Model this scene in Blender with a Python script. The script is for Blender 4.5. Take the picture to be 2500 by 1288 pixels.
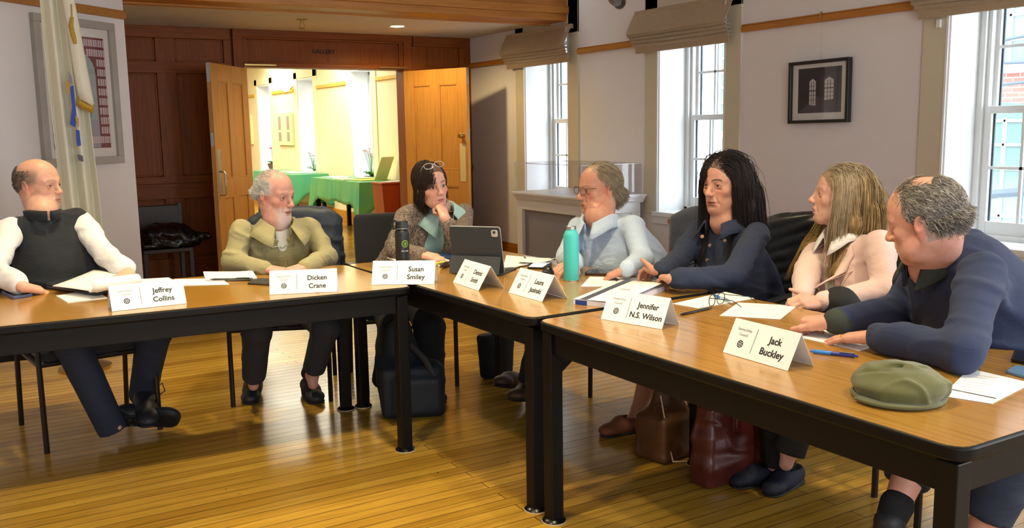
import bpy, math, random
import numpy as np
from mathutils import Vector, Matrix

for _o in list(bpy.data.objects):
    bpy.data.objects.remove(_o, do_unlink=True)
SC = bpy.context.scene
COL = SC.collection
random.seed(7)
RNG = np.random.default_rng(11)
A3 = np.array

# ------------------------------------------------------------------ camera
CF, CYAW, CPITCH, CROLL, CH = 2243.397, 0.540828, 0.146863, -0.016112, 1.41
_fw = A3([math.sin(CYAW)*math.cos(CPITCH), math.cos(CYAW)*math.cos(CPITCH), -math.sin(CPITCH)])
_r0 = A3([math.cos(CYAW), -math.sin(CYAW), 0.0])
_u0 = np.cross(_r0, _fw)
_rt = math.cos(CROLL)*_r0 + math.sin(CROLL)*_u0
_up = -math.sin(CROLL)*_r0 + math.cos(CROLL)*_u0
EYE = A3([0.0, 0.0, CH])
cam_d = bpy.data.cameras.new('camera')
cam_d.sensor_width = 36.0
cam_d.lens = 36.0*CF/2500.0
cam_d.clip_start = 0.05
cam_d.clip_end = 200
cam = bpy.data.objects.new('camera', cam_d)
COL.objects.link(cam)
cam.matrix_world = Matrix(((_rt[0], _up[0], -_fw[0], 0), (_rt[1], _up[1], -_fw[1], 0), (_rt[2], _up[2], -_fw[2], CH), (0, 0, 0, 1)))
SC.camera = cam

# ------------------------------------------------------------------ colour management, sky
SC.view_settings.view_transform = 'Standard'
SC.view_settings.look = 'None'
SC.view_settings.gamma = 1.0
SC.view_settings.use_curve_mapping = False
SC.view_settings.exposure = 0.72
SC.cycles.transparent_max_bounces = 32
world = bpy.data.worlds.new('overcast_sky')
SC.world = world
world.use_nodes = True
_bg = world.node_tree.nodes['Background']
_bg.inputs[0].default_value = (0.86, 0.95, 1.0, 1)
_bg.inputs[1].default_value = SKY = 7.5


def lamp(name, kind, loc, power, color, target=None, **kw):
    d = bpy.data.lights.new(name, kind)
    d.energy = power
    d.color = color
    for k, v in kw.items():
        setattr(d, k, v)
    o = bpy.data.objects.new(name, d)
    COL.objects.link(o)
    o.location = loc
    if target is not None:
        o.rotation_euler = (Vector(target)-Vector(loc)).to_track_quat('-Z', 'Y').to_euler()
    return o


WARM = (1.0, 0.84, 0.50)
# ceiling spotlights of the meeting room (the track runs above the frame)
for (x, y, tx, ty, w) in ((0.7, 4.75, 0.5, 4.2, 95), (2.0, 4.55, 1.9, 4.0, 85), (1.6, 2.2, 1.35, 2.6, 105), (0.2, 2.3, 0.4, 3.0, 80), (2.9, 1.0, 2.5, 1.5, 70)):
    lamp('ceiling_spotlight', 'SPOT', (x, y, 3.0), w, WARM, (tx, ty, 0), spot_size=math.radians(95), spot_blend=0.5, shadow_soft_size=0.07)
# gallery strip lights
for (x, y) in ((2.6, 11.6), (2.6, 14.6), (2.6, 17.6), (4.3, 13.0), (4.3, 16.5)):
    lamp('gallery_light', 'AREA', (x, y, 2.72), 38, (1.0, 0.94, 0.76), None, size=1.2)
# added fill lights, unseen, brightening the room from behind and the right
lamp('rear_fill_light', 'AREA', (0.6, -2.3, 1.75), 70, (0.88, 0.94, 1.0), (0.9, 3.0, 1.3), shape='RECTANGLE', size=3.6, size_y=1.7)
lamp('side_fill_light', 'AREA', (4.95, -0.9, 1.6), 85, (0.88, 0.95, 1.0), (0.5, 2.5, 0.9), shape='RECTANGLE', size=1.6, size_y=1.6)  # added fill, no window opening behind it
# window portals
PORTALS = []
for (yy) in (7.8, 5.69, 3.05, 1.0, 12.4):
    o = lamp('window_portal', 'AREA', (5.6, yy, 1.5), 1, (1, 1, 1), (0, yy, 1.5), shape='RECTANGLE', size=0.8, size_y=1.7)
    o.data.cycles.is_portal = True


# ------------------------------------------------------------------ pixel to place
def ray(x, y):
    return _fw+(x-1250)/CF*_rt-(y-644)/CF*_up


def Pz(x, y, z):
    d = ray(x, y)
    return EYE+d*((z-CH)/d[2])


def PX(x, y, X):
    d = ray(x, y)
    return EYE+d*(X/d[0])


def PY(x, y, Y):
    d = ray(x, y)
    return EYE+d*(Y/d[1])


def PD(x, y, ppm):          # ppm: pixels per metre there
    return EYE+ray(x, y)*(CF/ppm)


def nrm(v):
    v = np.asarray(v, float)
    return v/(np.linalg.norm(v)+1e-12)


# ------------------------------------------------------------------ materials
def lin(h):
    if not isinstance(h, str):
        return tuple(h)
    h = h.lstrip('#')
    c = [int(h[i:i+2], 16)/255 for i in (0, 2, 4)]
    return tuple(x/12.92 if x <= 0.04045 else ((x+0.055)/1.055)**2.4 for x in c)


class NT:
    def __init__(s, name):
        s.m = bpy.data.materials.new(name)
        s.m.use_nodes = True
        s.t = s.m.node_tree
        s.b = s.t.nodes['Principled BSDF']

    def n(s, typ, **kw):
        nd = s.t.nodes.new(typ)
        for k, v in kw.items():
            if k.startswith('i_'):
                nd.inputs[k[2:].replace('_', ' ')].default_value = v
            else:
                setattr(nd, k, v)
        return nd

    def l(s, a, b):
        s.t.links.new(a, b)


def MAT(name, col, rough=0.5, metal=0.0, spec=0.5, var=0.0, vscale=8.0, bump=0.0, bscale=60.0, coat=0.0, sheen=0.0, vcol=False, alpha=None, emit=None, stretch=None, crease=0.0):
    k = NT(name)
    b = k.b
    c = lin(col)
    b.inputs['Roughness'].default_value = rough
    b.inputs['Metallic'].default_value = metal
    b.inputs['Specular IOR Level'].default_value = spec
    if coat:
        b.inputs['Coat Weight'].default_value = coat
        b.inputs['Coat Roughness'].default_value = 0.15
    if sheen:
        b.inputs['Sheen Weight'].default_value = sheen
        b.inputs['Sheen Roughness'].default_value = 0.5
    tc = k.n('ShaderNodeTexCoord')
    mp = k.n('ShaderNodeMapping')
    k.l(tc.outputs['Object'], mp.inputs['Vector'])
    if stretch:
        mp.inputs['Scale'].default_value = stretch
    nz = k.n('ShaderNodeTexNoise')
    nz.inputs['Scale'].default_value = vscale
    nz.inputs['Detail'].default_value = 4
    k.l(mp.outputs['Vector'], nz.inputs['Vector'])
    mx = k.n('ShaderNodeMix', data_type='RGBA', blend_type='MULTIPLY')
    mx.inputs['Factor'].default_value = 1.0
    rp = k.n('ShaderNodeValToRGB')
    lo = 1-var
    rp.color_ramp.elements[0].position = 0.3
    rp.color_ramp.elements[0].color = (lo, lo, lo, 1)
    rp.color_ramp.elements[1].position = 0.7
    hi = 1+var*0.35
    rp.color_ramp.elements[1].color = (hi, hi, hi, 1)
    k.l(nz.outputs['Fac'], rp.inputs['Fac'])
    if vcol:
        at = k.n('ShaderNodeAttribute', attribute_name='Col')
        k.l(at.outputs['Color'], mx.inputs['A'])
    else:
        mx.inputs['A'].default_value = (*c, 1)
    k.l(rp.outputs['Color'], mx.inputs['B'])
    k.l(mx.outputs['Result'], b.inputs['Base Color'])
    if bump:
        nb = k.n('ShaderNodeTexNoise')
        nb.inputs['Scale'].default_value = bscale
        nb.inputs['Detail'].default_value = 5
        k.l(mp.outputs['Vector'], nb.inputs['Vector'])
        bm = k.n('ShaderNodeBump')
        bm.inputs['Strength'].default_value = bump
        bm.inputs['Distance'].default_value = 0.004
        k.l(nb.outputs['Fac'], bm.inputs['Height'])
        k.l(bm.outputs['Normal'], b.inputs['Normal'])
    if crease:
        mc = k.n('ShaderNodeMapping')
        mc.inputs['Scale'].default_value = (1.0, 1.0, 1.9)
        mc.inputs['Rotation'].default_value = (0.5, 0.6, 0.3)
        k.l(tc.outputs['Object'], mc.inputs['Vector'])
        nc = k.n('ShaderNodeTexNoise')
        nc.inputs['Scale'].default_value = 6.5
        nc.inputs['Detail'].default_value = 2.5
        nc.inputs['Distortion'].default_value = 1.2
        k.l(mc.outputs['Vector'], nc.inputs['Vector'])
        ab = k.n('ShaderNodeMath', operation='SUBTRACT')
        ab.inputs[1].default_value = 0.5
        k.l(nc.outputs['Fac'], ab.inputs[0])
        a2 = k.n('ShaderNodeMath', operation='ABSOLUTE')
        k.l(ab.outputs[0], a2.inputs[0])
        a3 = k.n('ShaderNodeMath', operation='POWER')
        a3.inputs[1].default_value = 0.6
        k.l(a2.outputs[0], a3.inputs[0])
        bc = k.n('ShaderNodeBump')
        bc.invert = True
        bc.inputs['Strength'].default_value = crease
        bc.inputs['Distance'].default_value = 0.025
        k.l(a3.outputs[0], bc.inputs['Height'])
        if bump:
            k.l(bc.outputs['Normal'], bm.inputs['Normal'])
        else:
            k.l(bc.outputs['Normal'], b.inputs['Normal'])
    if alpha is not None:
        b.inputs['Alpha'].default_value = alpha
    if emit:
        b.inputs['Emission Color'].default_value = (*lin(emit[0]), 1)
        b.inputs['Emission Strength'].default_value = emit[1]
    return k.m


def WOOD(name, ca, cb, cc, axis=2, rough=0.35, scale=5.0, coat=0.0, spec=0.5, fine=1.0):
    """wood with its grain along AXIS (of the object's own coordinates)"""
    k = NT(name)
    b = k.b
    b.inputs['Roughness'].default_value = rough
    b.inputs['Specular IOR Level'].default_value = spec
    if coat:
        b.inputs['Coat Weight'].default_value = coat
        b.inputs['Coat Roughness'].default_value = 0.12
    tc = k.n('ShaderNodeTexCoord')
    mp = k.n('ShaderNodeMapping')
    sc = [1.0, 1.0, 1.0]
    sc[axis] = 0.045
    mp.inputs['Scale'].default_value = sc
    k.l(tc.outputs['Object'], mp.inputs['Vector'])
    n1 = k.n('ShaderNodeTexNoise')
    n1.inputs['Scale'].default_value = scale*14*fine
    n1.inputs['Detail'].default_value = 6
    n1.inputs['Roughness'].default_value = 0.65
    n2 = k.n('ShaderNodeTexNoise')
    n2.inputs['Scale'].default_value = scale
    n2.inputs['Detail'].default_value = 2
    k.l(mp.outputs['Vector'], n1.inputs['Vector'])
    k.l(mp.outputs['Vector'], n2.inputs['Vector'])
    r1 = k.n('ShaderNodeValToRGB')
    r1.color_ramp.elements[0].position = 0.33
    r1.color_ramp.elements[0].color = (*lin(cb), 1)
    r1.color_ramp.elements[1].position = 0.55
    r1.color_ramp.elements[1].color = (*lin(ca), 1)
    k.l(n1.outputs['Fac'], r1.inputs['Fac'])
    mx = k.n('ShaderNodeMix', data_type='RGBA')
    k.l(n2.outputs['Fac'], mx.inputs['Factor'])
    k.l(r1.outputs['Color'], mx.inputs['A'])
    mx2 = k.n('ShaderNodeMix', data_type='RGBA')
    mx2.inputs['Factor'].default_value = 0.5
    k.l(r1.outputs['Color'], mx2.inputs['A'])
    mx2.inputs['B'].default_value = (*lin(cc), 1)
    k.l(mx2.outputs['Result'], mx.inputs['B'])
    k.l(mx.outputs['Result'], b.inputs['Base Color'])
    bm = k.n('ShaderNodeBump')
    bm.inputs['Strength'].default_value = 0.08
    bm.inputs['Distance'].default_value = 0.002
    k.l(n1.outputs['Fac'], bm.inputs['Height'])
    k.l(bm.outputs['Normal'], b.inputs['Normal'])
    return k.m


def FLOORMAT():
    k = NT('maple_floor_boards')
    b = k.b
    tc = k.n('ShaderNodeTexCoord')
    br = k.n('ShaderNodeTexBrick')
    br.offset = 0.37
    br.offset_frequency = 2
    br.inputs['Scale'].default_value = 1.0
    br.inputs['Brick Width'].default_value = 2.7
    br.inputs['Row Height'].default_value = 0.066
    br.inputs['Mortar Size'].default_value = 0.0017
    br.inputs['Mortar Smooth'].default_value = 0.3
    br.inputs['Bias'].default_value = 0.0
    br.inputs['Color1'].default_value = (*lin('#c29a3e'), 1)
    br.inputs['Color2'].default_value = (*lin('#a07828'), 1)
    br.inputs['Mortar'].default_value = (*lin('#241005'), 1)
    k.l(tc.outputs['Object'], br.inputs['Vector'])
    mp = k.n('ShaderNodeMapping')
    mp.inputs['Scale'].default_value = (0.06, 1, 1)
    k.l(tc.outputs['Object'], mp.inputs['Vector'])
    nz = k.n('ShaderNodeTexNoise')
    nz.inputs['Scale'].default_value = 45
    nz.inputs['Detail'].default_value = 6
    k.l(mp.outputs['Vector'], nz.inputs['Vector'])
    rp = k.n('ShaderNodeValToRGB')
    rp.color_ramp.elements[0].position = 0.32
    rp.color_ramp.elements[0].color = (0.76, 0.70, 0.62, 1)
    rp.color_ramp.elements[1].position = 0.58
    rp.color_ramp.elements[1].color = (1.08, 1.05, 1.0, 1)
    k.l(nz.outputs['Fac'], rp.inputs['Fac'])
    mx = k.n('ShaderNodeMix', data_type='RGBA', blend_type='MULTIPLY')
    mx.inputs['Factor'].default_value = 1
    k.l(br.outputs['Color'], mx.inputs['A'])
    k.l(rp.outputs['Color'], mx.inputs['B'])
    # nail holes and small dark knots
    vo = k.n('ShaderNodeTexVoronoi')
    vo.inputs['Scale'].default_value = 9
    k.l(tc.outputs['Object'], vo.inputs['Vector'])
    r2 = k.n('ShaderNodeValToRGB')
    r2.color_ramp.elements[0].position = 0.03
    r2.color_ramp.elements[0].color = (0.35, 0.25, 0.18, 1)
    r2.color_ramp.elements[1].position = 0.06
    r2.color_ramp.elements[1].color = (1, 1, 1, 1)
    k.l(vo.outputs['Distance'], r2.inputs['Fac'])
    m2 = k.n('ShaderNodeMix', data_type='RGBA', blend_type='MULTIPLY')
    m2.inputs['Factor'].default_value = 0.8
    k.l(mx.outputs['Result'], m2.inputs['A'])
    k.l(r2.outputs['Color'], m2.inputs['B'])
    k.l(m2.outputs['Result'], b.inputs['Base Color'])
    n3 = k.n('ShaderNodeTexNoise')
    n3.inputs['Scale'].default_value = 2.5
    k.l(tc.outputs['Object'], n3.inputs['Vector'])
    mr = k.n('ShaderNodeMapRange')
    mr.inputs['To Min'].default_value = 0.13
    mr.inputs['To Max'].default_value = 0.27
    k.l(n3.outputs['Fac'], mr.inputs['Value'])
    k.l(mr.outputs['Result'], b.inputs['Roughness'])
    bm = k.n('ShaderNodeBump')
    bm.inputs['Strength'].default_value = 0.35
    bm.inputs['Distance'].default_value = 0.0015
    k.l(br.outputs['Fac'], bm.inputs['Height'])
    bm.invert = True
    k.l(bm.outputs['Normal'], b.inputs['Normal'])
    b.inputs['Specular IOR Level'].default_value = 0.5
    return k.m


def GLASSMAT(name, tint=(1, 1, 1), refl=0.08, rough=0.0):
    """a thin clear pane: lets light straight through and mirrors a little"""
    k = NT(name)
    t = k.t
    t.nodes.remove(k.b)
    out = t.nodes['Material Output']
    tr = k.n('ShaderNodeBsdfTransparent')
    tr.inputs['Color'].default_value = (*tint, 1)
    gl = k.n('ShaderNodeBsdfGlossy')
    gl.inputs['Roughness'].default_value = rough
    lw = k.n('ShaderNodeLayerWeight')
    pw_ = k.n('ShaderNodeMath', operation='POWER')
    pw_.inputs[1].default_value = 4.0
    k.l(lw.outputs['Facing'], pw_.inputs[0])
    ad = k.n('ShaderNodeMath', operation='MULTIPLY_ADD')
    ad.inputs[1].default_value = 0.55
    ad.inputs[2].default_value = refl*0.5
    k.l(pw_.outputs[0], ad.inputs[0])
    ms = k.n('ShaderNodeMixShader')
    k.l(ad.outputs[0], ms.inputs['Fac'])
    k.l(tr.outputs[0], ms.inputs[1])
    k.l(gl.outputs[0], ms.inputs[2])
    k.l(ms.outputs[0], out.inputs['Surface'])
    return k.m


def BRICKMAT(name, c1, c2, mortar, w=0.22, h=0.075):
    k = NT(name)
    tc = k.n('ShaderNodeTexCoord')
    sp = k.n('ShaderNodeSeparateXYZ')
    cb = k.n('ShaderNodeCombineXYZ')
    k.l(tc.outputs['Object'], sp.inputs[0])
    k.l(sp.outputs['Y'], cb.inputs['X'])
    k.l(sp.outputs['Z'], cb.inputs['Y'])
    br = k.n('ShaderNodeTexBrick')
    br.inputs['Scale'].default_value = 1
    br.inputs['Brick Width'].default_value = w
    br.inputs['Row Height'].default_value = h
    br.inputs['Mortar Size'].default_value = 0.008
    br.inputs['Color1'].default_value = (*lin(c1), 1)
    br.inputs['Color2'].default_value = (*lin(c2), 1)
    br.inputs['Mortar'].default_value = (*lin(mortar), 1)
    k.l(cb.outputs[0], br.inputs['Vector'])
    k.l(br.outputs['Color'], k.b.inputs['Base Color'])
    k.b.inputs['Roughness'].default_value = 0.9
    return k.m


# ------------------------------------------------------------------ objects
ORG = {}


def tag(o, label=None, cat=None, group=None, kind=None):
    if label:
        o['label'] = label
    if cat:
        o['category'] = cat
    if group:
        o['group'] = group
    if kind:
        o['kind'] = kind
    return o


def mesh_obj(name, V, F, mat, parent=None, at=None, smooth=True, sharp=35, cols=None, world=True, bev=0.0):
    """one mesh object. WORLD: vertices are in world space (a child subtracts its parent's origin)."""
    V = np.asarray(V, dtype=np.float64).reshape(-1, 3)
    if parent is not None and world:
        V = V-A3(ORG.get(parent.name, (0, 0, 0)))
    elif at is not None and world:
        V = V-A3(at)
    me = bpy.data.meshes.new(name)
    if isinstance(F, np.ndarray):
        n, k = F.shape
        me.vertices.add(len(V))
        me.vertices.foreach_set('co', V.astype(np.float32).ravel())
        me.loops.add(n*k)
        me.loops.foreach_set('vertex_index', F.astype(np.int32).ravel())
        me.polygons.add(n)
        me.polygons.foreach_set('loop_start', np.arange(0, n*k, k, dtype=np.int32))
        me.update(calc_edges=True)
        me.validate()
    else:
        me.from_pydata(V.tolist(), [], F)
        me.update()
    if smooth:
        me.shade_smooth()
        if sharp:
            me.set_sharp_from_angle(angle=math.radians(sharp))
    if cols is not None:
        a = me.color_attributes.new('Col', 'FLOAT_COLOR', 'POINT')
        cc = np.ones((len(V), 4), np.float32)
        cc[:, :3] = cols
        a.data.foreach_set('color', cc.ravel())
    if mat is not None:
        me.materials.append(mat)
    o = bpy.data.objects.new(name, me)
    COL.objects.link(o)
    if parent is not None:
        o.parent = parent
        if world:
            ORG[o.name] = ORG.get(parent.name, (0, 0, 0))
    elif at is not None:
        o.location = at
        ORG[o.name] = tuple(at)
    if bev:
        m = o.modifiers.new('bevel', 'BEVEL')
        m.width = bev
        m.segments = 2
        m.limit_method = 'ANGLE'
        m.angle_limit = math.radians(40)
    return o


def empty(name, at, label=None, cat=None, group=None, rz=0.0, kind=None):
    o = bpy.data.objects.new(name, None)
    o.empty_display_size = 0.1
    COL.objects.link(o)
    o.location = at
    o.rotation_euler = (0, 0, rz)
    ORG[o.name] = tuple(at)
    return tag(o, label, cat, group, kind)


def dup(root, loc, rz, label=None, group=None):
    r = root.copy()
    COL.objects.link(r)
    r.location = loc
    r.rotation_euler = (0, 0, rz)
    if label:
        r['label'] = label
    if group:
        r['group'] = group
    for ch in list(root.children):
        c = ch.copy()
        COL.objects.link(c)
        c.parent = r
        for g in ch.children:
            d = g.copy()
            COL.objects.link(d)
            d.parent = c
    return r


def frame_of(fwd, up=(0, 0, 1)):
    """columns: right, forward, up"""
    f = nrm(fwd)
    r = nrm(np.cross(f, up))
    u = np.cross(r, f)
    return np.stack([r, f, u], 1)


def rotz(a):
    c, s = math.cos(a), math.sin(a)
    return A3([[c, -s, 0], [s, c, 0], [0, 0, 1.0]])


def rotx(a):
    c, s = math.cos(a), math.sin(a)
    return A3([[1.0, 0, 0], [0, c, -s], [0, s, c]])


def roty(a):
    c, s = math.cos(a), math.sin(a)
    return A3([[c, 0, s], [0, 1.0, 0], [-s, 0, c]])


class G:
    """collects simple solids into one mesh"""

    def __init__(s):
        s.v = []
        s.f = []

    def add(s, V, F):
        n = len(s.v)
        s.v.extend([tuple(map(float, p)) for p in V])
        s.f.extend([tuple(i+n for i in f) for f in F])
        return s

    def box(s, c, d, R=None):
        c = A3(c, float)
        h = A3(d, float)/2
        V = []
        for x in (-1, 1):
            for y in (-1, 1):
                for z in (-1, 1):
                    p = A3([x, y, z])*h
                    V.append(c+(R@p if R is not None else p))
        return s.add(V, [(0, 1, 3, 2), (4, 6, 7, 5), (0, 4, 5, 1), (2, 3, 7, 6), (0, 2, 6, 4), (1, 5, 7, 3)])

    def bb(s, x0, x1, y0, y1, z0, z1):
        return s.box(((x0+x1)/2, (y0+y1)/2, (z0+z1)/2), (abs(x1-x0), abs(y1-y0), abs(z1-z0)))

    def tube(s, path, r, n=8, closed=False, caps=True, flat=None):
        P = [A3(p, float) for p in path]
        m = len(P)
        rr = r if hasattr(r, '__len__') else [r]*m
        V, F = [], []
        T0 = nrm(P[1]-P[0])
        ref = A3([0, 0, 1.0]) if abs(T0[2]) < 0.9 else A3([1.0, 0, 0])
        nx = nrm(np.cross(T0, ref))
        for i in range(m):
            if closed:
                T = nrm(P[(i+1) % m]-P[i-1])
            else:
                T = nrm(P[min(i+1, m-1)]-P[max(i-1, 0)])
            nx = nrm(nx-T*np.dot(nx, T))
            ny = np.cross(T, nx)
            for k in range(n):
                a = 2*math.pi*k/n
                o = nx*math.cos(a)+ny*math.sin(a)
                if flat is not None:
                    w = A3(flat[0])
                    o = o-w*np.dot(o, w)*(1-flat[1])
                V.append(P[i]+o*rr[i])
        for i in range(m if closed else m-1):
            j = (i+1) % m
            for k in range(n):
                F.append((i*n+k, i*n+(k+1) % n, j*n+(k+1) % n, j*n+k))
        if caps and not closed:
            F.append(tuple(range(n))[::-1])
            F.append(tuple((m-1)*n+k for k in range(n)))
        return s.add(V, F)

    def cyl(s, a, b, ra, rb=None, n=20):
        return s.tube([a, b], [ra, ra if rb is None else rb], n)

    def lathe(s, prof, c=(0, 0, 0), R=None, n=28, sx=1.0, sy=1.0):
        V, F = [], []
        m = len(prof)
        for (r, z) in prof:
            for k in range(n):
                a = 2*math.pi*k/n
                p = A3([r*math.cos(a)*sx, r*math.sin(a)*sy, z])
                V.append(A3(c)+(R@p if R is not None else p))
        for i in range(m-1):
            for k in range(n):
                F.append((i*n+k, i*n+(k+1) % n, (i+1)*n+(k+1) % n, (i+1)*n+k))
        F.append(tuple(range(n))[::-1])
        F.append(tuple((m-1)*n+k for k in range(n)))
        return s.add(V, F)

    def prism(s, poly, h, o=(0, 0, 0), R=None, z0=0.0):
        """polygon in the local xy plane extruded from z0 to z0+h"""
        n = len(poly)
        V = []
        for z in (z0, z0+h):
            for (x, y) in poly:
                p = A3([x, y, z], float)
                V.append(A3(o)+(R@p if R is not None else p))
        F = [tuple(range(n))[::-1], tuple(range(n, 2*n))]
        for i in range(n):
            j = (i+1) % n
            F.append((i, j, n+j, n+i))
        return s.add(V, F)

    def sheet(s, Gd, th=0.001):
        """a grid of points (rows x columns) given thickness"""
        Gd = np.asarray(Gd, float)
        m, n = Gd.shape[:2]
        du = np.gradient(Gd, axis=0)
        dv = np.gradient(Gd, axis=1)
        N = np.cross(du, dv)
        N /= (np.linalg.norm(N, axis=2, keepdims=True)+1e-12)
        V = np.concatenate([(Gd+N*th/2).reshape(-1, 3), (Gd-N*th/2).reshape(-1, 3)])
        F = []
        k = m*n
        for i in range(m-1):
            for j in range(n-1):
                a, b, c, d = i*n+j, i*n+j+1, (i+1)*n+j+1, (i+1)*n+j
                F.append((a, d, c, b))
                F.append((a+k, b+k, c+k, d+k))
        for i in range(m-1):
            a, d = i*n, (i+1)*n
            F.append((a, a+k, d+k, d))
            a, d = i*n+n-1, (i+1)*n+n-1
            F.append((d, d+k, a+k, a))
        for j in range(n-1):
            F.append((j+1, j+1+k, j+k, j))
            a = (m-1)*n+j
            F.append((a, a+k, a+1+k, a+1))
        return s.add(V, F)

    def ball(s, c, r, n=12, R=None):
        rr = A3([r, r, r]) if not hasattr(r, '__len__') else A3(r)
        V, F = [], []
        m = n//2+1
        for i in range(1, m):
            t = math.pi*i/m
            for k in range(n):
                a = 2*math.pi*k/n
                p = A3([math.sin(t)*math.cos(a), math.sin(t)*math.sin(a), math.cos(t)])*rr
                V.append(A3(c)+(R@p if R is not None else p))
        top = len(V)
        for z in (1, -1):
            p = A3([0, 0, z*rr[2]])
            V.append(A3(c)+(R@p if R is not None else p))
        for i in range(m-2):
            for k in range(n):
                F.append((i*n+k, (i+1)*n+k, (i+1)*n+(k+1) % n, i*n+(k+1) % n))
        for k in range(n):
            F.append((top, k, (k+1) % n))
            F.append((top+1, (m-2)*n+(k+1) % n, (m-2)*n+k))
        return s.add(V, F)

    def obj(s, name, mat, parent=None, at=None, smooth=True, sharp=35, world=True, bev=0.0):
        return mesh_obj(name, s.v, s.f, mat, parent, at, smooth, sharp, None, world, bev)


def rrect(w, h, r, n=5, cx=0.0, cy=0.0):
    P = []
    for (sx, sy, a0) in ((1, 1, 0), (-1, 1, 90), (-1, -1, 180), (1, -1, 270)):
        for i in range(n+1):
            a = math.radians(a0+90*i/n)
            P.append((cx+sx*(w/2-r)+r*math.cos(a), cy+sy*(h/2-r)+r*math.sin(a)))
    return P


def text_obj(name, body, size, o, ux, uy, mat, parent, align='CENTER', ext=0.0004, bold=0.0, sx=1.0):
    """lettering: o origin, ux reading direction, uy up direction (world)"""
    c = bpy.data.curves.new(name, 'FONT')
    c.body = body
    c.size = size
    c.align_x = align
    c.align_y = 'CENTER'
    c.extrude = ext
    c.offset = bold
    c.resolution_u = 3
    t = bpy.data.objects.new(name+'_tmp', c)
    COL.objects.link(t)
    bpy.context.view_layer.update()
    me = bpy.data.meshes.new_from_object(t)
    bpy.data.objects.remove(t, do_unlink=True)
    bpy.data.curves.remove(c)
    n = len(me.vertices)
    co = np.empty(n*3, np.float32)
    me.vertices.foreach_get('co', co)
    co = co.reshape(-1, 3)
    ux, uy = nrm(ux), nrm(uy)
    uz = np.cross(ux, uy)
    W = A3(o)+co[:, :1]*sx*ux+co[:, 1:2]*uy+co[:, 2:3]*uz
    W = W-A3(ORG.get(parent.name, (0, 0, 0)))
    me.vertices.foreach_set('co', W.astype(np.float32).ravel())
    me.materials.clear()
    me.materials.append(mat)
    me.update()
    ob = bpy.data.objects.new(name, me)
    COL.objects.link(ob)
    ob.parent = parent
    ORG[ob.name] = ORG.get(parent.name, (0, 0, 0))
    return ob


# ------------------------------------------------------------------ smooth solids from distance fields
def noise3(P, seed=0):
    P = np.asarray(P, np.float64)
    I = np.floor(P).astype(np.int64)
    f = P-I
    f = f*f*(3-2*f)
    out = np.zeros(len(P))
    for dx in (0, 1):
        for dy in (0, 1):
            for dz in (0, 1):
                h = ((I[:, 0]+dx)*374761393+(I[:, 1]+dy)*668265263+(I[:, 2]+dz)*1103515245+seed*974711) & 0xffffffff
                h = ((h ^ (h >> 13))*1274126177) & 0xffffffff
                h = (h ^ (h >> 16)) & 0xffff
                w = (f[:, 0] if dx else 1-f[:, 0])*(f[:, 1] if dy else 1-f[:, 1])*(f[:, 2] if dz else 1-f[:, 2])
                out += w*(h/65535.0)
    return out*2-1


def folds(amp, freq=9.0, seed=0, d=(0.2, 0.1, 1.0), squash=0.35):
    """cloth creases: thin raised ridges drawn out across direction D"""
    d = nrm(d)

    def fn(P):
        a = (P@d)[:, None]*d
        Q = a+(P-a)*squash
        w = np.stack([noise3(P*6.0, seed+5), noise3(P*6.0, seed+6), noise3(P*6.0, seed+7)], 1)*0.03
        n = noise3((Q+w)*freq*1.25, seed)
        n2 = noise3((Q-w)*freq*2.6, seed+3)
        m = np.clip(0.55+0.9*noise3(P*4.5, seed+9), 0.08, 1.0)
        return amp*0.35-m*(amp*1.15*np.exp(-(n/0.20)**2)+amp*0.55*np.exp(-(n2/0.24)**2))
    return fn


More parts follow.
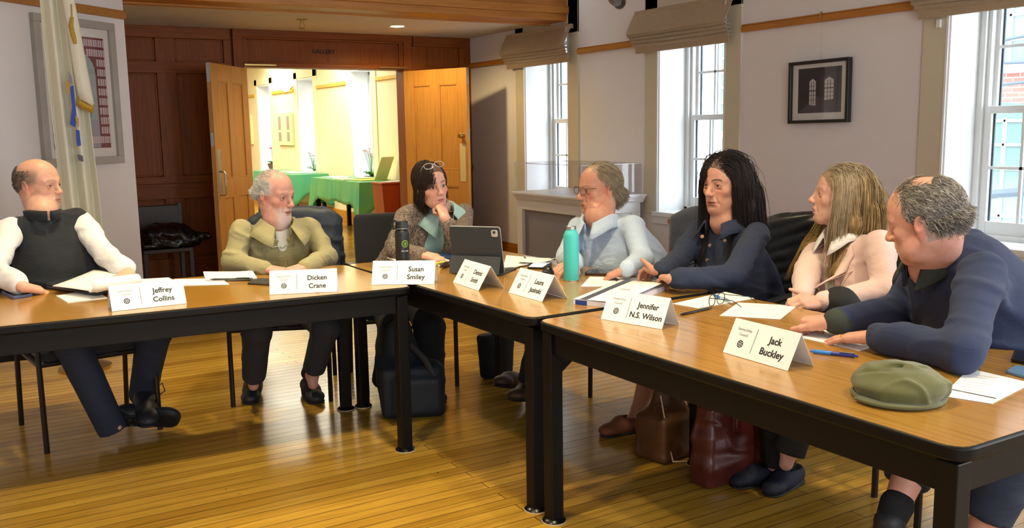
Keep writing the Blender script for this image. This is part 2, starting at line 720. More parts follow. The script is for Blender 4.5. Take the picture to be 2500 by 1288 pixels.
class SDF:
    def __init__(s):
        s.p = []
        s.disp = None

    def cone(s, a, b, ra, rb=None, k=0.012, op='+', flat=None):
        a = A3(a, float)
        b = A3(b, float)
        rb = ra if rb is None else rb
        s.p.append(('c', op, k, (a+b)/2, np.linalg.norm(b-a)/2+max(ra, rb)*(1.0 if flat is None or flat[1] <= 1 else flat[1]), (a, b, ra, rb, flat)))
        return s

    def chain(s, pts, rs, k=0.012, flat=None):
        for i in range(len(pts)-1):
            s.cone(pts[i], pts[i+1], rs[i], rs[i+1], k, flat=flat)
        return s

    def ell(s, c, r, R=None, k=0.012, op='+'):
        c = A3(c, float)
        r = A3(r, float)
        s.p.append(('e', op, k, c, float(r.max()), (c, r, R)))
        return s

    def box(s, c, h, R=None, rd=0.005, k=0.008, op='+'):
        c = A3(c, float)
        h = A3(h, float)
        s.p.append(('b', op, k, c, float(np.linalg.norm(h))+rd, (c, h, R, rd)))
        return s

    @staticmethod
    def _ev(t, q, P):
        if t == 'c':
            a, b, ra, rb, flat = q
            ba = b-a
            L = max(float(ba@ba), 1e-12)
            pa = P-a
            h = np.clip((pa@ba)/L, 0, 1)
            v = pa-h[:, None]*ba
            r = ra+(rb-ra)*h
            if flat is not None:
                w, sc = flat
                w = A3(w)
                vw = v@w
                v = v+w*(vw*(1/sc-1))[:, None]
                return (np.sqrt((v*v).sum(1))-r)*min(1.0, sc**0.5)
            return np.sqrt((v*v).sum(1))-r
        if t == 'e':
            c, r, R = q
            v = P-c
            if R is not None:
                v = v@R
            k0 = np.sqrt(((v/r)**2).sum(1))
            k1 = np.sqrt(((v/(r*r))**2).sum(1))+1e-9
            return k0*(k0-1)/k1
        c, h, R, rd = q
        v = P-c
        if R is not None:
            v = v@R
        v = np.abs(v)-h
        return np.sqrt((np.maximum(v, 0)**2).sum(1))+np.minimum(v.max(1), 0)-rd

    def _comb(s, d, e, op, k):
        if op == '+':
            h = np.maximum(k-np.abs(d-e), 0)/k
            return np.minimum(d, e)-h*h*k*0.25
        e = -e
        h = np.maximum(k-np.abs(d-e), 0)/k
        return np.maximum(d, e)+h*h*k*0.25

    def at(s, P):
        P = np.asarray(P, float)
        d = np.full(len(P), 1.0)
        for (t, op, k, c, r, q) in s.p:
            d = s._comb(d, s._ev(t, q, P), op, k)
        return d

    def mesh(s, res, disp=None, B=8, smooth=1, slack=0.018):
        pl = [q for q in s.p if q[1] == '+']
        lo = np.min([q[3]-q[4] for q in pl], axis=0)-0.03
        hi = np.max([q[3]+q[4] for q in pl], axis=0)+0.03
        bs = res*B
        nb = np.ceil((hi-lo)/bs).astype(int)
        ix = np.stack(np.meshgrid(*[np.arange(n) for n in nb], indexing='ij'), -1).reshape(-1, 3)
        ctr = lo+(ix+0.5)*bs
        d0 = np.full(len(ctr), 1.0)
        for (t, op, k, c, r, q) in s.p:
            near = np.where(((ctr-c)**2).sum(1) < (r+k+0.10+bs)**2)[0]
            if len(near):
                d0[near] = s._comb(d0[near], s._ev(t, q, ctr[near]), op, k)
        ix = ix[np.abs(d0) < bs*1.0+slack]
        ctr = lo+(ix+0.5)*bs
        n = len(ix)
        g = np.stack(np.meshgrid(*[np.arange(B+1)]*3, indexing='ij'), -1).reshape(-1, 3)
        P = (lo+ix*bs)[:, None, :]+g[None]*res
        D = np.full((n, (B+1)**3), 1.0)
        for (t, op, k, c, r, q) in s.p:
            near = np.where(((ctr-c)**2).sum(1) < (r+k+0.025+bs*0.87)**2)[0]
            if len(near):
                e = s._ev(t, q, P[near].reshape(-1, 3)).reshape(len(near), -1)
                D[near] = s._comb(D[near], e, op, k)
        if disp is not None:
            m = np.abs(D) < max(3*res, 0.022)
            pts = P[m]
            w = np.clip(1.4-np.abs(D[m])/max(3*res, 0.022), 0, 1)
            D[m] += disp(pts)*np.minimum(w, 1)
        del P
        D = D.reshape(n, B+1, B+1, B+1)
        S = D < 0
        cnt = np.zeros((n, B, B, B), np.int8)
        offs = [(i, j, k) for i in (0, 1) for j in (0, 1) for k in (0, 1)]
        for (i, j, k) in offs:
            cnt += S[:, i:i+B, j:j+B, k:k+B]
        b, i, j, k = np.where((cnt > 0) & (cnt < 8))
        gc = ix[b]*B+np.stack([i, j, k], 1)
        NG = nb*B+2
        key = (gc[:, 0]*NG[1]+gc[:, 1])*NG[2]+gc[:, 2]
        val = np.stack([D[b, i+o[0], j+o[1], k+o[2]] for o in offs], 1)
        acc = np.zeros((len(b), 3))
        cn = np.zeros(len(b))
        for p in range(8):
            for q in range(p+1, 8):
                df = A3(offs[q])-A3(offs[p])
                if np.abs(df).sum() != 1:
                    continue
                v0, v1 = val[:, p], val[:, q]
                cr = (v0 < 0) != (v1 < 0)
                t = np.where(cr, v0/np.where(cr, v0-v1, 1), 0)
                acc += np.where(cr[:, None], A3(offs[p])+t[:, None]*df, 0)
                cn += cr
        V = lo+(gc+acc/cn[:, None])*res
        order = np.argsort(key)
        sk = key[order]

        def look(c3):
            kk = (c3[:, 0]*NG[1]+c3[:, 1])*NG[2]+c3[:, 2]
            p = np.clip(np.searchsorted(sk, kk), 0, len(sk)-1)
            return np.where(sk[p] == kk, order[p], -1)
        F = []
        for ax in range(3):
            sl = [slice(0, B)]*3
            s2 = list(sl)
            s2[ax] = slice(1, B+1)
            s0 = S[:, sl[0], sl[1], sl[2]]
            s1 = S[:, s2[0], s2[1], s2[2]]
            b, i, j, k = np.where(s0 != s1)
            if not len(b):
                continue
            c3 = ix[b]*B+np.stack([i, j, k], 1)
            u, w = (ax+1) % 3, (ax+2) % 3
            eu = np.zeros(3, int)
            eu[u] = 1
            ew = np.zeros(3, int)
            ew[w] = 1
            q = np.stack([look(c3-eu-ew), look(c3-ew), look(c3), look(c3-eu)], 1)
            fl = s1[b, i, j, k]
            q[fl] = q[fl][:, ::-1]
            F.append(q[(q >= 0).all(1)])
        F = np.concatenate(F)
        for _ in range(smooth):
            E = np.concatenate([F[:, [0, 1]], F[:, [1, 2]], F[:, [2, 3]], F[:, [3, 0]]])
            dg = np.bincount(E[:, 0], minlength=len(V))+np.bincount(E[:, 1], minlength=len(V))
            A = np.stack([np.bincount(E[:, 0], V[E[:, 1], a], len(V))+np.bincount(E[:, 1], V[E[:, 0], a], len(V)) for a in range(3)], 1)
            V = V*0.5+0.5*A/np.maximum(dg, 1)[:, None]
        return V, F

    def obj(s, name, res, mat, parent=None, at=None, disp=None, smooth=1, colfn=None):
        s.disp = disp
        V, F = s.mesh(res, disp, smooth=smooth)
        cols = colfn(V) if colfn else None
        return mesh_obj(name, V, F, mat, parent, at, True, 0, cols)


def strands_obj(name, paths, r0, mat, parent, cols, n=3, taper=0.35):
    """paths (N, m, 3): each a thin tapering tuft; all in one mesh"""
    P = np.asarray(paths, float)
    N, m, _ = P.shape
    T = np.gradient(P, axis=1)
    T /= (np.linalg.norm(T, axis=2, keepdims=True)+1e-9)
    ref = RNG.normal(size=(N, 1, 3))
    nx = np.cross(T, ref)
    nx /= (np.linalg.norm(nx, axis=2, keepdims=True)+1e-9)
    ny = np.cross(T, nx)
    rr = r0*(1-(1-taper)*np.linspace(0, 1, m)**1.5)
    V = np.zeros((N, m, n, 3))
    for k in range(n):
        a = 2*math.pi*k/n
        V[:, :, k] = P+(nx*math.cos(a)+ny*math.sin(a))*rr[None, :, None]
    base = np.arange(N)[:, None, None]*(m*n)
    i = np.arange(m-1)[None, :, None]*n
    k = np.arange(n)[None, None, :]
    k2 = (k+1) % n
    F = np.stack([base+i+k, base+i+k2, base+i+n+k2, base+i+n+k], -1).reshape(-1, 4)
    C = np.repeat(np.asarray(cols)[:, None, :], m*n, 1).reshape(-1, 3)
    return mesh_obj(name, V.reshape(-1, 3), F, mat, parent, None, True, 0, C)

# ================================================================== the setting
XW, YB, ZS, ZC = 5.12, 9.4, 2.42, 3.05
M = {}
M['wall'] = MAT('white_wall_paint', '#e6e4e6', 0.7, var=0.03, vscale=1.5, bump=0.05, bscale=120)
M['cream'] = MAT('cream_casing_paint', '#cfc8b2', 0.6, var=0.02)
M['white'] = MAT('white_gloss_paint', '#e4e6e6', 0.45, var=0.02)
M['yellow'] = MAT('yellow_gallery_paint', '#efe6bf', 0.7, var=0.02)
M['ceil'] = MAT('ceiling_paint', '#d6d2cc', 0.8, var=0.02)
M['floor'] = FLOORMAT()
M['panel'] = WOOD('stained_oak_panelling', '#80400c', '#5f2c06', '#8e4e12', 2, 0.45, 4, spec=0.22)
M['panelx'] = WOOD('stained_oak_rails', '#80400c', '#5f2c06', '#8e4e12', 0, 0.45, 4, spec=0.22)
M['oak'] = WOOD('oak_door_wood', '#c48a3c', '#a66c26', '#cf9a4e', 2, 0.4, 5)
M['oakx'] = WOOD('oak_rail_wood', '#b9792e', '#95591b', '#c68a40', 0, 0.42, 5)
M['oaky'] = WOOD('oak_picture_rail', '#b57428', '#94581a', '#c48a3c', 1, 0.4, 5)
M['base'] = WOOD('oak_baseboard', '#a8681f', '#8c5216', '#b87a2e', 1, 0.4, 5)
M['glass'] = GLASSMAT('window_glass', (0.97, 0.99, 1.0), 0.03)
M['darkstrip'] = MAT('dark_window_strip', '#16303c', 0.5)
M['black'] = MAT('black_lettering', '#14110f', 0.6)
M['steel'] = MAT('brushed_steel', '#b9b7b2', 0.32, 1.0)
M['brass'] = MAT('brass', '#b79a5c', 0.3, 1.0)

g = G()
g.bb(-3.0, 5.6, -2.6, 20.5, -0.12, 0.0)
tag(g.obj('floor', M['floor'], smooth=False), kind='structure')
g = G()
g.bb(-3.0, 5.6, -2.6, 7.35, ZC, ZC+0.1)
tag(g.obj('ceiling', M['ceil'], smooth=False), kind='structure')
g = G()
g.bb(-3.0, 5.12, 7.7, 9.4, ZS, ZS+0.06)
tag(g.obj('ceiling_lower', M['ceil'], smooth=False), kind='structure')
g = G()
g.bb(-3.0, 5.12, 9.58, 20.5, 2.78, 2.86)
tag(g.obj('ceiling_gallery', M['ceil'], smooth=False), kind='structure')

# header beam with mouldings
g = G()
g.bb(-1.2, 5.12, 7.42, 7.7, ZS-0.012, ZC)
g.bb(-1.2, 5.12, 7.38, 7.42, ZS+0.05, ZS+0.12)
g.bb(-1.2, 5.12, 7.36, 7.42, ZS+0.2, ZS+0.5)
g.bb(-1.2, 5.12, 7.70, 7.76, ZS-0.025, ZS+0.005)
beam = tag(g.obj('trim_beam', M['oakx'], smooth=False, bev=0.008), kind='structure')

# right-hand outer wall, with its window openings
WIN = [(0.5, 1.3), (2.64, 3.44), (5.30, 6.08), (7.41, 8.2)]  # first opening is out of view, added to let in more daylight
GWIN = [(12.28, 13.08), (14.73, 15.53), (17.15, 17.95)]
ZSILL, ZHEAD = 0.68, 2.28


def outer_wall(name, mat, y0, y1, wins):
    g = G()
    y = y0
    for (a, b) in wins:
        g.bb(XW, 5.44, y, a, 0, ZC)
        g.bb(XW, 5.44, a, b, 0, ZSILL)
        g.bb(XW, 5.44, a, b, ZHEAD, ZC)
        y = b
    g.bb(XW, 5.44, y, y1, 0, ZC)
    return tag(g.obj(name, mat, smooth=False), kind='structure')


outer_wall('wall_right', M['wall'], -2.6, 9.49, WIN)
outer_wall('wall_gallery_right', M['yellow'], 9.49, 20.5, GWIN)
g = G()
g.bb(-3.12, 5.6, -2.72, -2.6, 0, ZC)
tag(g.obj('wall_front', M['wall'], smooth=False), kind='structure')
g = G()
g.bb(-3.12, -3.0, -2.6, 20.5, 0, ZC)
tag(g.obj('wall_left', M['wall'], smooth=False), kind='structure')
g = G()
g.bb(-3.0, 5.44, 20.5, 20.6, 0, 2.9)
g.bb(-0.5, -0.4, 9.58, 20.5, 0, 2.8)
tag(g.obj('wall_gallery_far', M['yellow'], smooth=False), kind='structure')


def window(n, y0, y1, full=True, shade=False, jamb='white'):
    root = empty('window_%d' % n, (XW, (y0+y1)/2, ZSILL), kind='structure')
    g = G()                                   # white reveal lining
    t = 0.012
    g.bb(XW-0.004, 5.43, y1-t, y1+0.001, ZSILL, ZHEAD)
    g.bb(XW-0.004, 5.43, y0-0.001, y0+t, ZSILL, ZHEAD)
    g.bb(XW-0.004, 5.43, y0, y1, ZHEAD-t, ZHEAD+0.001)
    g.obj('reveal', M['white'], root, smooth=False)
    g = G()                                   # flat casing on the wall face
    for (a, b) in ((y0-0.17, y0-0.012), (y1+0.012, y1+0.17)):
        g.bb(XW-0.014, XW+0.002, a, b, ZSILL-0.02, 2.62 if full else 2.4)
    g.bb(XW-0.014, XW+0.002, y0-0.17, y1+0.17, ZHEAD+0.012, 2.62 if full else 2.4)
    g.obj('casing', M['cream'] if full else M['yellow'], root, smooth=False, bev=0.003)
    g = G()                                   # bright edging bead around the opening
    g.bb(XW-0.018, XW+0.002, y1-0.002, y1+0.013, ZSILL, ZHEAD)
    g.bb(XW-0.018, XW+0.002, y0-0.013, y0+0.002, ZSILL, ZHEAD)
    g.obj('edge_bead', M['white'], root, smooth=False)
    g = G()
    g.bb(XW-0.035, 5.44, y0-0.05, y1+0.05, ZSILL-0.035, ZSILL+0.004)
    g.bb(XW-0.02, XW+0.005, y0-0.06, y1+0.06, ZSILL-0.1, ZSILL-0.035)
    g.obj('window_sill', M['white'], root, smooth=False, bev=0.004)
    g = G()                                   # outer box frame with its stops
    for (a, b) in ((y0+0.012, y0+0.05), (y1-0.05, y1-0.012)):
        g.bb(5.40, 5.46, a, b, ZSILL, ZHEAD)
    for (a, b) in ((y0+0.05, y0+0.075), (y1-0.075, y1-0.05)):
        g.bb(5.425, 5.52, a, b, ZSILL, ZHEAD)
    g.bb(5.40, 5.52, y0, y1, ZSILL, ZSILL+0.035)
    g.bb(5.40, 5.52, y0, y1, ZHEAD-0.05, ZHEAD)
    g.obj('window_frame', M['white'], root, smooth=False, bev=0.003)
    zm = 1.47
    for nm, x, za, zb in (('upper_sash', 5.485, zm-0.02, ZHEAD-0.03), ('lower_sash', 5.44, ZSILL+0.03, zm+0.025)):
        ya, yb = y0+0.06, y1-0.06
        s = empty(nm, (x, (ya+yb)/2, za))
        s.parent = root
        s.location = A3((x, (ya+yb)/2, za))-A3(ORG[root.name])
        g = G()
        w = 0.042
        bot = 0.085 if nm == 'lower_sash' else 0.04
        g.bb(x-0.018, x+0.018, ya, ya+w, za, zb)
        g.bb(x-0.018, x+0.018, yb-w, yb, za, zb)
        g.bb(x-0.018, x+0.018, ya+w, yb-w, za, za+bot)
        g.bb(x-0.018, x+0.018, ya+w, yb-w, zb-0.045, zb)
        g.obj('stiles', M['white'], s, smooth=False, bev=0.003)
        mu, dk = G(), G()
        gy0, gy1, gz0, gz1 = ya+w, yb-w, za+bot, zb-0.045
        for i in (1, 2):
            y = gy0+(gy1-gy0)*i/3
            mu.bb(x-0.014, x+0.004, y-0.009, y+0.009, gz0, gz1)
            dk.bb(x+0.006, x+0.016, y-0.009, y+0.009, gz0, gz1)  # dark strip on the outer side of each upright bar
        dk.bb(x+0.006, x+0.016, gy1-0.012, gy1+0.001, gz0, gz1)
        z = (gz0+gz1)/2
        mu.bb(x-0.014, x+0.004, gy0, gy1, z-0.009, z+0.009)
        mu.obj('muntins', M['white'], s, smooth=False)
        dk.obj('dark_strip', M['darkstrip'], s, smooth=False)
        gl = G()
        gl.bb(x+0.0045, x+0.0055, gy0, gy1, gz0, gz1)
        gl.obj('pane', M['glass'], s, smooth=False)
    return root


for i, (a, b) in enumerate(WIN+GWIN):
    window(i+1, a, b, full=i < 4)

# picture rail in lengths between the windows
n = 0
for (a, b) in ((8.22+0.17, 9.4), (6.26, 7.24), (3.62, 5.12), (1.48, 2.46)):
    n += 1
    g = G()
    g.bb(XW-0.03, XW, a, b, 2.085, 2.13)
    g.bb(XW-0.022, XW, a, b, 2.13, 2.142)
    tag(g.obj('trim_%d' % n, M['oaky'], smooth=False, bev=0.006), kind='structure')
for (a, b) in ((13.27, 14.55), (10.0, 12.1), (15.72, 16.98), (18.1, 20.4)):
    n += 1
    g = G()
    g.bb(XW-0.03, XW, a, b, 2.085, 2.14)
    tag(g.obj('trim_%d' % n, MAT('gallery_rail_wood', '#d8b13c', 0.45), smooth=False, bev=0.006), kind='structure')
g = G()
g.bb(XW-0.022, XW, -2.6, 9.3, 0.0, 0.15)
g.bb(XW-0.014, XW, -2.6, 9.3, 0.15, 0.172)
tag(g.obj('baseboard_right', M['base'], smooth=False, bev=0.004), kind='structure')
g = G()
g.bb(XW-0.022, XW, 9.6, 20.4, 0.0, 0.19)
tag(g.obj('baseboard_gallery', MAT('gallery_baseboard_wood', '#c98a1e', 0.4, var=0.1), smooth=False, bev=0.004), kind='structure')

# panelled oak back wall around the double doorway
DX0, DX1, DZ = 2.55, 4.29, 2.055
g = G()
g.bb(-3.0, DX0-0.1, YB, 9.56, 0, ZC)
g.bb(DX1+0.1, 5.12, YB, 9.56, 0, ZC)
g.bb(DX0-0.1, DX1+0.1, YB, 9.56, DZ+0.03, ZC)
wb = tag(g.obj('wall_back', M['panel'], smooth=False), kind='structure')
g = G()
gx = G()


def raised(x0, x1, z0, z1):
    """a recessed panel: proud stiles and rails frame it, with a bead"""
    gx.bb(x0, x1, YB-0.008, YB, z0, z0+0.018)
    gx.bb(x0, x1, YB-0.008, YB, z1-0.018, z1)
    g.bb(x0, x0+0.018, YB-0.008, YB, z0, z1)
    g.bb(x1-0.018, x1, YB-0.008, YB, z0, z1)


def stile(x0, x1, z0, z1, d=0.03):
    g.bb(x0, x1, YB-d, YB, z0, z1)


def rail(x0, x1, z0, z1, d=0.03):
    gx.bb(x0, x1, YB-d-0.0015, YB-0.0005, z0, z1)


rail(-1.0, DX0-0.12, 2.31, ZS)
rail(-1.0, DX0-0.12, 1.98, 2.09)
rail(-1.0, DX0-0.12, 0.93, 1.0, 0.05)
rail(-1.0, DX0-0.12, 0.78, 0.93)
rail(-1.0, DX0-0.12, 0.0, 0.2)
for (a, b) in ((1.0, 1.1), (1.72, 1.9), (2.36, 2.43)):
    stile(a, b, 0.2, 2.31)
for (a, b) in ((1.1, 1.72), (1.9, 2.36)):
    raised(a, b, 2.09, 2.31)
    raised(a, b, 1.0, 1.98)
    raised(a, b, 0.2, 0.78)
# right of the doorway
rail(DX1+0.12, 5.12, 2.31, ZS)
rail(DX1+0.12, 5.12, 1.98, 2.09)
rail(DX1+0.12, 5.12, 0.93, 1.0, 0.05)
rail(DX1+0.12, 5.12, 0.0, 0.2)
for (a, b) in ((DX1+0.1, 4.56), (4.98, 5.12)):
    stile(a, b, 0.2, 2.31)
raised(4.56, 4.98, 2.09, 2.31)
raised(4.56, 4.98, 1.0, 1.98)
# door architrave and transom panel
for (a, b) in ((DX0-0.1, DX0), (DX1, DX1+0.1)):
    stile(a, b, 0, 2.38, 0.045)
rail(DX0-0.1, DX1+0.1, 2.35, ZS, 0.05)
rail(DX0, DX1, 2.33, 2.35, 0.035)
rail(DX0, DX1, DZ, 2.1, 0.04)
for (a, b) in ((DX0, DX0+0.05), (DX1-0.05, DX1)):
    stile(a, b, 2.1, 2.33, 0.03)
raised(DX0+0.05, DX1-0.05, 2.1, 2.33)
g.obj('stiles', M['panel'], wb, smooth=False, bev=0.004, world=False)
gx.obj('rails', M['panelx'], wb, smooth=False, bev=0.004, world=False)
# door jamb lining
g = G()
g.bb(DX0-0.1, DX0, YB, 9.58, 0, DZ+0.03)
g.bb(DX1, DX1+0.1, YB, 9.58, 0, DZ+0.03)
g.bb(DX0-0.1, DX1+0.1, YB, 9.58, DZ, DZ+0.03)
tag(g.obj('trim_doorway', M['panel'], smooth=False), kind='structure')
# the lettered sign on the transom
sg = empty('door_sign', (3.394, YB-0.004, 2.228), 'dark GALLERY lettering on the oak panel over the double doorway', 'sign')
text_obj('lettering', 'GALLERY', 0.062, (3.394, YB-0.004, 2.226), (1, 0, 0), (0, 0, 1), M['black'], sg, ext=0.002, bold=0.0006)


def door_leaf(n, hinge, ang, sgn, label):
    """an oak leaf of two tall over two short panels. ANG: direction of the leaf from its hinge; its seen face looks to local -y"""
    W, Hh, T = 0.86, 2.03, 0.045
    root = empty('door_%d' % n, (hinge[0], hinge[1], 0.008), kind='structure', rz=ang)
    root['label'] = label
    root['category'] = 'door'
    g = G()
    f = 0.011
    g.bb(0, W, -T/2+f, T/2-f, 0, Hh)
    for sd in (-1, 1):
        ya, yb = (-T/2, -T/2+f) if sd < 0 else (T/2-f, T/2)
        for (a, b) in ((0, 0.13), (W/2-0.06, W/2+0.06), (W-0.13, W)):
            g.bb(a, b, ya, yb, 0, Hh)
        for (a, b) in ((0, 0.22), (0.80, 0.97), (Hh-0.16, Hh)):
            g.bb(0.13, W/2-0.06, ya, yb, a, b)
            g.bb(W/2+0.06, W-0.13, ya, yb, a, b)
    g.obj('leaf', M['oak'], root, smooth=False, world=False, bev=0.003)
    g = G()
    for (x0, x1) in ((0.13, W/2-0.06), (W/2+0.06, W-0.13)):
        for (z0, z1) in ((0.22, 0.80), (0.97, Hh-0.16)):
            for sd in (-1, 1):
                y = sd*(T/2-f/2)
                R = 0.012
                for a in ((x0, x0+R), (x1-R, x1)):
                    g.bb(a[0], a[1], y-0.006, y+0.006, z0, z1)
                for a in ((z0, z0+R), (z1-R, z1)):
                    g.bb(x0, x1, y-0.006, y+0.006, a[0], a[1])
    g.obj('panel_beading', M['oak'], root, smooth=False, world=False, bev=0.004)
    pm = M['steel'] if n == 1 else M['pushw']
    for sd in ((-1, 1) if n == 1 else (-1,)):
        g = G()
        g.bb(W-0.105, W-0.03, sd*(T/2+0.002)-0.002, sd*(T/2+0.002)+0.002, 0.85, 1.25)
        g.obj('push_plate', pm, root, smooth=False, world=False, bev=0.001)
    g = G()                                  # pull handle on the other side
    y1 = T/2+0.055
    g.tube([(W-0.055, T/2, 0.83), (W-0.055, y1-0.012, 0.83), (W-0.055, y1, 0.845), (W-0.055, y1, 1.03), (W-0.055, y1-0.012, 1.045), (W-0.055, T/2, 1.045)], 0.009, 10)
    g.obj('pull_handle', M['steel'], root, world=False)
    g = G()
    g.bb(W-0.003, W+0.003, -0.014, 0.014, 1.28, 1.40)
    g.bb(W-0.003, W+0.003, -0.016, 0.016, 1.86, 2.03)
    g.obj('latch_plate', M['steel'], root, smooth=False, world=False)
    if n == 2:
        g = G()
        R = rotx(math.pi/2)
        g.lathe([(0.03, 0), (0.032, 0.006), (0.018, 0.012), (0.016, 0.03), (0.026, 0.04), (0.028, 0.052), (0.018, 0.062)], (W-0.065, -T/2, 1.33), R, 20)
        g.obj('door_knob', M['brass'], root, world=False)
    for z in (0.25, 1.0, 1.8):
        g = G()
        g.cyl((-0.004, 0.0, z), (-0.004, 0.0, z+0.1), 0.008, None, 8)
        g.obj('hinge', M['brass'], root, world=False)
    return root


M['pushw'] = MAT('ivory_push_plate', '#cfc08a', 0.5)
door_leaf(1, (DX0, YB-0.05), math.atan2(-0.80, -0.60), 1, 'left oak door leaf, folded open left of the gallery doorway')
door_leaf(2, (DX1, YB-0.05), math.atan2(-0.91, 0.41), 1, 'right oak door leaf with a round knob, open beside the white wall')
g = G()                                       # door-holder bars above the leaves
for (x0, x1) in ((DX0+0.0, DX0+0.32), (DX1-0.3, DX1+0.04)):
    g.bb(x0, x1, YB-0.062, YB-0.04, DZ+0.012, DZ+0.026)
tag(g.obj('trim_door_closers', M['brass'], smooth=False), kind='structure')

# white wall set at 45 degrees on the left, with its rail
DA = math.radians(49.5)
DU = A3([-math.sin(DA), -math.cos(DA), 0])
DE = A3([1.19, 7.62, 0])
DN = A3([math.cos(DA), -math.sin(DA), 0])     # faces the room


def Pdiag(x, y, off=0.0):
    d = ray(x, y)
    t = np.dot(DE+DN*off-EYE, DN)/np.dot(d, DN)
    return EYE+d*t


RD = np.stack([DU, DN, A3([0, 0, 1])], 1)
g = G()
g.box(DE+DU*2.75-DN*0.06+A3([0, 0, ZC/2]), (5.5, 0.12, ZC), RD)
tag(g.obj('wall_angled', M['wall'], smooth=False), kind='structure')
g = G()
zr = Pdiag(250, 30)[2]
g.box(DE+DU*2.75+DN*0.015+A3([0, 0, zr]), (5.5, 0.03, 0.062), RD)
tag(g.obj('trim_angled_rail', WOOD('oak_angled_rail', '#a8722e', '#8c5a20', '#b5803c', 0, 0.45, 5), smooth=False, bev=0.006), kind='structure')


# ------------------------------------------------------------------ outside
def facade(name, x, y0, y1, z0, z1, mat, wins, label, cat='building', arch=True, glass='#4f6462'):
    root = empty(name, (x, (y0+y1)/2, z0), label, cat)
    g = G()
    g.bb(x, x+6, y0, y1, z0, z1)
    g.obj('wall', mat, root, smooth=False)
    gm = M.get('fglass') or MAT('far_window_glass', glass, 0.15, spec=0.6)
    M['fglass'] = gm
    for (yc, zc, w, h) in wins:
        fr = empty('window', (x, yc, zc))
        fr.parent = root
        fr.location = A3((x, yc, zc))-A3(ORG[root.name])
        k = G()
        poly = [(-w/2, -h/2), (w/2, -h/2), (w/2, h/2)]
        if arch:
            for i in range(1, 8):
                a = math.pi*i/8
                poly.append((w/2*math.cos(a), h/2+0.22*w*math.sin(a)))
        poly.append((-w/2, h/2))
        R = np.stack([A3([0, -1, 0]), A3([0, 0, 1]), A3([-1, 0, 0])], 1)
        k.prism(poly, 0.05, (x, yc, zc), R)
        k.obj('pane', gm, fr, smooth=False)
        k = G()
        for i in range(0, 5):
            y = yc-w/2+w*i/4
            k.bb(x-0.09, x-0.05, y-0.02, y+0.02, zc-h/2, zc+h/2+0.05)
        for i in range(0, 7):
            z = zc-h/2+h*i/6
            k.bb(x-0.09, x-0.05, yc-w/2, yc+w/2, z-0.02, z+0.02)
        k.bb(x-0.14, x, yc-w/2-0.1, yc+w/2+0.1, zc-h/2-0.12, zc-h/2-0.02)
        k.obj('glazing_bars', M['white'], fr, smooth=False)
    return root


bw = [(yc, zc, 1.25, 2.2) for yc in (3.9, 6.15, 8.35, 10.4) for zc in (0.3, 3.35, 6.4)]
facade('brick_building_outside', 14.0, 1.5, 11.6, -5, 12, BRICKMAT('pink_brick', '#8a5a50', '#7a4c44', '#9a8c84'), bw, 'pale pink brick building with arched windows across the street')
cw = [(yc, zc, 1.2, 1.9) for yc in (12.6, 14.6, 16.6) for zc in (-0.6, 2.2, 5.0)]
facade('cream_building_outside', 14.6, 11.7, 17.8, -5, 12, MAT('cream_stone', '#a8a296', 0.9, var=0.05), cw, 'cream stone building seen through the middle window', arch=False)
k = G()
k.bb(14, 22, 18.2, 45, -5, 10)
tag(k.obj('grey_building_outside', BRICKMAT('pale_stone_blocks', '#9c9ea0', '#8a8c8e', '#7c7e80', 0.6, 0.3), smooth=False), 'pale stone block building seen through the window by the doorway', 'building')
g = G()
g.bb(5.5, 60, -40, 60, -5.2, -5)
tag(g.obj('street', MAT('asphalt', '#8f9092', 0.9), smooth=False), kind='structure')
M['cable'] = MAT('dark_cable', '#3c4650', 0.6)
for i, (p0, p1, p2, r) in enumerate((((2405, 112), (2450, 98), (2500, 88), 0.018), ((2405, 166), (2450, 154), (2500, 152), 0.018), ((2405, 219), (2450, 206), (2500, 201), 0.018), ((2395, 478), (2440, 472), (2500, 468), 0.05))):
    a, b, c = PX(*p0, 9.0), PX(*p1, 9.0), PX(*p2, 9.0)
    a, c = b+(a-b)*6, b+(c-b)*6
    g = G()
    pts = [a+(b-a)*t for t in np.linspace(0, 1, 8)]+[b+(c-b)*t for t in np.linspace(0.15, 1, 7)]
    g.tube(pts, r, 6)
    tag(g.obj('utility_cable', M['cable']), ('top utility cable crossing the window nearest the camera', 'second utility cable down across the window nearest the camera', 'third utility cable down across the window nearest the camera', 'thick twisted cable low across the window nearest the camera')[i], 'cable', 'street cables')

# ------------------------------------------------------------------ roman shades
M['shade'] = MAT('tan_linen_shade', '#ad9a80', 0.85, var=0.06, vscale=30, bump=0.25, bscale=300, sheen=0.2)


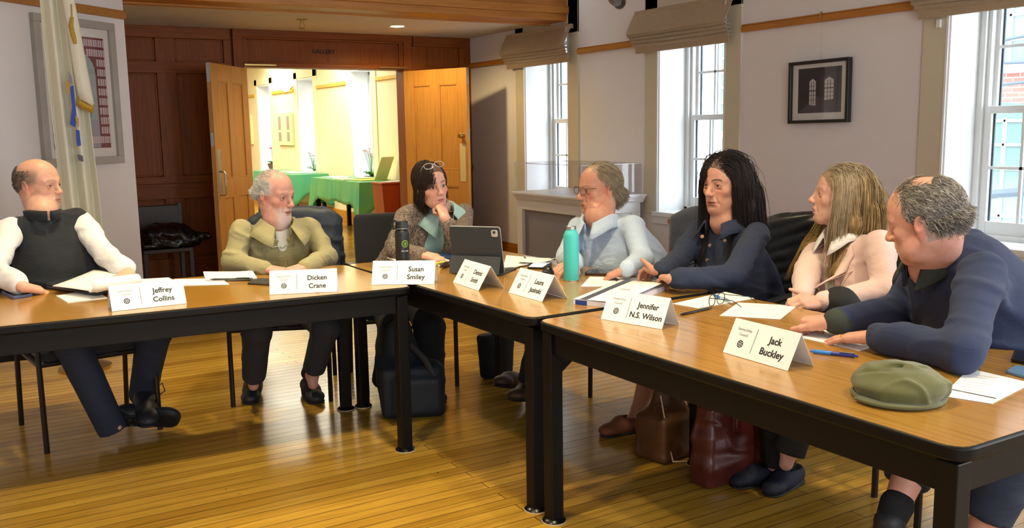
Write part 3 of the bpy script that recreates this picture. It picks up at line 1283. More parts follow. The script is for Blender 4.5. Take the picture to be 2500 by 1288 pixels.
def shade(y0, y1, lab):
    root = empty('roman_shade', (XW, (y0+y1)/2, 2.36), lab, 'window shade', 'tan roman shades')

    def strip(prof, ya, yb, name, sag=0.0):
        rows = []
        ys = np.linspace(ya, yb, 13)
        for (d, z) in prof:
            rows.append([(XW-d-0.004*math.sin(3*y+z*40), y, z-sag*(1-((y-(ya+yb)/2)/((yb-ya)/2))**2)) for y in ys])
        return G().sheet(rows, 0.005).obj(name, M['shade'], root, sharp=50)
    strip([(0.03, 2.37), (0.05, 2.34), (0.095, 2.26), (0.13, 2.19), (0.135, 2.175), (0.115, 2.165)], y0, y1, 'top_panel')
    z = 2.175
    d = 0.125
    for i in range(4):
        strip([(d-0.03, z+0.01), (d-0.004, z), (d+0.002, z-0.014), (d-0.01, z-0.022), (d-0.05, z-0.02)], y0+0.006*i, y1-0.012*i, 'fold', 0.004*i)
        z -= 0.026
        d -= 0.012
    strip([(0.075, 2.10), (0.072, 2.06), (0.066, 2.022), (0.06, 2.02)], y0+0.02, y1-0.05, 'hem')
    g = G()
    g.bb(XW-0.05, XW-0.012, y0+0.01, y1-0.01, 2.33, 2.37)
    g.obj('head_rail', M['shade'], root, smooth=False)
    g = G()
    g.tube([(XW-0.06, y0+0.06, 2.35), (XW-0.1, y0+0.055, 2.2), (XW-0.06, y0+0.06, 2.07)], 0.003, 6)
    g.obj('lift_cord', M['white'], root)
    return root


shade(7.3, 8.5, 'tan roman shade gathered over the window beside the open doorway')
shade(5.18, 6.36, 'tan roman shade gathered over the middle window')
shade(2.45, 3.66, 'tan roman shade over the window nearest the camera, cut by the frame')
g = G()
g.box((XW-0.022, 3.50, 1.985), (0.018, 0.03, 0.05))
tag(g.obj('cord_cleat', M['white'], smooth=False, bev=0.004), 'small white cord cleat under the end of a roman shade', 'cord cleat')

# ------------------------------------------------------------------ ceiling fittings
rc = empty('recessed_light', (3.85, 8.53, ZS), 'round lit downlight recessed in the low ceiling before the doorway', 'ceiling light')
g = G()
g.lathe([(0.068, -0.004), (0.085, -0.006), (0.088, -0.001), (0.088, 0.0)], (3.85, 8.53, ZS), None, 28)
g.obj('ring', MAT('white_metal_ring', '#d9cfae', 0.4), rc)
g = G()
g.lathe([(0.0005, -0.0065), (0.066, -0.0065), (0.066, -0.0045), (0.0005, -0.0045)], (3.85, 8.53, ZS), None, 24)
g.obj('lens', MAT('lit_lens', '#fff2c0', 0.5, emit=('#ffedb0', 9)), rc)
lamp('downlight', 'SPOT', (3.85, 8.53, ZS-0.03), 46, (1.0, 0.72, 0.32), (3.95, 8.5, 0), spot_size=math.radians(165), spot_blend=0.5, shadow_soft_size=0.05)
sp = empty('ceiling_sprinkler', (2.83, 8.37, ZS), 'brass sprinkler head with a round plate under the low ceiling', 'sprinkler')
g = G()
g.lathe([(0.02, -0.002), (0.052, -0.004), (0.05, 0), (0.02, 0)], (2.83, 8.37, ZS), None, 24)
g.obj('plate', M['brass'], sp)
g = G()
g.cyl((2.83, 8.37, ZS), (2.83, 8.37, ZS-0.035), 0.011, None, 10)
for s_ in (-1, 1):
    g.tube([(2.83+s_*0.008, 8.37, ZS-0.03), (2.83+s_*0.024, 8.37, ZS-0.05), (2.83+s_*0.022, 8.37, ZS-0.07), (2.83, 8.37, ZS-0.085)], 0.004, 6)
g.obj('frame', M['brass'], sp)
g = G()
g.lathe([(0.001, -0.09), (0.028, -0.088), (0.03, -0.085), (0.001, -0.083)], (2.83, 8.37, ZS), None, 16)
g.obj('deflector', M['brass'], sp)
M['greymetal'] = MAT('grey_painted_metal', '#7c746c', 0.5, 0.3)
tp = PX(1500, 8, 4.55)
tl = empty('track_light', tuple(tp), 'grey spotlight head hanging above the middle window', 'ceiling light')
g = G()
g.cyl(tp+A3([0, 0, 0.1]), A3([tp[0], tp[1], ZC]), 0.012, None, 10)
g.obj('stem', M['greymetal'], tl)
g = G()
ax = nrm((-0.2, -0.9, -0.35))
g.lathe([(0.03, -0.07), (0.042, -0.06), (0.046, 0.03), (0.052, 0.07), (0.047, 0.07), (0.038, 0.02), (0.01, 0.015)], tp+A3([0.02, 0, 0.02]), frame_of(np.cross(ax, (0, 0, 1)), ax)[:, [0, 1, 2]], 20)
g.obj('lamp_head', M['greymetal'], tl)
g = G()
g.tube([tp+A3([-0.055, 0, 0.02]), tp+A3([-0.06, 0, 0.09]), tp+A3([0, 0, 0.115]), tp+A3([0.08, 0, 0.09]), tp+A3([0.075, 0, 0.02])], 0.007, 8)
g.obj('yoke', M['greymetal'], tl)

# ------------------------------------------------------------------ pictures on the walls
pb = empty('framed_photograph', tuple(PX(2008, 220, XW)), 'black framed black-and-white photo of a corner with two windows, hung crooked', 'picture')
c4 = [PX(1942, 301, XW), PX(2088, 297, XW), PX(2078, 140, XW), PX(1930, 155, XW)]
pc = sum(c4)/4
pu = nrm((c4[1]-c4[0])+(c4[2]-c4[3]))
pv = nrm((c4[3]-c4[0])+(c4[2]-c4[1]))
pv = nrm(pv-pu*np.dot(pu, pv))
pw = (np.linalg.norm(c4[1]-c4[0])+np.linalg.norm(c4[2]-c4[3]))/2
ph = (np.linalg.norm(c4[3]-c4[0])+np.linalg.norm(c4[2]-c4[1]))/2
pn = np.cross(pu, pv)
RP = np.stack([pu, pv, pn], 1)
pc = pc+A3([-0.012, 0, 0])


def framed(root, c, R, w, h, fw_, depth, fmat, mat_mat, mw, art):
    g = G()
    g.box(c+R@A3([0, h/2-fw_/2, depth/2]), (w, fw_, depth), R)
    g.box(c+R@A3([0, -h/2+fw_/2, depth/2]), (w, fw_, depth), R)
    g.box(c+R@A3([w/2-fw_/2, 0, depth/2]), (fw_, h-2*fw_, depth), R)
    g.box(c+R@A3([-w/2+fw_/2, 0, depth/2]), (fw_, h-2*fw_, depth), R)
    g.obj('frame', fmat, root, smooth=False, bev=0.003)
    g = G()
    g.box(c+R@A3([0, 0, depth*0.3]), (w-2*fw_, h-2*fw_, 0.004), R)
    g.obj('mat_board', mat_mat, root, smooth=False)
    z = depth*0.3+0.003
    art(c, R, z)
    g = G()
    g.box(c+R@A3([0, 0, depth*0.75]), (w-2*fw_, h-2*fw_, 0.002), R)
    g.obj('glass', M['picglass'], root, smooth=False)


M['picglass'] = GLASSMAT('picture_glass', (1, 1, 1), 0.1)
M['matw'] = MAT('white_mat_board', '#e6e4e2', 0.8)


def art_bw(c, R, z):
    def poly(name, pts, col, dz):
        k = G()
        k.prism(pts, 0.0006, c, R, z+dz)
        return k.obj(name, MAT('print_'+name, col, 0.7), pb, smooth=False)
    a, b = pw*0.36, ph*0.36
    poly('print', [(-a, -b+0.01), (a, -b+0.01), (a, b+0.01), (-a, b+0.01)], '#3b393e', 0)
    poly('printed_floor', [(-a, -b+0.01), (a, -b+0.01), (a, -b+0.075), (0.0, -b+0.12), (-0.04, -b+0.11)], '#57545a', 0.0008)
    poly('printed_wall', [(0.0, -b+0.12), (a, -b+0.075), (a, b-0.02), (0.0, b-0.05)], '#4a474d', 0.0008)
    for x0, x1, zb, zt, sk in ((-0.085, -0.03, -0.085, 0.07, -0.03), (0.045, 0.12, -0.06, 0.075, 0.02)):
        poly('printed_window', [(x0, zb), (x1, zb+sk*0.3), (x1, zt), ((x0+x1)/2, zt+0.02), (x0, zt)], '#cfcdd0', 0.0016)
        k = G()
        for i in (1, 2):
            x = x0+(x1-x0)*i/3
            k.box(c+R@A3([x, (zb+zt)/2, z+0.0026]), (0.004, zt-zb, 0.0005), R)
        for i in range(1, 5):
            y = zb+(zt-zb)*i/5
            k.box(c+R@A3([(x0+x1)/2, y, z+0.0026]), (x1-x0, 0.003 if i != 3 else 0.007, 0.0005), R)
        k.obj('printed_bars', MAT('print_bars', '#4a4850', 0.7), pb, smooth=False)


framed(pb, pc, RP, pw, ph, 0.022, 0.04, MAT('black_frame', '#1b191b', 0.4), M['matw'], 0.08, art_bw)
g = G()
g.tube([pc+RP@A3([0, ph*0.45, 0.002]), A3([XW-0.028, pc[1], 2.14])], 0.0012, 5)
g.obj('hanging_wire', M['steel'], pb)
g = G()
g.box((XW-0.035, pc[1], 2.125), (0.012, 0.012, 0.05))
g.obj('rail_hook', M['brass'], pb, smooth=False)

q4 = [Pdiag(75, 28), Pdiag(275, 62), Pdiag(290, 398), Pdiag(97, 408)]
fc = sum(q4)/4
fwid = abs(np.dot(q4[1]-q4[0], DU))*0.5+abs(np.dot(q4[2]-q4[3], DU))*0.5
fhei = ((q4[0]-q4[3])[2]+(q4[1]-q4[2])[2])/2
RF = np.stack([-DU, A3([0, 0, 1]), DN], 1)
fp = empty('framed_poster', tuple(fc), 'large grey framed poster of a red brick facade with an arch, behind the white flag', 'picture')


def art_poster(c, R, z):
    def poly(name, pts, col, dz, h=0.0006):
        k = G()
        k.prism(pts, h, c, R, z+dz)
        return k.obj(name, MAT('poster_'+name, col, 0.6, var=0.08, vscale=20), fp, smooth=False)
    a, b = fwid*0.36, fhei*0.385
    poly('print', [(-a, -b), (a, -b), (a, b), (-a, b)], '#7d3a46', 0)
    x1, zt = a*0.62, b*0.34
    pts = [(-x1, -b*0.99), (x1, -b*0.99), (x1, zt)]
    for i in range(1, 12):
        t = math.pi*i/12
        pts.append((x1*math.cos(t), zt+x1*0.95*math.sin(t)))
    pts.append((-x1, zt))
    poly('printed_arch', pts, '#9fb4b6', 0.0008)
    poly('printed_courtyard', [(-x1, -b*0.99), (x1, -b*0.99), (x1, -b*0.5), (-x1, -b*0.42)], '#9a9cab', 0.0016)
    poly('printed_tower', [(x1*0.25, -b*0.45), (x1*0.6, -b*0.45), (x1*0.6, b*0.1), (x1*0.25, b*0.2)], '#7d9498', 0.0016)
    k = G()
    for j in range(11):
        zz = b*0.9-j*b*0.175
        for i in range(12):
            x = -a*0.93+i*a*1.86/11
            inside = abs(x) < x1+0.02 and zz < zt+0.02 or (x*x+(zz-zt)**2 < (x1+0.02)**2)
            if inside and not (zz < -b*0.84):
                continue
            for dx in (-0.012, 0.012):
                k.box(c+R@A3([x+dx, zz, z+0.0026]), (0.018, 0.05, 0.0005), R)
    k.obj('printed_windows', MAT('poster_windows', '#c9b9c2', 0.7), fp, smooth=False)


framed(fp, fc, RF, fwid, fhei, 0.055, 0.04, MAT('silver_grey_frame', '#a9a6a2', 0.45, 0.2, var=0.08), M['matw'], 0.08, art_poster)

# ================================================================== furniture
M['lam_x'] = WOOD('oak_laminate_lengthways', '#a87a2c', '#946a22', '#a07428', 0, 0.22, 6, coat=0.25, fine=0.8)
M['lam_y'] = WOOD('oak_laminate', '#a87c36', '#8c6224', '#a0762e', 1, 0.2, 6, coat=0.25, fine=0.8)
M['edge'] = MAT('black_table_edge', '#070606', 0.45, spec=0.22, bump=0.06, bscale=200)
M['tblack'] = MAT('black_table_steel', '#080605', 0.5, spec=0.22)
M['glide'] = MAT('black_foot_plate', '#121212', 0.25, 0.3)
M['rim'] = MAT('pale_glide_rim', '#cfc0a4', 0.5)


def fillet(P, r, n=5):
    out = []
    m = len(P)
    for i in range(m):
        a, b, c = A3(P[i-1], float), A3(P[i], float), A3(P[(i+1) % m], float)
        p, q = b+nrm(a-b)*r, b+nrm(c-b)*r
        for t in np.linspace(0, 1, n+1):
            out.append(tuple(p*(1-t)**2+2*b*t*(1-t)+q*t*t))
    return out


def inset(P, d):
    m = len(P)
    out = []
    for i in range(m):
        a, b, c = A3(P[i-1], float), A3(P[i], float), A3(P[(i+1) % m], float)
        u, v = nrm(b-a), nrm(c-b)
        nu, nv = A3([-u[1], u[0]]), A3([-v[1], v[0]])
        k = nrm(nu+nv)
        out.append(tuple(b+k*d/max(np.dot(k, nu), 0.3)))
    return out


TZ = 0.74


def table(P, lam, label):
    """P: corners, counter-clockwise seen from above"""
    c = np.mean(P, axis=0)
    root = empty('conference_table', (c[0], c[1], 0), label, 'table', 'oak laminate conference tables')
    G().prism(fillet(P, 0.055), 0.034, z0=TZ-0.0346).obj('edge_band', M['edge'], root, bev=0.007)
    G().prism(fillet(inset(P, 0.006), 0.05), 0.004, z0=TZ-0.004+0.0).obj('tabletop', lam, root, sharp=20)
    I = inset(P, 0.03)
    g = G()
    for i in range(4):
        a, b = A3(I[i]), A3(I[(i+1) % 4])
        d = nrm(b-a)
        n2 = A3([-d[1], d[0]])
        m = (a+b)/2+n2*0.012
        g.box((m[0], m[1], TZ-0.075), (np.linalg.norm(b-a), 0.024, 0.082), rotz(math.atan2(d[1], d[0])))
    g.obj('apron', M['tblack'], root, smooth=False, bev=0.002)
    Lp = inset(P, 0.043)
    for i in range(4):
        x, y = Lp[i]
        d = nrm(A3(P[(i+1) % 4])-A3(P[i]))
        R = rotz(math.atan2(d[1], d[0]))
        lg = G().box((x, y, (TZ-0.04+0.012)/2), (0.052, 0.052, TZ-0.04-0.012), R).obj('leg', M['tblack'], root, smooth=False, bev=0.004)
        G().lathe([(0.043, 0.003), (0.044, 0.006), (0.036, 0.014), (0.028, 0.017)], (x, y, 0), None, 24).obj('foot_plate', M['glide'], lg)
        G().lathe([(0.044, 0.0), (0.0455, 0.001), (0.045, 0.0035)], (x, y, 0), None, 24).obj('glide_rim', M['rim'], lg)
    return root


TA = A3([1.647, 3.573])
T1u = A3([-math.cos(math.radians(4.4)), math.sin(math.radians(4.4))])
T1P = [tuple(TA+T1u*1.83), tuple(TA), (1.647, 4.385), tuple(A3([1.647, 4.385])+T1u*1.83)]
table(T1P, M['lam_x'], 'conference table on the left, in front of the vest man and the man in khaki')
table([(1.703, 2.715), (2.605, 2.735), (2.555, 4.365), (1.652, 4.385)], M['lam_y'], 'middle conference table holding the tablet and the teal bottle')
table([(1.719, 1.079), (2.63, 1.075), (2.604, 2.70), (1.701, 2.68)], M['lam_y'], 'conference table nearest the camera, with the green cap on it')

# ------------------------------------------------------------------ chairs
M['chairmetal'] = MAT('dark_brown_chair_steel', '#170f0d', 0.42, spec=0.4)
M['chairfab'] = MAT('black_chair_fabric', '#191a1e', 0.85, bump=0.2, bscale=400, sheen=0.2)
M['armpad'] = MAT('black_arm_plastic', '#22262e', 0.38)


def make_chair(label):
    t = empty('armchair', (0, 0, 0), label, 'chair', 'black conference armchairs')
    W = 0.25
    for sx in (-1, 1):
        G().tube([(sx*W, -0.24, 0), (sx*W, -0.235, 0.42), (sx*W, -0.225, 0.60), (sx*W, -0.18, 0.645)], 0.0125, 8).obj('leg', M['chairmetal'], t, world=False)
        G().tube([(sx*W, 0.29, 0), (sx*W, 0.235, 0.42), (sx*W, 0.25, 0.62), (sx*W, 0.235, 0.645)], 0.0125, 8).obj('leg', M['chairmetal'], t, world=False)
        rows = []
        for u in np.linspace(0, 1, 9):
            y = -0.245+0.47*u
            z = 0.652+0.02*math.sin(u*math.pi)-(0.02 if u < 0.06 else 0)
            rows.append([(sx*W+dx, y, z-0.003*abs(dx/0.027)**3) for dx in (-0.028, -0.018, 0, 0.018, 0.028)])
        G().sheet(rows, 0.02).obj('armrest', M['armpad'], t, world=False, sharp=60, bev=0.004)
    g = G()
    g.tube([(-W, -0.235, 0.40), (W, -0.235, 0.40)], 0.011, 8)
    g.tube([(-W, 0.235, 0.40), (W, 0.235, 0.40)], 0.011, 8)
    for sx in (-1, 1):
        g.tube([(sx*W, -0.235, 0.40), (sx*W, 0.235, 0.40)], 0.011, 8)
        g.tube([(sx*0.17, 0.235, 0.40), (sx*0.19, 0.27, 0.62), (sx*0.19, 0.30, 0.88)], 0.011, 8)
    g.obj('seat_frame', M['chairmetal'], t, world=False)
    s = SDF().box((0, 0, 0.435), (0.215, 0.215, 0.012), None, 0.024).ell((0, 0, 0.45), (0.19, 0.19, 0.022), k=0.02)
    s.obj('seat', 0.012, M['chairfab'], t)
    s = SDF()
    for x in np.linspace(-0.17, 0.17, 7):
        yb = 0.272+0.35*x*x*-1
        s.cone((x, yb-0.004, 0.64), (x, yb+0.03, 0.90), 0.034, 0.034, 0.03, flat=((0, 1, 0), 0.55))
    s.obj('backrest', 0.012, M['chairfab'], t)
    return t


ch0 = make_chair('black armchair under the man in the black vest')
ch0.location = (0.455, 4.75, 0)
ch0.rotation_euler = (0, 0, math.radians(7.8))
for (x, y, a, lb) in ((1.45, 4.84, -22.6, 'black armchair under the man in the khaki jacket'),
                      (2.08, 4.685, -12, 'black armchair under the woman in the tweed jacket'),
                      (3.0, 3.565, -89, 'black armchair under the man in the light blue shirt'),
                      (3.10, 2.985, -88, 'black armchair under the woman in the dark denim jacket'),
                      (3.12, 2.405, -89, 'black armchair under the woman in the pink blazer'),
                      (2.985, 1.62, -90, 'black armchair under the man in the navy sweater')):
    dup(ch0, (x, y, 0), math.radians(a), lb)

# chair with a bag in the dark corner behind the open door
cc = empty('side_chair', (1.60, 8.95, 0), 'low dark wooden chair in the corner left of the open door', 'chair')
M['dkwood'] = WOOD('dark_walnut_wood', '#2c1710', '#201009', '#351d12', 2, 0.4, 5)
g = G()
g.box((1.60, 8.95, 0.35), (0.44, 0.42, 0.04))
g.obj('seat', M['dkwood'], cc, smooth=False, bev=0.008)
g = G()
g.box((1.60, 9.16, 0.62), (0.44, 0.03, 0.24))
g.obj('backrest', M['dkwood'], cc, smooth=False, bev=0.008)
for sx in (-1, 1):
    for sy, h in ((-1, 0.35), (1, 0.76)):
        g = G()
        g.box((1.60+sx*0.2, 8.95+sy*0.19+(0.02 if sy > 0 else 0), h/2), (0.04, 0.035, h))
        g.obj('leg', M['dkwood'], cc, smooth=False, bev=0.004)
M['binbag'] = MAT('shiny_black_plastic', '#0b0b0d', 0.22, var=0.1)
s = SDF().ell((1.62, 8.9, 0.49), (0.24, 0.17, 0.11), k=0.03).ell((1.80, 8.82, 0.44), (0.12, 0.1, 0.07), k=0.04).cone((1.86, 8.8, 0.46), (1.96, 8.76, 0.47), 0.04, 0.03, 0.05).box((1.6, 8.9, 0.405), (0.19, 0.15, 0.01), None, 0.015, k=0.03)
bb = s.obj('plastic_bag', 0.012, M['binbag'], None, (1.62, 8.9, 0.37), disp=folds(0.02, 12, 3, (1, 0.3, 0.6), 0.5))
tag(bb, 'shiny black plastic bag lying on the low dark corner chair', 'bag')

# ------------------------------------------------------------------ coats over the chair backs
def coat(name, label, centre, rz, w, h, mat, disp, extra=None, thick=0.05, back=True):
    """a garment hung over a chair back: front fall, roll over the top, back fall"""
    R = rotz(rz)
    c = A3(centre)
    s = SDF()
    for x in np.linspace(-w/2, w/2, 9):
        sh = 0.025*(abs(x)/(w/2))**2.5
        s.cone(c+R@A3([x, 0.012, 0.012-sh*2]), c+R@A3([x*1.08, 0.06, -h+sh]), 0.036, thick, 0.07, flat=(R@A3([0, 1, 0]), 0.75))
        s.cone(c+R@A3([x, -0.02, 0.008-sh*2]), c+R@A3([x, -0.052, -0.30]), 0.03, 0.016, 0.06, flat=(R@A3([0, 1, 0]), 0.7))
    if extra:
        extra(s, c, R)
    o = s.obj(name, 0.011, mat, None, tuple(c+A3([0, 0, -h])), disp=disp)
    return tag(o, label, 'coat', 'coats hung on the chair backs')


M['navyshell'] = MAT('navy_rain_shell', '#28303f', 0.5, var=0.15, vscale=14, bump=0.2, bscale=60)
M['greywool'] = MAT('blue_grey_coat_cloth', '#444b5e', 0.8, var=0.12, vscale=10, bump=0.25, bscale=250, sheen=0.2)
M['puffer'] = MAT('black_quilted_nylon', '#14161d', 0.36, var=0.1)
M['blackfab'] = MAT('black_jacket_cloth', '#15161a', 0.8, bump=0.2, bscale=200)


def chairpt(x, y, a, lx, ly, z):
    v = rotz(math.radians(a))@A3([lx, ly, 0])
    return (x+v[0], y+v[1], z)


coat('rain_jacket', 'navy rain jacket draped over the back of the khaki man\'s chair', chairpt(1.45, 4.84, -22.6, 0.06, 0.315, 0.925), math.radians(-22.6), 0.44, 0.42, M['navyshell'], folds(0.009, 9, 1, (0.3, 0, 1), 0.3))
coat('overcoat', 'blue-grey coat hanging over the back of the blue-shirted man\'s chair', chairpt(3.0, 3.565, -89, 0.04, 0.315, 0.93), math.radians(-88), 0.46, 0.5, M['greywool'], folds(0.010, 7, 2, (0.3, 0, 1), 0.3))


def quilt(P):
    d = (np.abs(np.sin((P[:, 2]+0.35*P[:, 1])*55))**0.4)*0.009
    return -d+0.006+folds(0.008, 10, 4, (0.2, 0.2, 1), 0.4)(P)


coat('puffer_coat', 'black quilted puffer coat over the back of the denim-jacket woman\'s chair', chairpt(3.10, 2.985, -88, 0.03, 0.315, 0.93), math.radians(-84), 0.46, 0.5, M['puffer'], quilt)
coat('black_jacket', 'black jacket hanging low behind the vest man\'s chair', chairpt(0.455, 4.75, 7.8, -0.1, 0.33, 0.90), math.radians(7.8), 0.46, 0.54, M['blackfab'], folds(0.014, 8, 6, (0.2, 0, 1), 0.3))

# ------------------------------------------------------------------ long wooden side table by the right wall
st = empty('console_table', (4.75, 4.4, 0), 'long reddish wooden side table along the white wall behind the women', 'table')
M['cherry'] = WOOD('cherry_table_wood', '#b86a26', '#96501a', '#c27a38', 1, 0.35, 5, coat=0.2)
M['cherryz'] = WOOD('cherry_leg_wood', '#b05c18', '#8e4610', '#ba6a24', 2, 0.38, 5)
g = G()
g.bb(4.39, 5.09, 3.2, 5.11, 0.705, 0.74)
g.obj('tabletop', M['cherry'], st, smooth=False, bev=0.004)
g = G()
g.bb(4.40, 5.08, 3.21, 3.24, 0.62, 0.705)
g.bb(4.40, 5.08, 5.07, 5.10, 0.62, 0.705)
g.bb(4.40, 4.43, 3.21, 5.10, 0.62, 0.705)
g.bb(5.05, 5.08, 3.21, 5.10, 0.62, 0.705)
g.obj('apron', M['cherry'], st, smooth=False, bev=0.003)
for (x, y) in ((4.44, 3.25), (4.44, 5.06), (5.04, 3.25), (5.04, 5.06)):
    g = G()
    g.box((x, y, 0.31), (0.085, 0.085, 0.62))
    g.obj('leg', M['cherryz'], st, smooth=False, bev=0.004)

# white display case with a clear cover
dc = empty('display_case', (4.75, 6.76, 0), 'white panelled display case with a clear acrylic cover by the window', 'display case')
cx0, cx1, cy0, cy1, ct = 4.39, 5.095, 6.20, 7.31, 0.83
M['casew'] = MAT('white_case_paint', '#dcdde0', 0.45, var=0.02)
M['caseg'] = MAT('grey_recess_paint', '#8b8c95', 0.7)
g = G()
for k, (d, z0, z1) in enumerate(((0.0, ct-0.022, ct), (0.012, ct-0.04, ct-0.022), (0.024, ct-0.06, ct-0.04), (0.034, ct-0.075, ct-0.06))):
    g.bb(cx0+d, cx1-d*0.3, cy0+d, cy1-d, z0, z1)
g.obj('cornice', M['casew'], dc, smooth=False, bev=0.004)
g = G()
b = 0.04
g.bb(cx0+b, cx1-b, cy0+b, cy1-b, ct-0.16, ct-0.075)
for (x, y) in ((cx0+b, cy0+b), (cx0+b, cy1-b-0.09), (cx1-b-0.09, cy0+b), (cx1-b-0.09, cy1-b-0.09)):
    g.bb(x, x+0.09, y, y+0.09, 0.0, ct-0.16)
g.bb(cx0+b, cx1-b, cy0+b, cy1-b, 0.0, 0.1)
g.obj('case_frame', M['casew'], dc, smooth=False, bev=0.003)
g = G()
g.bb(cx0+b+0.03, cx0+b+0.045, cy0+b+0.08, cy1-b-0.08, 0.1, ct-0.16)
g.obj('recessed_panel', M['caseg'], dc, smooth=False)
g = G()
g.bb(cx0+b+0.08, cx1-b-0.08, cy0+b+0.01, cy0+b+0.02, 0.1, ct-0.16)
g.obj('end_panel', M['casew'], dc, smooth=False)
g = G()
t, hz = 0.006, 0.26
x0, x1, y0, y1 = cx0+0.03, cx1-0.03, cy0+0.03, cy1-0.03
g.bb(x0, x0+t, y0, y1, ct, ct+hz)
g.bb(x1-t, x1, y0, y1, ct, ct+hz)
g.bb(x0+t, x1-t, y0, y0+t, ct, ct+hz)
g.bb(x0+t, x1-t, y1-t, y1, ct, ct+hz)
g.bb(x0, x1, y0, y1, ct+hz, ct+hz+t)
M['acrylic'] = GLASSMAT('clear_acrylic', (0.95, 0.95, 0.97), 0.05)
g.obj('acrylic_cover', M['acrylic'], dc, smooth=False)
g = G()
M['acedge'] = MAT('acrylic_edge', '#e6e3e8', 0.2, alpha=0.6)
for (x, y) in ((x0, y0), (x0, y1), (x1, y0), (x1, y1)):
    g.bb(x-0.002, x+0.004, y-0.003, y+0.003, ct, ct+hz)
for y in (y0, y1):
    g.bb(x0, x1, y-0.003, y+0.003, ct+hz-0.001, ct+hz+0.005)
for x in (x0, x1):
    g.bb(x-0.003, x+0.003, y0, y1, ct+hz-0.001, ct+hz+0.005)
g.obj('acrylic_edges', M['acedge'], dc, smooth=False)

# ================================================================== the gallery beyond the doors
M['clothg'] = MAT('green_plastic_cloth', '#3fae6a', 0.4, var=0.1, vscale=4)
M['clothg'].node_tree.nodes['Principled BSDF'].inputs['Subsurface Weight'].default_value = 0.0


def gtable(x0, x1, y0, y1, label, cl, two):
    t = empty('folding_table', ((x0+x1)/2, (y0+y1)/2, 0), label, 'table', 'gallery tables under green cloths')
    g = G()
    g.bb(x0, x1, y0, y1, 0.70, 0.733)
    g.obj('tabletop', M['dkwood'], t, smooth=False)
    for (x, y) in ((x0+0.06, y0+0.06), (x0+0.06, y1-0.06), (x1-0.06, y0+0.06), (x1-0.06, y1-0.06)):
        lg = G().box((x, y, 0.35), (0.055, 0.055, 0.70)).obj('leg', M['tblack'], t, smooth=False, bev=0.004)
        G().lathe([(0.045, 0.0), (0.046, 0.006), (0.03, 0.012)], (x, y, 0), None, 16).obj('foot_plate', M['glide'], lg)
    # plastic cloth: a top sheet and a hanging skirt with pointed corners
    n = 28
    loop = []
    for i in range(n):
        loop.append((x0+(x1-x0)*i/n, y0))
    for i in range(n*2):
        loop.append((x1, y0+(y1-y0)*i/(2*n)))
    for i in range(n):
        loop.append((x1-(x1-x0)*i/n, y1))
    for i in range(n*2):
        loop.append((x0, y1-(y1-y0)*i/(2*n)))
    m = len(loop)
    V, F = [], []
    rows = 7
    for r in range(rows):
        f = r/(rows-1)
        for i, (x, y) in enumerate(loop):
            dx = min(abs(x-x0), abs(x-x1))
            dy = min(abs(y-y0), abs(y-y1))
            cor = max(0, 1-max(dx, dy)/0.28)
            L = 0.30+0.20*cor**1.2+0.015*math.sin(9*(x+y))
            cx, cy = (x0+x1)/2, (y0+y1)/2
            ox = (1 if x > cx else -1) if dx < 1e-6 else 0
            oy = (1 if y > cy else -1) if dy < 1e-6 else 0
            wv = 0.006+f*(0.02+0.035*cor+0.012*math.sin(26*(x-y)+3*math.sin(7*(x+y))))
            V.append((x+ox*wv, y+oy*wv, 0.740-f*L-(0.0 if r else 0.001)))
    for r in range(rows-1):
        for i in range(m):
            j = (i+1) % m
            F.append((r*m+i, r*m+j, (r+1)*m+j, (r+1)*m+i))
    F.append(tuple(range(m))[::-1])
    o = mesh_obj('tablecloth', V, F, cl, None, ((x0+x1)/2, (y0+y1)/2, 0.70), True, 50)
    sm = o.modifiers.new('thickness', 'SOLIDIFY')
    sm.thickness = 0.002
    tag(o, two, 'tablecloth', 'green plastic tablecloths')
    return t


def CLOTH(name, side, front):
    """thin plastic: grass green and teal mottled together by noise"""
    k = NT(name)
    k.b.inputs['Roughness'].default_value = 0.35
    tc = k.n('ShaderNodeTexCoord')
    nz = k.n('ShaderNodeTexNoise')
    nz.inputs['Scale'].default_value = 3
    k.l(tc.outputs['Object'], nz.inputs['Vector'])
    mx = k.n('ShaderNodeMix', data_type='RGBA')
    k.l(nz.outputs['Fac'], mx.inputs['Factor'])
    mx.inputs['A'].default_value = (*lin(side), 1)
    mx.inputs['B'].default_value = (*lin(front), 1)
    k.l(mx.outputs['Result'], k.b.inputs['Base Color'])
    tl_ = k.n('ShaderNodeBsdfTranslucent')
    k.l(mx.outputs['Result'], tl_.inputs['Color'])
    ms = k.n('ShaderNodeMixShader')
    ms.inputs['Fac'].default_value = 0.25
    k.l(k.b.outputs[0], ms.inputs[1])
    k.l(tl_.outputs[0], ms.inputs[2])
    k.l(ms.outputs[0], k.t.nodes['Material Output'].inputs['Surface'])
    return k.m


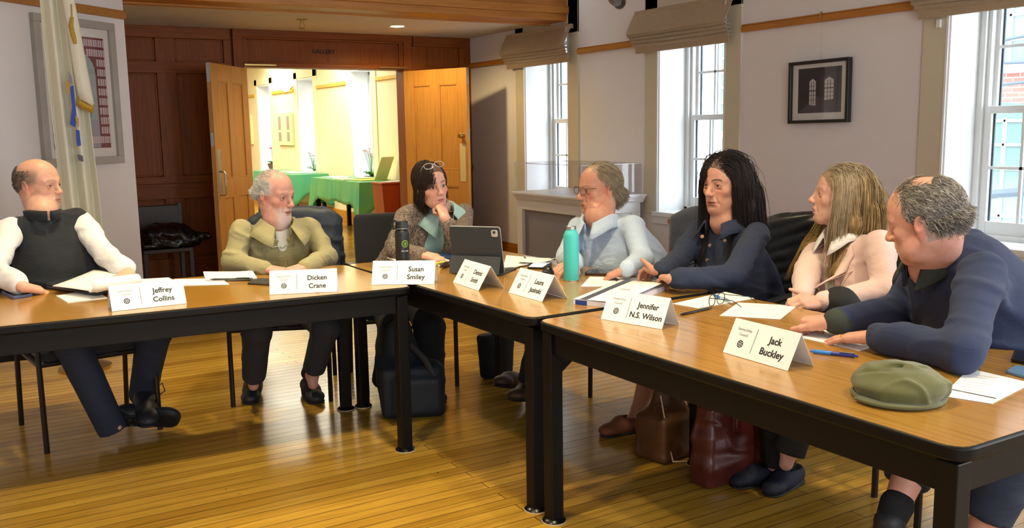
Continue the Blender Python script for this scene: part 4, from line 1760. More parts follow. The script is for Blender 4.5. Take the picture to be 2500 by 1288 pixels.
gtable(4.47, 5.055, 11.25, 13.10, 'nearer gallery table with dark legs under a green cloth', CLOTH('green_cloth_near', '#86c75e', '#3fb89c'), 'green plastic tablecloth on the nearer gallery table')
gtable(4.48, 5.055, 14.05, 16.2, 'farther gallery table with dark legs behind the khaki man', CLOTH('green_cloth_far', '#7cc878', '#38bba4'), 'green plastic tablecloth on the farther gallery table')
M['paper'] = MAT('white_paper', '#e9eaea', 0.8, var=0.015)
M['cardy'] = MAT('pale_yellow_card', '#e4e0a6', 0.8)
M['cardy2'] = MAT('bright_yellow_card', '#dcdc4a', 0.8)
for i, (x, y, w, d, a, mm, lb) in enumerate((
        (4.72, 12.75, 0.3, 0.42, 5, 'paper', 'white sheet on the left of the nearer gallery table'),
        (4.62, 12.15, 0.22, 0.5, -3, 'cardy', 'pale yellow print on the nearer gallery table\'s front edge'),
        (4.82, 11.75, 0.42, 0.32, 8, 'cardy2', 'bright yellow card lying on the nearer gallery table'),
        (4.95, 12.3, 0.22, 0.36, 0, 'cardy', 'cream card lying under the orchids on the nearer gallery table'),
        (4.75, 15.2, 0.36, 0.5, 4, 'cardy', 'cream print lying on the farther gallery table'),
        (4.8, 14.6, 0.4, 0.36, -6, 'paper', 'white print near the end of the farther gallery table'))):
    g = G().box((x, y, 0.7475), (w, d, 0.006), rotz(math.radians(a)))
    tag(g.obj('print_card', M[mm], None, (x, y, 0.7445), smooth=False), lb, 'print', 'prints laid on the gallery tables')
# leaning boards on the near table
g = G()
R = rotz(math.radians(18))@rotx(math.radians(-62))
g.box((4.93, 11.5, 0.905), (0.22, 0.34, 0.012), R)
tag(g.obj('foam_board', M['cardy'], None, (4.95, 11.5, 0.74), smooth=False), 'cream foam board propped up at the near end of the gallery table', 'board')

# red-brown lectern box just inside the doorway
ld = empty('pedestal', (4.53, 10.27, 0), 'red-brown wooden pedestal beside the gallery door with a paper on top', 'pedestal')
zt = PY(932, 447, 10.12)[2]
M['redwood'] = WOOD('red_brown_wood', '#9c3f12', '#85340e', '#a84a1a', 2, 0.4, 4)
g = G()
b0, b1 = PY(947, 600, 10.12)[0], PY(932, 447, 10.12)[0]
g.add([(b0, 10.12, 0), (b0+0.42, 10.12, 0), (b0+0.42, 10.42, 0), (b0, 10.42, 0), (b1, 10.12, zt), (b1+0.5, 10.12, zt), (b1+0.5, 10.42, zt), (b1, 10.42, zt)],
      [(3, 2, 1, 0), (4, 5, 6, 7), (0, 1, 5, 4), (1, 2, 6, 5), (2, 3, 7, 6), (3, 0, 4, 7)])
g.obj('body', M['redwood'], ld, smooth=False, bev=0.004)
g = G()
g.bb(b1-0.01, b1+0.51, 10.11, 10.43, zt-0.02, zt+0.002)
g.obj('top_board', M['redwood'], ld, smooth=False, bev=0.004)
g = G().box((b1+0.22, 10.27, zt+0.006), (0.24, 0.2, 0.006), rotz(0.15))
tag(g.obj('paper', M['paper'], None, (b1+0.22, 10.27, zt+0.003), smooth=False), 'white paper lying on top of the red-brown pedestal', 'paper')

# potted flowers on the gallery sills
M['leaf'] = MAT('green_leaf', '#4f8f2c', 0.45, var=0.2)
M['pot'] = MAT('brown_basket_pot', '#6e5a44', 0.7, var=0.2, vscale=40)
M['potblk'] = MAT('dark_planter', '#2a2a2c', 0.6)


def plant(x, y, z, hue, n, h, pot, potm, label, leafn=7, name='potted_orchid'):
    t = empty(name, (x, y, z), label, 'plant')
    r = random.Random(int(y*100))
    g = G()
    if pot == 'round':
        g.lathe([(0.05, 0), (0.085, 0.09), (0.09, 0.13), (0.08, 0.13), (0.075, 0.10)], (x, y, z), None, 20)
    else:
        g.bb(x-0.06, x+0.06, y-0.15, y+0.15, z, z+0.06)
    zt = z+(0.12 if pot == 'round' else 0.06)
    g.obj('pot', potm, t, sharp=40)
    for i in range(leafn):
        a = r.uniform(0, 6.28)
        L = r.uniform(0.14, 0.26)
        rows = []
        for u in np.linspace(0, 1, 6):
            w = 0.035*math.sin(math.pi*(0.12+0.85*u))
            px, py, pz = L*0.7*u*math.cos(a)*0.6, L*u*math.sin(a), zt-0.01+L*(0.9*u-0.65*u*u)
            rows.append([(x+px-w*math.sin(a), y+py+w*math.cos(a), z*0+pz+0.004), (x+px, y+py, pz-0.004), (x+px+w*math.sin(a), y+py-w*math.cos(a), pz+0.004)])
        G().sheet(rows, 0.003).obj('leaf', M['leaf'], t, sharp=0)
    pm = MAT('petals', hue, 0.6, var=0.1)
    for i in range(n):
        a = r.uniform(0, 6.28)
        tipx, tipy = x+0.07*math.cos(a), y+r.uniform(-0.13, 0.13)
        tz = zt+h*r.uniform(0.65, 1.0)
        G().tube([(x, y+0.3*(tipy-y), zt), (x*0.5+tipx*0.5, 0.35*y+0.65*tipy, zt+(tz-zt)*0.6), (tipx, tipy, tz)], 0.0035, 6).obj('stem', M['leaf'], t)
        g = G()
        for q in range(5):
            b = 6.28*q/5
            R = frame_of((math.cos(b)*0.6, math.sin(b), 0.5))
            g.ball((tipx+0.02*math.cos(b), tipy+0.024*math.sin(b), tz+0.006), (0.014, 0.024, 0.006), 8, R)
        g.ball((tipx, tipy, tz+0.006), 0.009, 8)
        g.obj('flower', pm, t)
    return t


zs = ZSILL+0.005
plant(5.22, 12.64, zs, '#e3c4cf', 9, 0.40, 'box', M['potblk'], 'pink orchids with big green leaves in a dark planter on the nearest gallery sill', 12)
plant(5.2, 15.1, zs, '#ded9dd', 8, 0.32, 'box', MAT('white_saucer', '#dedede', 0.5), 'thin pale orchids on the middle gallery window sill', 3)
plant(5.2, 17.5, zs, '#c0306c', 2, 0.34, 'round', M['pot'], 'small plant with one magenta bloom in a brown pot', 7, 'potted_cyclamen')

# pictures and wall lamp in the gallery
for i, (ya, yb, lb) in enumerate(((15.83, 16.69, 'white framed print with four dark panels on the gallery wall'), (18.4, 19.3, 'farthest framed print on the gallery wall, half behind the door'))):
    t = empty('framed_print', (XW, (ya+yb)/2, 1.45), lb, 'picture', 'framed prints in the gallery')
    g = G()
    g.bb(XW-0.045, XW-0.001, ya, yb, 1.17, 1.74)
    g.obj('frame', MAT('pale_frame', '#e6dfae', 0.6), t, smooth=False, bev=0.004)
    g = G()
    for (u, v) in ((0.14, 0.5), (0.70, 0.5)):
        for (w0, w1) in ((1.24, 1.40), (1.44, 1.68)):
            g.bb(XW-0.047, XW-0.044, ya+(yb-ya)*u, ya+(yb-ya)*(u+0.18), w0, w1)
    g.obj('print', MAT('print_grey', '#9b9486', 0.7), t, smooth=False)
wl = empty('wall_lamp', (XW, 16.25, 2.1), 'small brass and glass lamp head on the gallery picture rail', 'lamp')
lp_ = PX(697, 213, 4.98)
g = G()
g.lathe([(0.02, -0.08), (0.06, -0.06), (0.085, 0.0), (0.06, 0.06), (0.02, 0.08)], lp_, roty(0.7), 16)
g.obj('lamp_shade', MAT('lit_lamp_glass', '#fff6da', 0.3, emit=('#fff0c0', 2.5)), wl)
g = G()
g.tube([A3([XW, lp_[1], lp_[2]+0.02]), lp_+A3([0.05, 0, -0.06]), lp_+A3([0.0, -0.06, -0.09])], 0.012, 8)
g.tube([lp_+A3([-0.02, 0.09, 0.03]), lp_+A3([-0.05, 0.06, -0.05]), lp_+A3([0.03, 0.0, -0.11])], 0.012, 8)
g.obj('bracket', M['brass'], wl)
for i, (x, y) in enumerate(((3.4, 14.2), (3.4, 17.2))):
    g = G()
    g.bb(x-0.6, x+0.6, y-0.08, y+0.08, 2.72, 2.78)
    tag(g.obj('strip_light', MAT('lit_strip', '#fffbe6', 0.4, emit=('#fff6d0', 4)), smooth=False, bev=0.01), ('nearer', 'farther')[i]+' white strip light under the gallery ceiling', 'ceiling light', 'gallery strip lights')

# ------------------------------------------------------------------ the flag on its pole
fl = empty('flag', tuple(A3([*PY(180, 480, 6.0)[:2], 0])), 'furled cream flag with blue and gold emblem on a pole by the angled wall', 'flag')
fx, fy = PY(172, 300, 6.0)[:2]
M['flagw'] = MAT('cream_satin', '#dedac6', 0.5, sheen=0.3, bump=0.08, bscale=200)
M['gold'] = MAT('gold_fringe', '#b8902a', 0.55, var=0.2, vscale=60)
M['blue'] = MAT('flag_blue', '#2444a8', 0.6)
g = G()
g.cyl((fx-0.03, fy+0.02, 0.03), (fx-0.07, fy+0.02, 2.7), 0.014, None, 10)
g.obj('pole', M['oak'], fl)
G().lathe([(0.15, 0), (0.15, 0.02), (0.05, 0.06), (0.025, 0.1)], (fx-0.03, fy+0.02, 0), None, 20).obj('base', M['brass'], fl)


def fold_curve(u, w, t):
    return (-0.5+u)*w, 0.032*math.sin(u*math.pi*5+t*0.8)*(0.5+t*0.6)+0.01*math.sin(u*17)


rows = []
for t in np.linspace(0, 1, 26):
    z = 2.66-1.9*t
    w = 0.13+0.09*min(1, t*1.2)+0.02*math.sin(t*5)
    row = []
    for u in np.linspace(0, 1, 44):
        a, b = fold_curve(u, w, t)
        row.append((fx-0.03+0.055*t+a, fy-0.02+b, z))
    rows.append(row)
G().sheet(rows, 0.003).obj('cloth', M['flagw'], fl, sharp=0)
rows = []
for t in np.linspace(0, 1, 16):                # the front fold that ends in the gold fringe
    z = 2.60-0.98*t
    w = 0.05+0.035*t
    rows.append([(fx+0.0+0.085*t+(u-0.5)*w, fy-0.075-0.02*math.sin(u*3.14), z-0.05*u*t) for u in np.linspace(0, 1, 10)])
G().sheet(rows, 0.003).obj('front_fold', M['flagw'], fl, sharp=0)
e0 = A3(rows[-1][0])
e1 = A3(rows[-1][-1])
G().sheet([[e0+(e1-e0)*u+A3([0.02*u*0, -0.004, 0.012]) for u in np.linspace(0, 1, 6)], [e0+(e1-e0)*u+A3([-0.012, -0.004, -0.04]) for u in np.linspace(0, 1, 6)]], 0.006).obj('fringe', M['gold'], fl, sharp=0)


def patch(pts, mat, name, dy):
    P = [PY(u, v, fy-dy) for (u, v) in pts]
    k = G()
    V = [p+A3([0, -0.002, 0]) for p in P]+[p+A3([0, 0.002, 0]) for p in P]
    n = len(P)
    k.add(V, [tuple(range(n)), tuple(range(n, 2*n))[::-1]]+[(i, i+n, (i+1) % n+n, (i+1) % n) for i in range(n)])
    return k.obj(name, mat, fl, smooth=False)


patch([(171, 212), (179, 208), (183, 245), (187, 290), (184, 311), (171, 303), (176, 262)], M['blue'], 'emblem', 0.085)
patch([(185, 316), (194, 318), (198, 355), (188, 357), (186, 340)], M['blue'], 'emblem', 0.085)
patch([(160, 196), (169, 200), (170, 228), (163, 231)], M['gold'], 'emblem', 0.085)
patch([(183, 282), (192, 290), (193, 310), (186, 300)], M['gold'], 'emblem', 0.088)
patch([(166, 172), (174, 184), (178, 205), (170, 203)], MAT('flag_mark', '#8d8590', 0.7), 'emblem', 0.084)
patch([(189, 376), (202, 380), (204, 395), (191, 391)], MAT('flag_text', '#5b5860', 0.7), 'emblem', 0.085)
ta = [PY(174, 10, fy-0.1), PY(176, 45, fy-0.1), PY(172, 70, fy-0.1)]
G().tube(ta[:2], 0.004, 6).obj('cord', M['gold'], fl)
ta = [PY(176, 42, fy-0.1), PY(173, 62, fy-0.1), PY(178, 85, fy-0.1), PY(184, 107, fy-0.1)]
G().tube(ta, [0.009, 0.013, 0.014, 0.010], 10).obj('tassel', M['gold'], fl)

# ================================================================== things on the tables
M['ink'] = MAT('black_ink', '#1c1c20', 0.7)
M['inkg'] = MAT('grey_ink', '#8d9096', 0.8)
M['card'] = MAT('white_card', '#eef0f1', 0.75, var=0.01)


def tent(label, Lp, Rp, lines, size=0.032, slant=0.105, half=0.05, rowgap=0.036, sub=None, pal=1.0):
    """a folded name card standing on the table; Lp, Rp: pixels of its front lower edge"""
    L, R_ = Pz(*Lp, TZ+0.001), Pz(*Rp, TZ+0.001)
    u = nrm(R_-L)
    w = np.linalg.norm(R_-L)
    back = A3([-u[1], u[0], 0])
    if np.dot(back, L) < 0:
        back = -back
    h = math.sqrt(slant**2-half**2)
    mid = (L+R_)/2
    root = empty('name_card', tuple(mid+back*half), label, 'name card', 'folded white name cards')
    fr = nrm(back*half+A3([0, 0, h]))
    nf = np.cross(u, fr)
    g = G()
    th = 0.0008
    A, B = L, R_
    T0, T1 = L+back*half+A3([0, 0, h]), R_+back*half+A3([0, 0, h])
    C0, C1 = L+back*2*half, R_+back*2*half
    g.sheet([[A, B], [T0, T1]], th)
    g.sheet([[T0, T1], [C0, C1]], th)
    g.obj('card', M['card'], root, smooth=False)

    def p(x, y, z=0.0007):
        return A+u*(x*w)+fr*(y*slant)+nf*z
    tx = 0.70 if len(lines[0]) < 9 else 0.69
    for i, s_ in enumerate(lines):
        text_obj('lettering', s_, size*0.86, p(tx, 0.63-i*rowgap/slant), u, fr, M['ink'], root, bold=0.0006, sx=0.98)
    if sub:
        text_obj('lettering', sub, 0.009, p(tx, 0.63-2*rowgap/slant+0.08), u, fr, M['inkg'], root)
    text_obj('lettering', 'Stewardship', 0.0115, p(0.21, 0.74), u, fr, M['inkg'], root)
    text_obj('lettering', 'Council', 0.0115, p(0.21, 0.60), u, fr, M['inkg'], root)
    g = G()
    g.box(p(0.40, 0.5), (0.0012, slant*0.68, 0.0006), np.stack([u, fr, nf], 1))
    g.obj('rule_line', M['ink'], root, smooth=False)
    g = G()
    c = p(0.21, 0.34)
    RR = np.stack([u, fr, nf], 1)
    for (ra, rb) in ((0.0115, 0.0088), (0.0052, 0.003)):
        n = 24
        V, F = [], []
        for k in range(n):
            a = 2*math.pi*k/n
            for r in (ra, rb):
                V.append(c+RR@A3([r*math.cos(a), r*math.sin(a), 0.0004]))
        for k in range(n):
            j = (k+1) % n
            F.append((2*k, 2*j, 2*j+1, 2*k+1))
        g.add(V, F)
    for k in range(6):
        a = 2*math.pi*k/6+0.3
        g.box(c+RR@A3([0.0066*math.cos(a), 0.0066*math.sin(a), 0.0003]), (0.0052, 0.0024, 0.0003), RR@rotz(a))
    g.obj('seal', M['ink'], root, smooth=False)
    return root


tent('white name card at the far left, lettered Jeffrey Collins', (273.6, 760), (456, 740), ('Jeffrey', 'Collins'), 0.034)
tent('white name card lettered Dicken Crane before the khaki man', (658, 719), (824.5, 711.5), ('Dicken', 'Crane'), 0.034, sub='Chair')
tent('white name card lettered Susan Smiley by the black bottle', (907, 694.5), (1060.5, 693.5), ('Susan', 'Smiley'), 0.036, slant=0.11)
tent('white name card lettered Dennis Smith beside the tablet', (1106, 688.5), (1168, 709.5), ('Dennis', 'Smith'), 0.034, slant=0.115, half=0.06)
tent('white name card lettered Laura Jasinski before the bottle cap', (1241.4, 713.5), (1323.4, 736.5), ('Laura', 'Jasinski'), 0.034, slant=0.115, half=0.06)
tent('white name card lettered Jennifer N.S. Wilson before the thick booklet', (1467, 778), (1616, 803.5), ('Jennifer', 'N.S. Wilson'), 0.033, slant=0.11)
tent('white name card lettered Jack Buckley, nearest the green cap', (1765, 859), (1923, 905), ('Jack', 'Buckley'), 0.034, slant=0.11)


def quad(pts, z):
    return [Pz(u, v, z) for (u, v) in pts]


def paper(label, pts, z=TZ+0.0012, th=0.0012, bend=0.0, lines=0, mark=False, name='paper', mat='paper', seed=0, group='loose white papers on the tables'):
    """pts: four corners in order"""
    q = quad(pts, z)
    c = sum(q)/4
    rows = []
    N = 9
    for i in range(N):
        s = i/(N-1)
        row = []
        for j in range(N):
            t = j/(N-1)
            p = (q[0]*(1-t)+q[1]*t)*(1-s)+(q[3]*(1-t)+q[2]*t)*s
            b = bend*(max(0, t-0.6)/0.4)**2*1.0+bend*0.6*(max(0, 0.3-s)/0.3)**2
            row.append(p+A3([0, 0, b]))
        rows.append(row)
    root = empty(name, tuple(A3([c[0], c[1], z-0.0006])), label, 'paper', group)
    G().sheet(rows, th).obj('sheet', M[mat], root, sharp=30)
    if lines or mark:
        g = G()
        ux, uy = nrm(q[1]-q[0]), nrm(q[3]-q[0])
        W, Hh = np.linalg.norm(q[1]-q[0]), np.linalg.norm(q[3]-q[0])
        R = np.stack([ux, np.cross((0, 0, 1), ux), A3([0, 0, 1])], 1)
        for i in range(lines):
            f = 0.2+0.6*i/max(lines-1, 1)
            L = W*(0.5+0.25*((i*37) % 5)/5)
            g.box(q[0]+ux*(0.1*W+L/2)+uy*Hh*f+A3([0, 0, th/2+0.0006]), (L, 0.0016, 0.0003), R)
        if lines:
            g.obj('printed_lines', M['inkf'], root, smooth=False)
        if mark:
            g = G()
            g.box(q[0]*0.14+q[1]*0.86+uy*Hh*0.93-A3([0, 0, 0])+A3([0, 0, th/2+0.0006]), (0.022, 0.004, 0.0003), R)
            g.obj('printed_mark', M['ink'], root, smooth=False)
    return root


M['inkf'] = MAT('faint_print', '#c3c7cc', 0.8)


def slab(name, label, cat, pts, z0, h, mat, screen=None, r=0.008, group=None, screen_in=0.006):
    q = quad(pts, z0)
    P2 = [(p[0], p[1]) for p in q]
    ar = sum(P2[i][0]*P2[(i+1) % 4][1]-P2[(i+1) % 4][0]*P2[i][1] for i in range(4))
    if ar < 0:
        P2 = P2[::-1]
    c = np.mean(P2, axis=0)
    root = empty(name, (c[0], c[1], z0), label, cat, group)
    G().prism(fillet(P2, r), h, z0=z0).obj('body', mat, root, bev=0.002)
    if screen is not None:
        G().prism(fillet(inset(P2, screen_in), r*0.7), 0.0004, z0=z0+h).obj('screen', screen, root, smooth=False)
    return root


M['screenb'] = MAT('black_phone_glass', '#0a0b0e', 0.06, spec=0.8)
M['screenw'] = MAT('lit_white_screen', '#e8eaea', 0.15, emit=('#f2f4f2', 0.25))
M['casebl'] = MAT('blue_phone_case', '#4a5580', 0.4)
M['caseblk'] = MAT('black_phone_case', '#15171a', 0.45)
M['casebr'] = MAT('dark_brown_leather_case', '#33211c', 0.5)
slab('phone', 'phone in a blue case at the far left table edge', 'phone', [(32, 731), (80, 723), (62, 709), (4, 716)], TZ, 0.012, M['casebl'], M['screenb'], group='phones on the tables')
slab('phone', 'black phone with a white lit screen, behind the bottle cap', 'phone', [(1287, 656), (1326, 657.5), (1348, 645), (1303, 643)], TZ, 0.010, M['caseblk'], M['screenw'], group='phones on the tables')
slab('phone', 'brown-cased phone lying by the teal bottle and the hands', 'phone', [(1427, 672), (1500, 674), (1514, 663), (1438, 662)], TZ, 0.012, M['casebr'], M['screenb'], group='phones on the tables')
slab('phone', 'black phone at the right table edge, farther than the blue one', 'phone', [(2468, 884), (2540, 897), (2560, 872), (2476, 862)], TZ, 0.011, M['caseblk'], M['screenb'], group='phones on the tables')
slab('phone', 'blue-backed phone cut off by the right frame edge', 'phone', [(2455, 911), (2550, 938), (2570, 912), (2478, 897)], TZ, 0.009, MAT('blue_glass_back', '#5b7da4', 0.12, spec=0.8), None, group='phones on the tables')
slab('notepad', 'dark notepad half under the Dicken Crane name card', 'notepad', [(604, 694), (668, 698), (672, 683), (618, 682)], TZ, 0.008, MAT('dark_olive_cover', '#2d2a22', 0.6))

# far-left binder with a curled page
q = quad([(112, 703), (233, 722), (345, 700), (228, 678)], TZ+0.004)
bd = empty('leather_folder', tuple(sum(q)/4-A3([0, 0, 0.004])), 'black leather folder holding white pages, before the vest man', 'folder')
P2 = [(p[0], p[1]) for p in q]
M['leatherbk'] = MAT('black_folder_leather', '#20242c', 0.38, bump=0.15, bscale=150)
g = G()
for dz in (0.0, 0.013):
    g.prism(fillet(P2, 0.012), 0.011, z0=TZ+0.0055+dz)
g.obj('cover', M['leatherbk'], bd, bev=0.003)
rows = []
qa = quad([(128, 698), (236, 713), (340, 690), (232, 664)], TZ+0.032)
for s in np.linspace(0, 1, 8):
    rows.append([(qa[0]*(1-t)+qa[1]*t)*(1-s)+(qa[3]*(1-t)+qa[2]*t)*s+A3([0, 0, 0.012*s*s+0.003*math.sin(3*t)]) for t in np.linspace(0, 1, 8)])
G().sheet(rows, 0.004).obj('page', M['paper'], bd, sharp=0)
# the page that curls over itself
a0, a1 = Pz(218, 702, TZ+0.052), Pz(338, 686, TZ+0.052)
ax = nrm(a1-a0)
side = A3([ax[1], -ax[0], 0])
rows = []
for t in np.linspace(-2.4, 2.0, 22):
    r_ = 0.026+0.004*t
    rows.append([a0+(a1-a0)*s+side*(r_*math.cos(t)*1.2)+A3([0, 0, r_*math.sin(t)*0.95]) for s in np.linspace(0, 1, 6)])
G().sheet(rows, 0.0014).obj('curled_page', M['paper'], bd, sharp=0)
paper('white sheet sticking out under the black leather folder', [(137, 722), (165, 738), (262, 727), (230, 706)], TZ+0.0015, 0.003)
paper('white sheet behind the Jeffrey Collins name card', [(300, 700), (440, 693), (412, 677), (325, 682)])
paper('white sheet between the two left name cards', [(440, 697), (560, 694), (540, 679), (425, 681)])
paper('stack of sheets with a dark pen on it, before the khaki man', [(502, 684), (628, 683), (617, 664), (496, 664)], TZ+0.004, 0.007, bend=0.006)
def pen(label, a, b, z, r, cols, name='pen', group='pens on the tables'):
    A, B = Pz(*a, z), Pz(*b, z)
    root = empty(name, tuple((A+B)/2-A3([0, 0, r])), label, 'pen' if name == 'pen' else 'pencil', group)
    d = B-A
    prof = [(0.0, 0.3), (0.06, 0.7), (0.09, 1.0), (0.45, 1.0)]
    G().tube([A+d*t for t, _ in prof], [r*k for _, k in prof], 10).obj('grip', cols[0], root)
    G().tube([A+d*0.45, A+d*0.92, A+d*0.93, A+d], [r*0.95, r*0.95, r*0.6, r*0.6], 10).obj('barrel', cols[1], root)
    if name == 'pen':
        e = nrm(np.cross(d, (0, 0, 1)))
        G().tube([A+d*0.62+A3([0, 0, r*1.3])+e*r*0.5, A+d*0.93+A3([0, 0, r*1.3])+e*r*0.5], r*0.3, 6).obj('clip', M['steel'], root)
    return root


M['penblue'] = MAT('blue_pen_grip', '#2f78cf', 0.35)
M['pennavy'] = MAT('navy_pen_barrel', '#1d2c86', 0.25, spec=0.7)
M['penblk'] = MAT('black_pen', '#15161a', 0.35)
M['pengrey'] = MAT('grey_pen', '#6d6f74', 0.35)
M['penclear'] = MAT('clear_blue_pen', '#bcd0ea', 0.2)
pen('dark green pen lying on the stacked sheets before the khaki man', (512, 681.5), (617, 679), TZ+0.012, 0.0042, (M['penblk'], MAT('green_pen', '#14332d', 0.35)))
pen('blue click pen lying on the table near the green cap', (1977, 856), (2095, 869), TZ+0.007, 0.0062, (M['penblue'], M['pennavy']))
pen('blue and clear pen lying beside the eyeglasses', (1741, 719), (1784, 737), TZ+0.007, 0.0055, (M['penblue'], M['penclear']))
pen('black pen lying across the sheet by the teal bottle', (1512, 688), (1499, 676), TZ+0.006, 0.005, (M['penblk'], M['pengrey']))
pen('black pencil behind the Jennifer N.S. Wilson name card', (1660, 768), (1737, 751), TZ+0.005, 0.0045, (M['penblk'], M['penblk']), 'pencil')
pen('thin pen on the papers right of the tablet', (1283, 631), (1277, 622), TZ+0.008, 0.004, (M['penblk'], M['pengrey']))

# woman in tweed: papers, bottle, tissue, snack
paper('white papers under the black bottle and tissue pouch', [(945, 629), (1003, 648), (1100, 637), (1058, 619)], TZ+0.003, 0.005)
paper('dark-printed booklet under the white papers by the black bottle', [(985, 650), (1062, 650), (1105, 640), (1000, 640)], TZ+0.001, 0.002, mat='card', name='booklet')
s = SDF().box(tuple(Pz(1040, 628, TZ+0.016)), (0.045, 0.035, 0.004), rotz(0.2), 0.007)
tag(s.obj('tissue_pouch', 0.005, MAT('grey_white_pouch', '#c3c9cb', 0.6), None, tuple(Pz(1040, 628, TZ+0.006)), folds(0.003, 30, 1)), 'pale grey pouch lying on papers before the tweed woman', 'pouch')
s = SDF().ell(tuple(Pz(1088, 646, TZ+0.013)), (0.042, 0.018, 0.013), rotz(0.5)).cone(Pz(1100, 640, TZ+0.014), Pz(1075, 652, TZ+0.012), 0.010, 0.006, 0.01)
tag(s.obj('snack_wrapper', 0.004, MAT('shiny_dark_wrapper', '#3a1f22', 0.2, var=0.6, vscale=60), None, tuple(Pz(1088, 646, TZ)), folds(0.004, 40, 2)), 'crumpled dark shiny snack wrapper beside the tablet', 'wrapper')
s = SDF().ell(tuple(Pz(1062, 645, TZ+0.012)), (0.016, 0.018, 0.011)).ell(tuple(Pz(1078, 640, TZ+0.012)), (0.03, 0.012, 0.005), rotz(0.4))
tag(s.obj('candy_wrapper', 0.004, MAT('lime_foil', '#b6d42a', 0.3, var=0.2, vscale=40), None, tuple(Pz(1062, 645, TZ)), folds(0.003, 40, 5)), 'crumpled lime green wrapper between the black bottle and the tablet', 'wrapper')
slab('notebook', 'small blue notebook half behind the tablet', 'notebook', [(1068, 629), (1110, 633), (1115, 625), (1078, 622)], TZ+0.001, 0.012, MAT('blue_cover', '#2c4f86', 0.5))
bp = Pz(984, 651, TZ)
bt = empty('water_bottle', tuple(bp), 'black water bottle with a lime round emblem, before the tweed woman', 'bottle')
M['bblack'] = MAT('black_bottle', '#14171c', 0.4)
G().lathe([(0.030, 0), (0.034, 0.004), (0.0345, 0.165), (0.033, 0.178), (0.027, 0.186), (0.027, 0.19)], bp, None, 32).obj('body', M['bblack'], bt)
G().lathe([(0.028, 0.188), (0.033, 0.191), (0.033, 0.205), (0.030, 0.21), (0.030, 0.226), (0.024, 0.229)], bp, None, 32).obj('lid', M['bblack'], bt)
G().lathe([(0.0335, 0.1905), (0.0341, 0.1905), (0.0341, 0.1935), (0.0335, 0.1935)], bp, None, 32).obj('steel_ring', M['steel'], bt)
vd = nrm(EYE*A3([1, 1, 0])-bp*A3([1, 1, 0]))
sd = A3([-vd[1], vd[0], 0])
g = G()
g.tube([bp+A3([0, 0, 0.222])-sd*0.024+vd*0.008, bp+A3([0, 0, 0.232])-sd*0.036+vd*0.012, bp+A3([0, 0, 0.212])-sd*0.046+vd*0.012, bp+A3([0, 0, 0.19])-sd*0.040+vd*0.010, bp+A3([0, 0, 0.194])-sd*0.030+vd*0.01], 0.0055, 8)
g.tube([bp+A3([0, 0, 0.222])-sd*0.024-vd*0.008, bp+A3([0, 0, 0.232])-sd*0.036-vd*0.008, bp+A3([0, 0, 0.212])-sd*0.046-vd*0.008], 0.0055, 8)
g.obj('carry_loop', M['bblack'], bt)
M['lime'] = MAT('lime_print', '#8bbf3f', 0.5)
g = G()


def on_bottle(a, z, r=0.0349):
    """angle A round the bottle from the side that looks at the camera"""
    return bp+vd*(r*math.cos(a))+sd*(r*math.sin(a))+A3([0, 0, z])


for i in range(20):
    a0_, a1_ = 2*math.pi*i/20, 2*math.pi*(i+1)/20
    rr = 0.0175
    P_ = [on_bottle(0.42+k*math.cos(t)/0.0349, 0.118+k*math.sin(t)) for t, k in ((a0_, rr), (a1_, rr), (a1_, rr-0.0028), (a0_, rr-0.0028))]
    g.add(P_+[p+vd*0.0003 for p in P_], [(0, 1, 2, 3), (7, 6, 5, 4)])
for (x0, y0, x1, y1) in ((0, -0.014, 0, 0.012), (0, -0.002, 0.009, 0.008), (0, -0.002, -0.009, 0.008), (0, -0.008, 0.011, -0.001), (0, -0.008, -0.011, -0.001)):
    g.tube([on_bottle(0.42+x0/0.0349, 0.118+y0, 0.0351), on_bottle(0.42+x1/0.0349, 0.118+y1, 0.0351)], 0.0012, 5)
g.obj('emblem', M['lime'], bt, smooth=False)
for i, ch_ in enumerate('WIND'):
    a = 0.02+i*0.26
    nrm_ = vd*math.cos(a)+sd*math.sin(a)
    tg = -vd*math.sin(a)+sd*math.cos(a)
    text_obj('lettering', ch_, 0.0095 if i else 0.012, on_bottle(a, 0.082, 0.0352), tg, (0, 0, 1), M['card'], bt)

# tablet on its keyboard stand
K0, K1, K2 = Pz(1104, 666, TZ+0.002), Pz(1226, 671, TZ+0.002), Pz(1277, 656, TZ+0.002)
ux = nrm(K1-K0)
uy = A3([-ux[1], ux[0], 0])
w = np.linalg.norm(K1-K0)
tb = empty('tablet', tuple((K0+K1)/2-A3([0, 0, 0.002])), 'dark tablet propped up on its keyboard cover, back to the camera', 'tablet')
M['slate'] = MAT('dark_slate_cover', '#2b3036', 0.6, bump=0.08, bscale=300)
M['silver'] = MAT('silver_tablet_edge', '#c9cbcd', 0.3, 0.6)
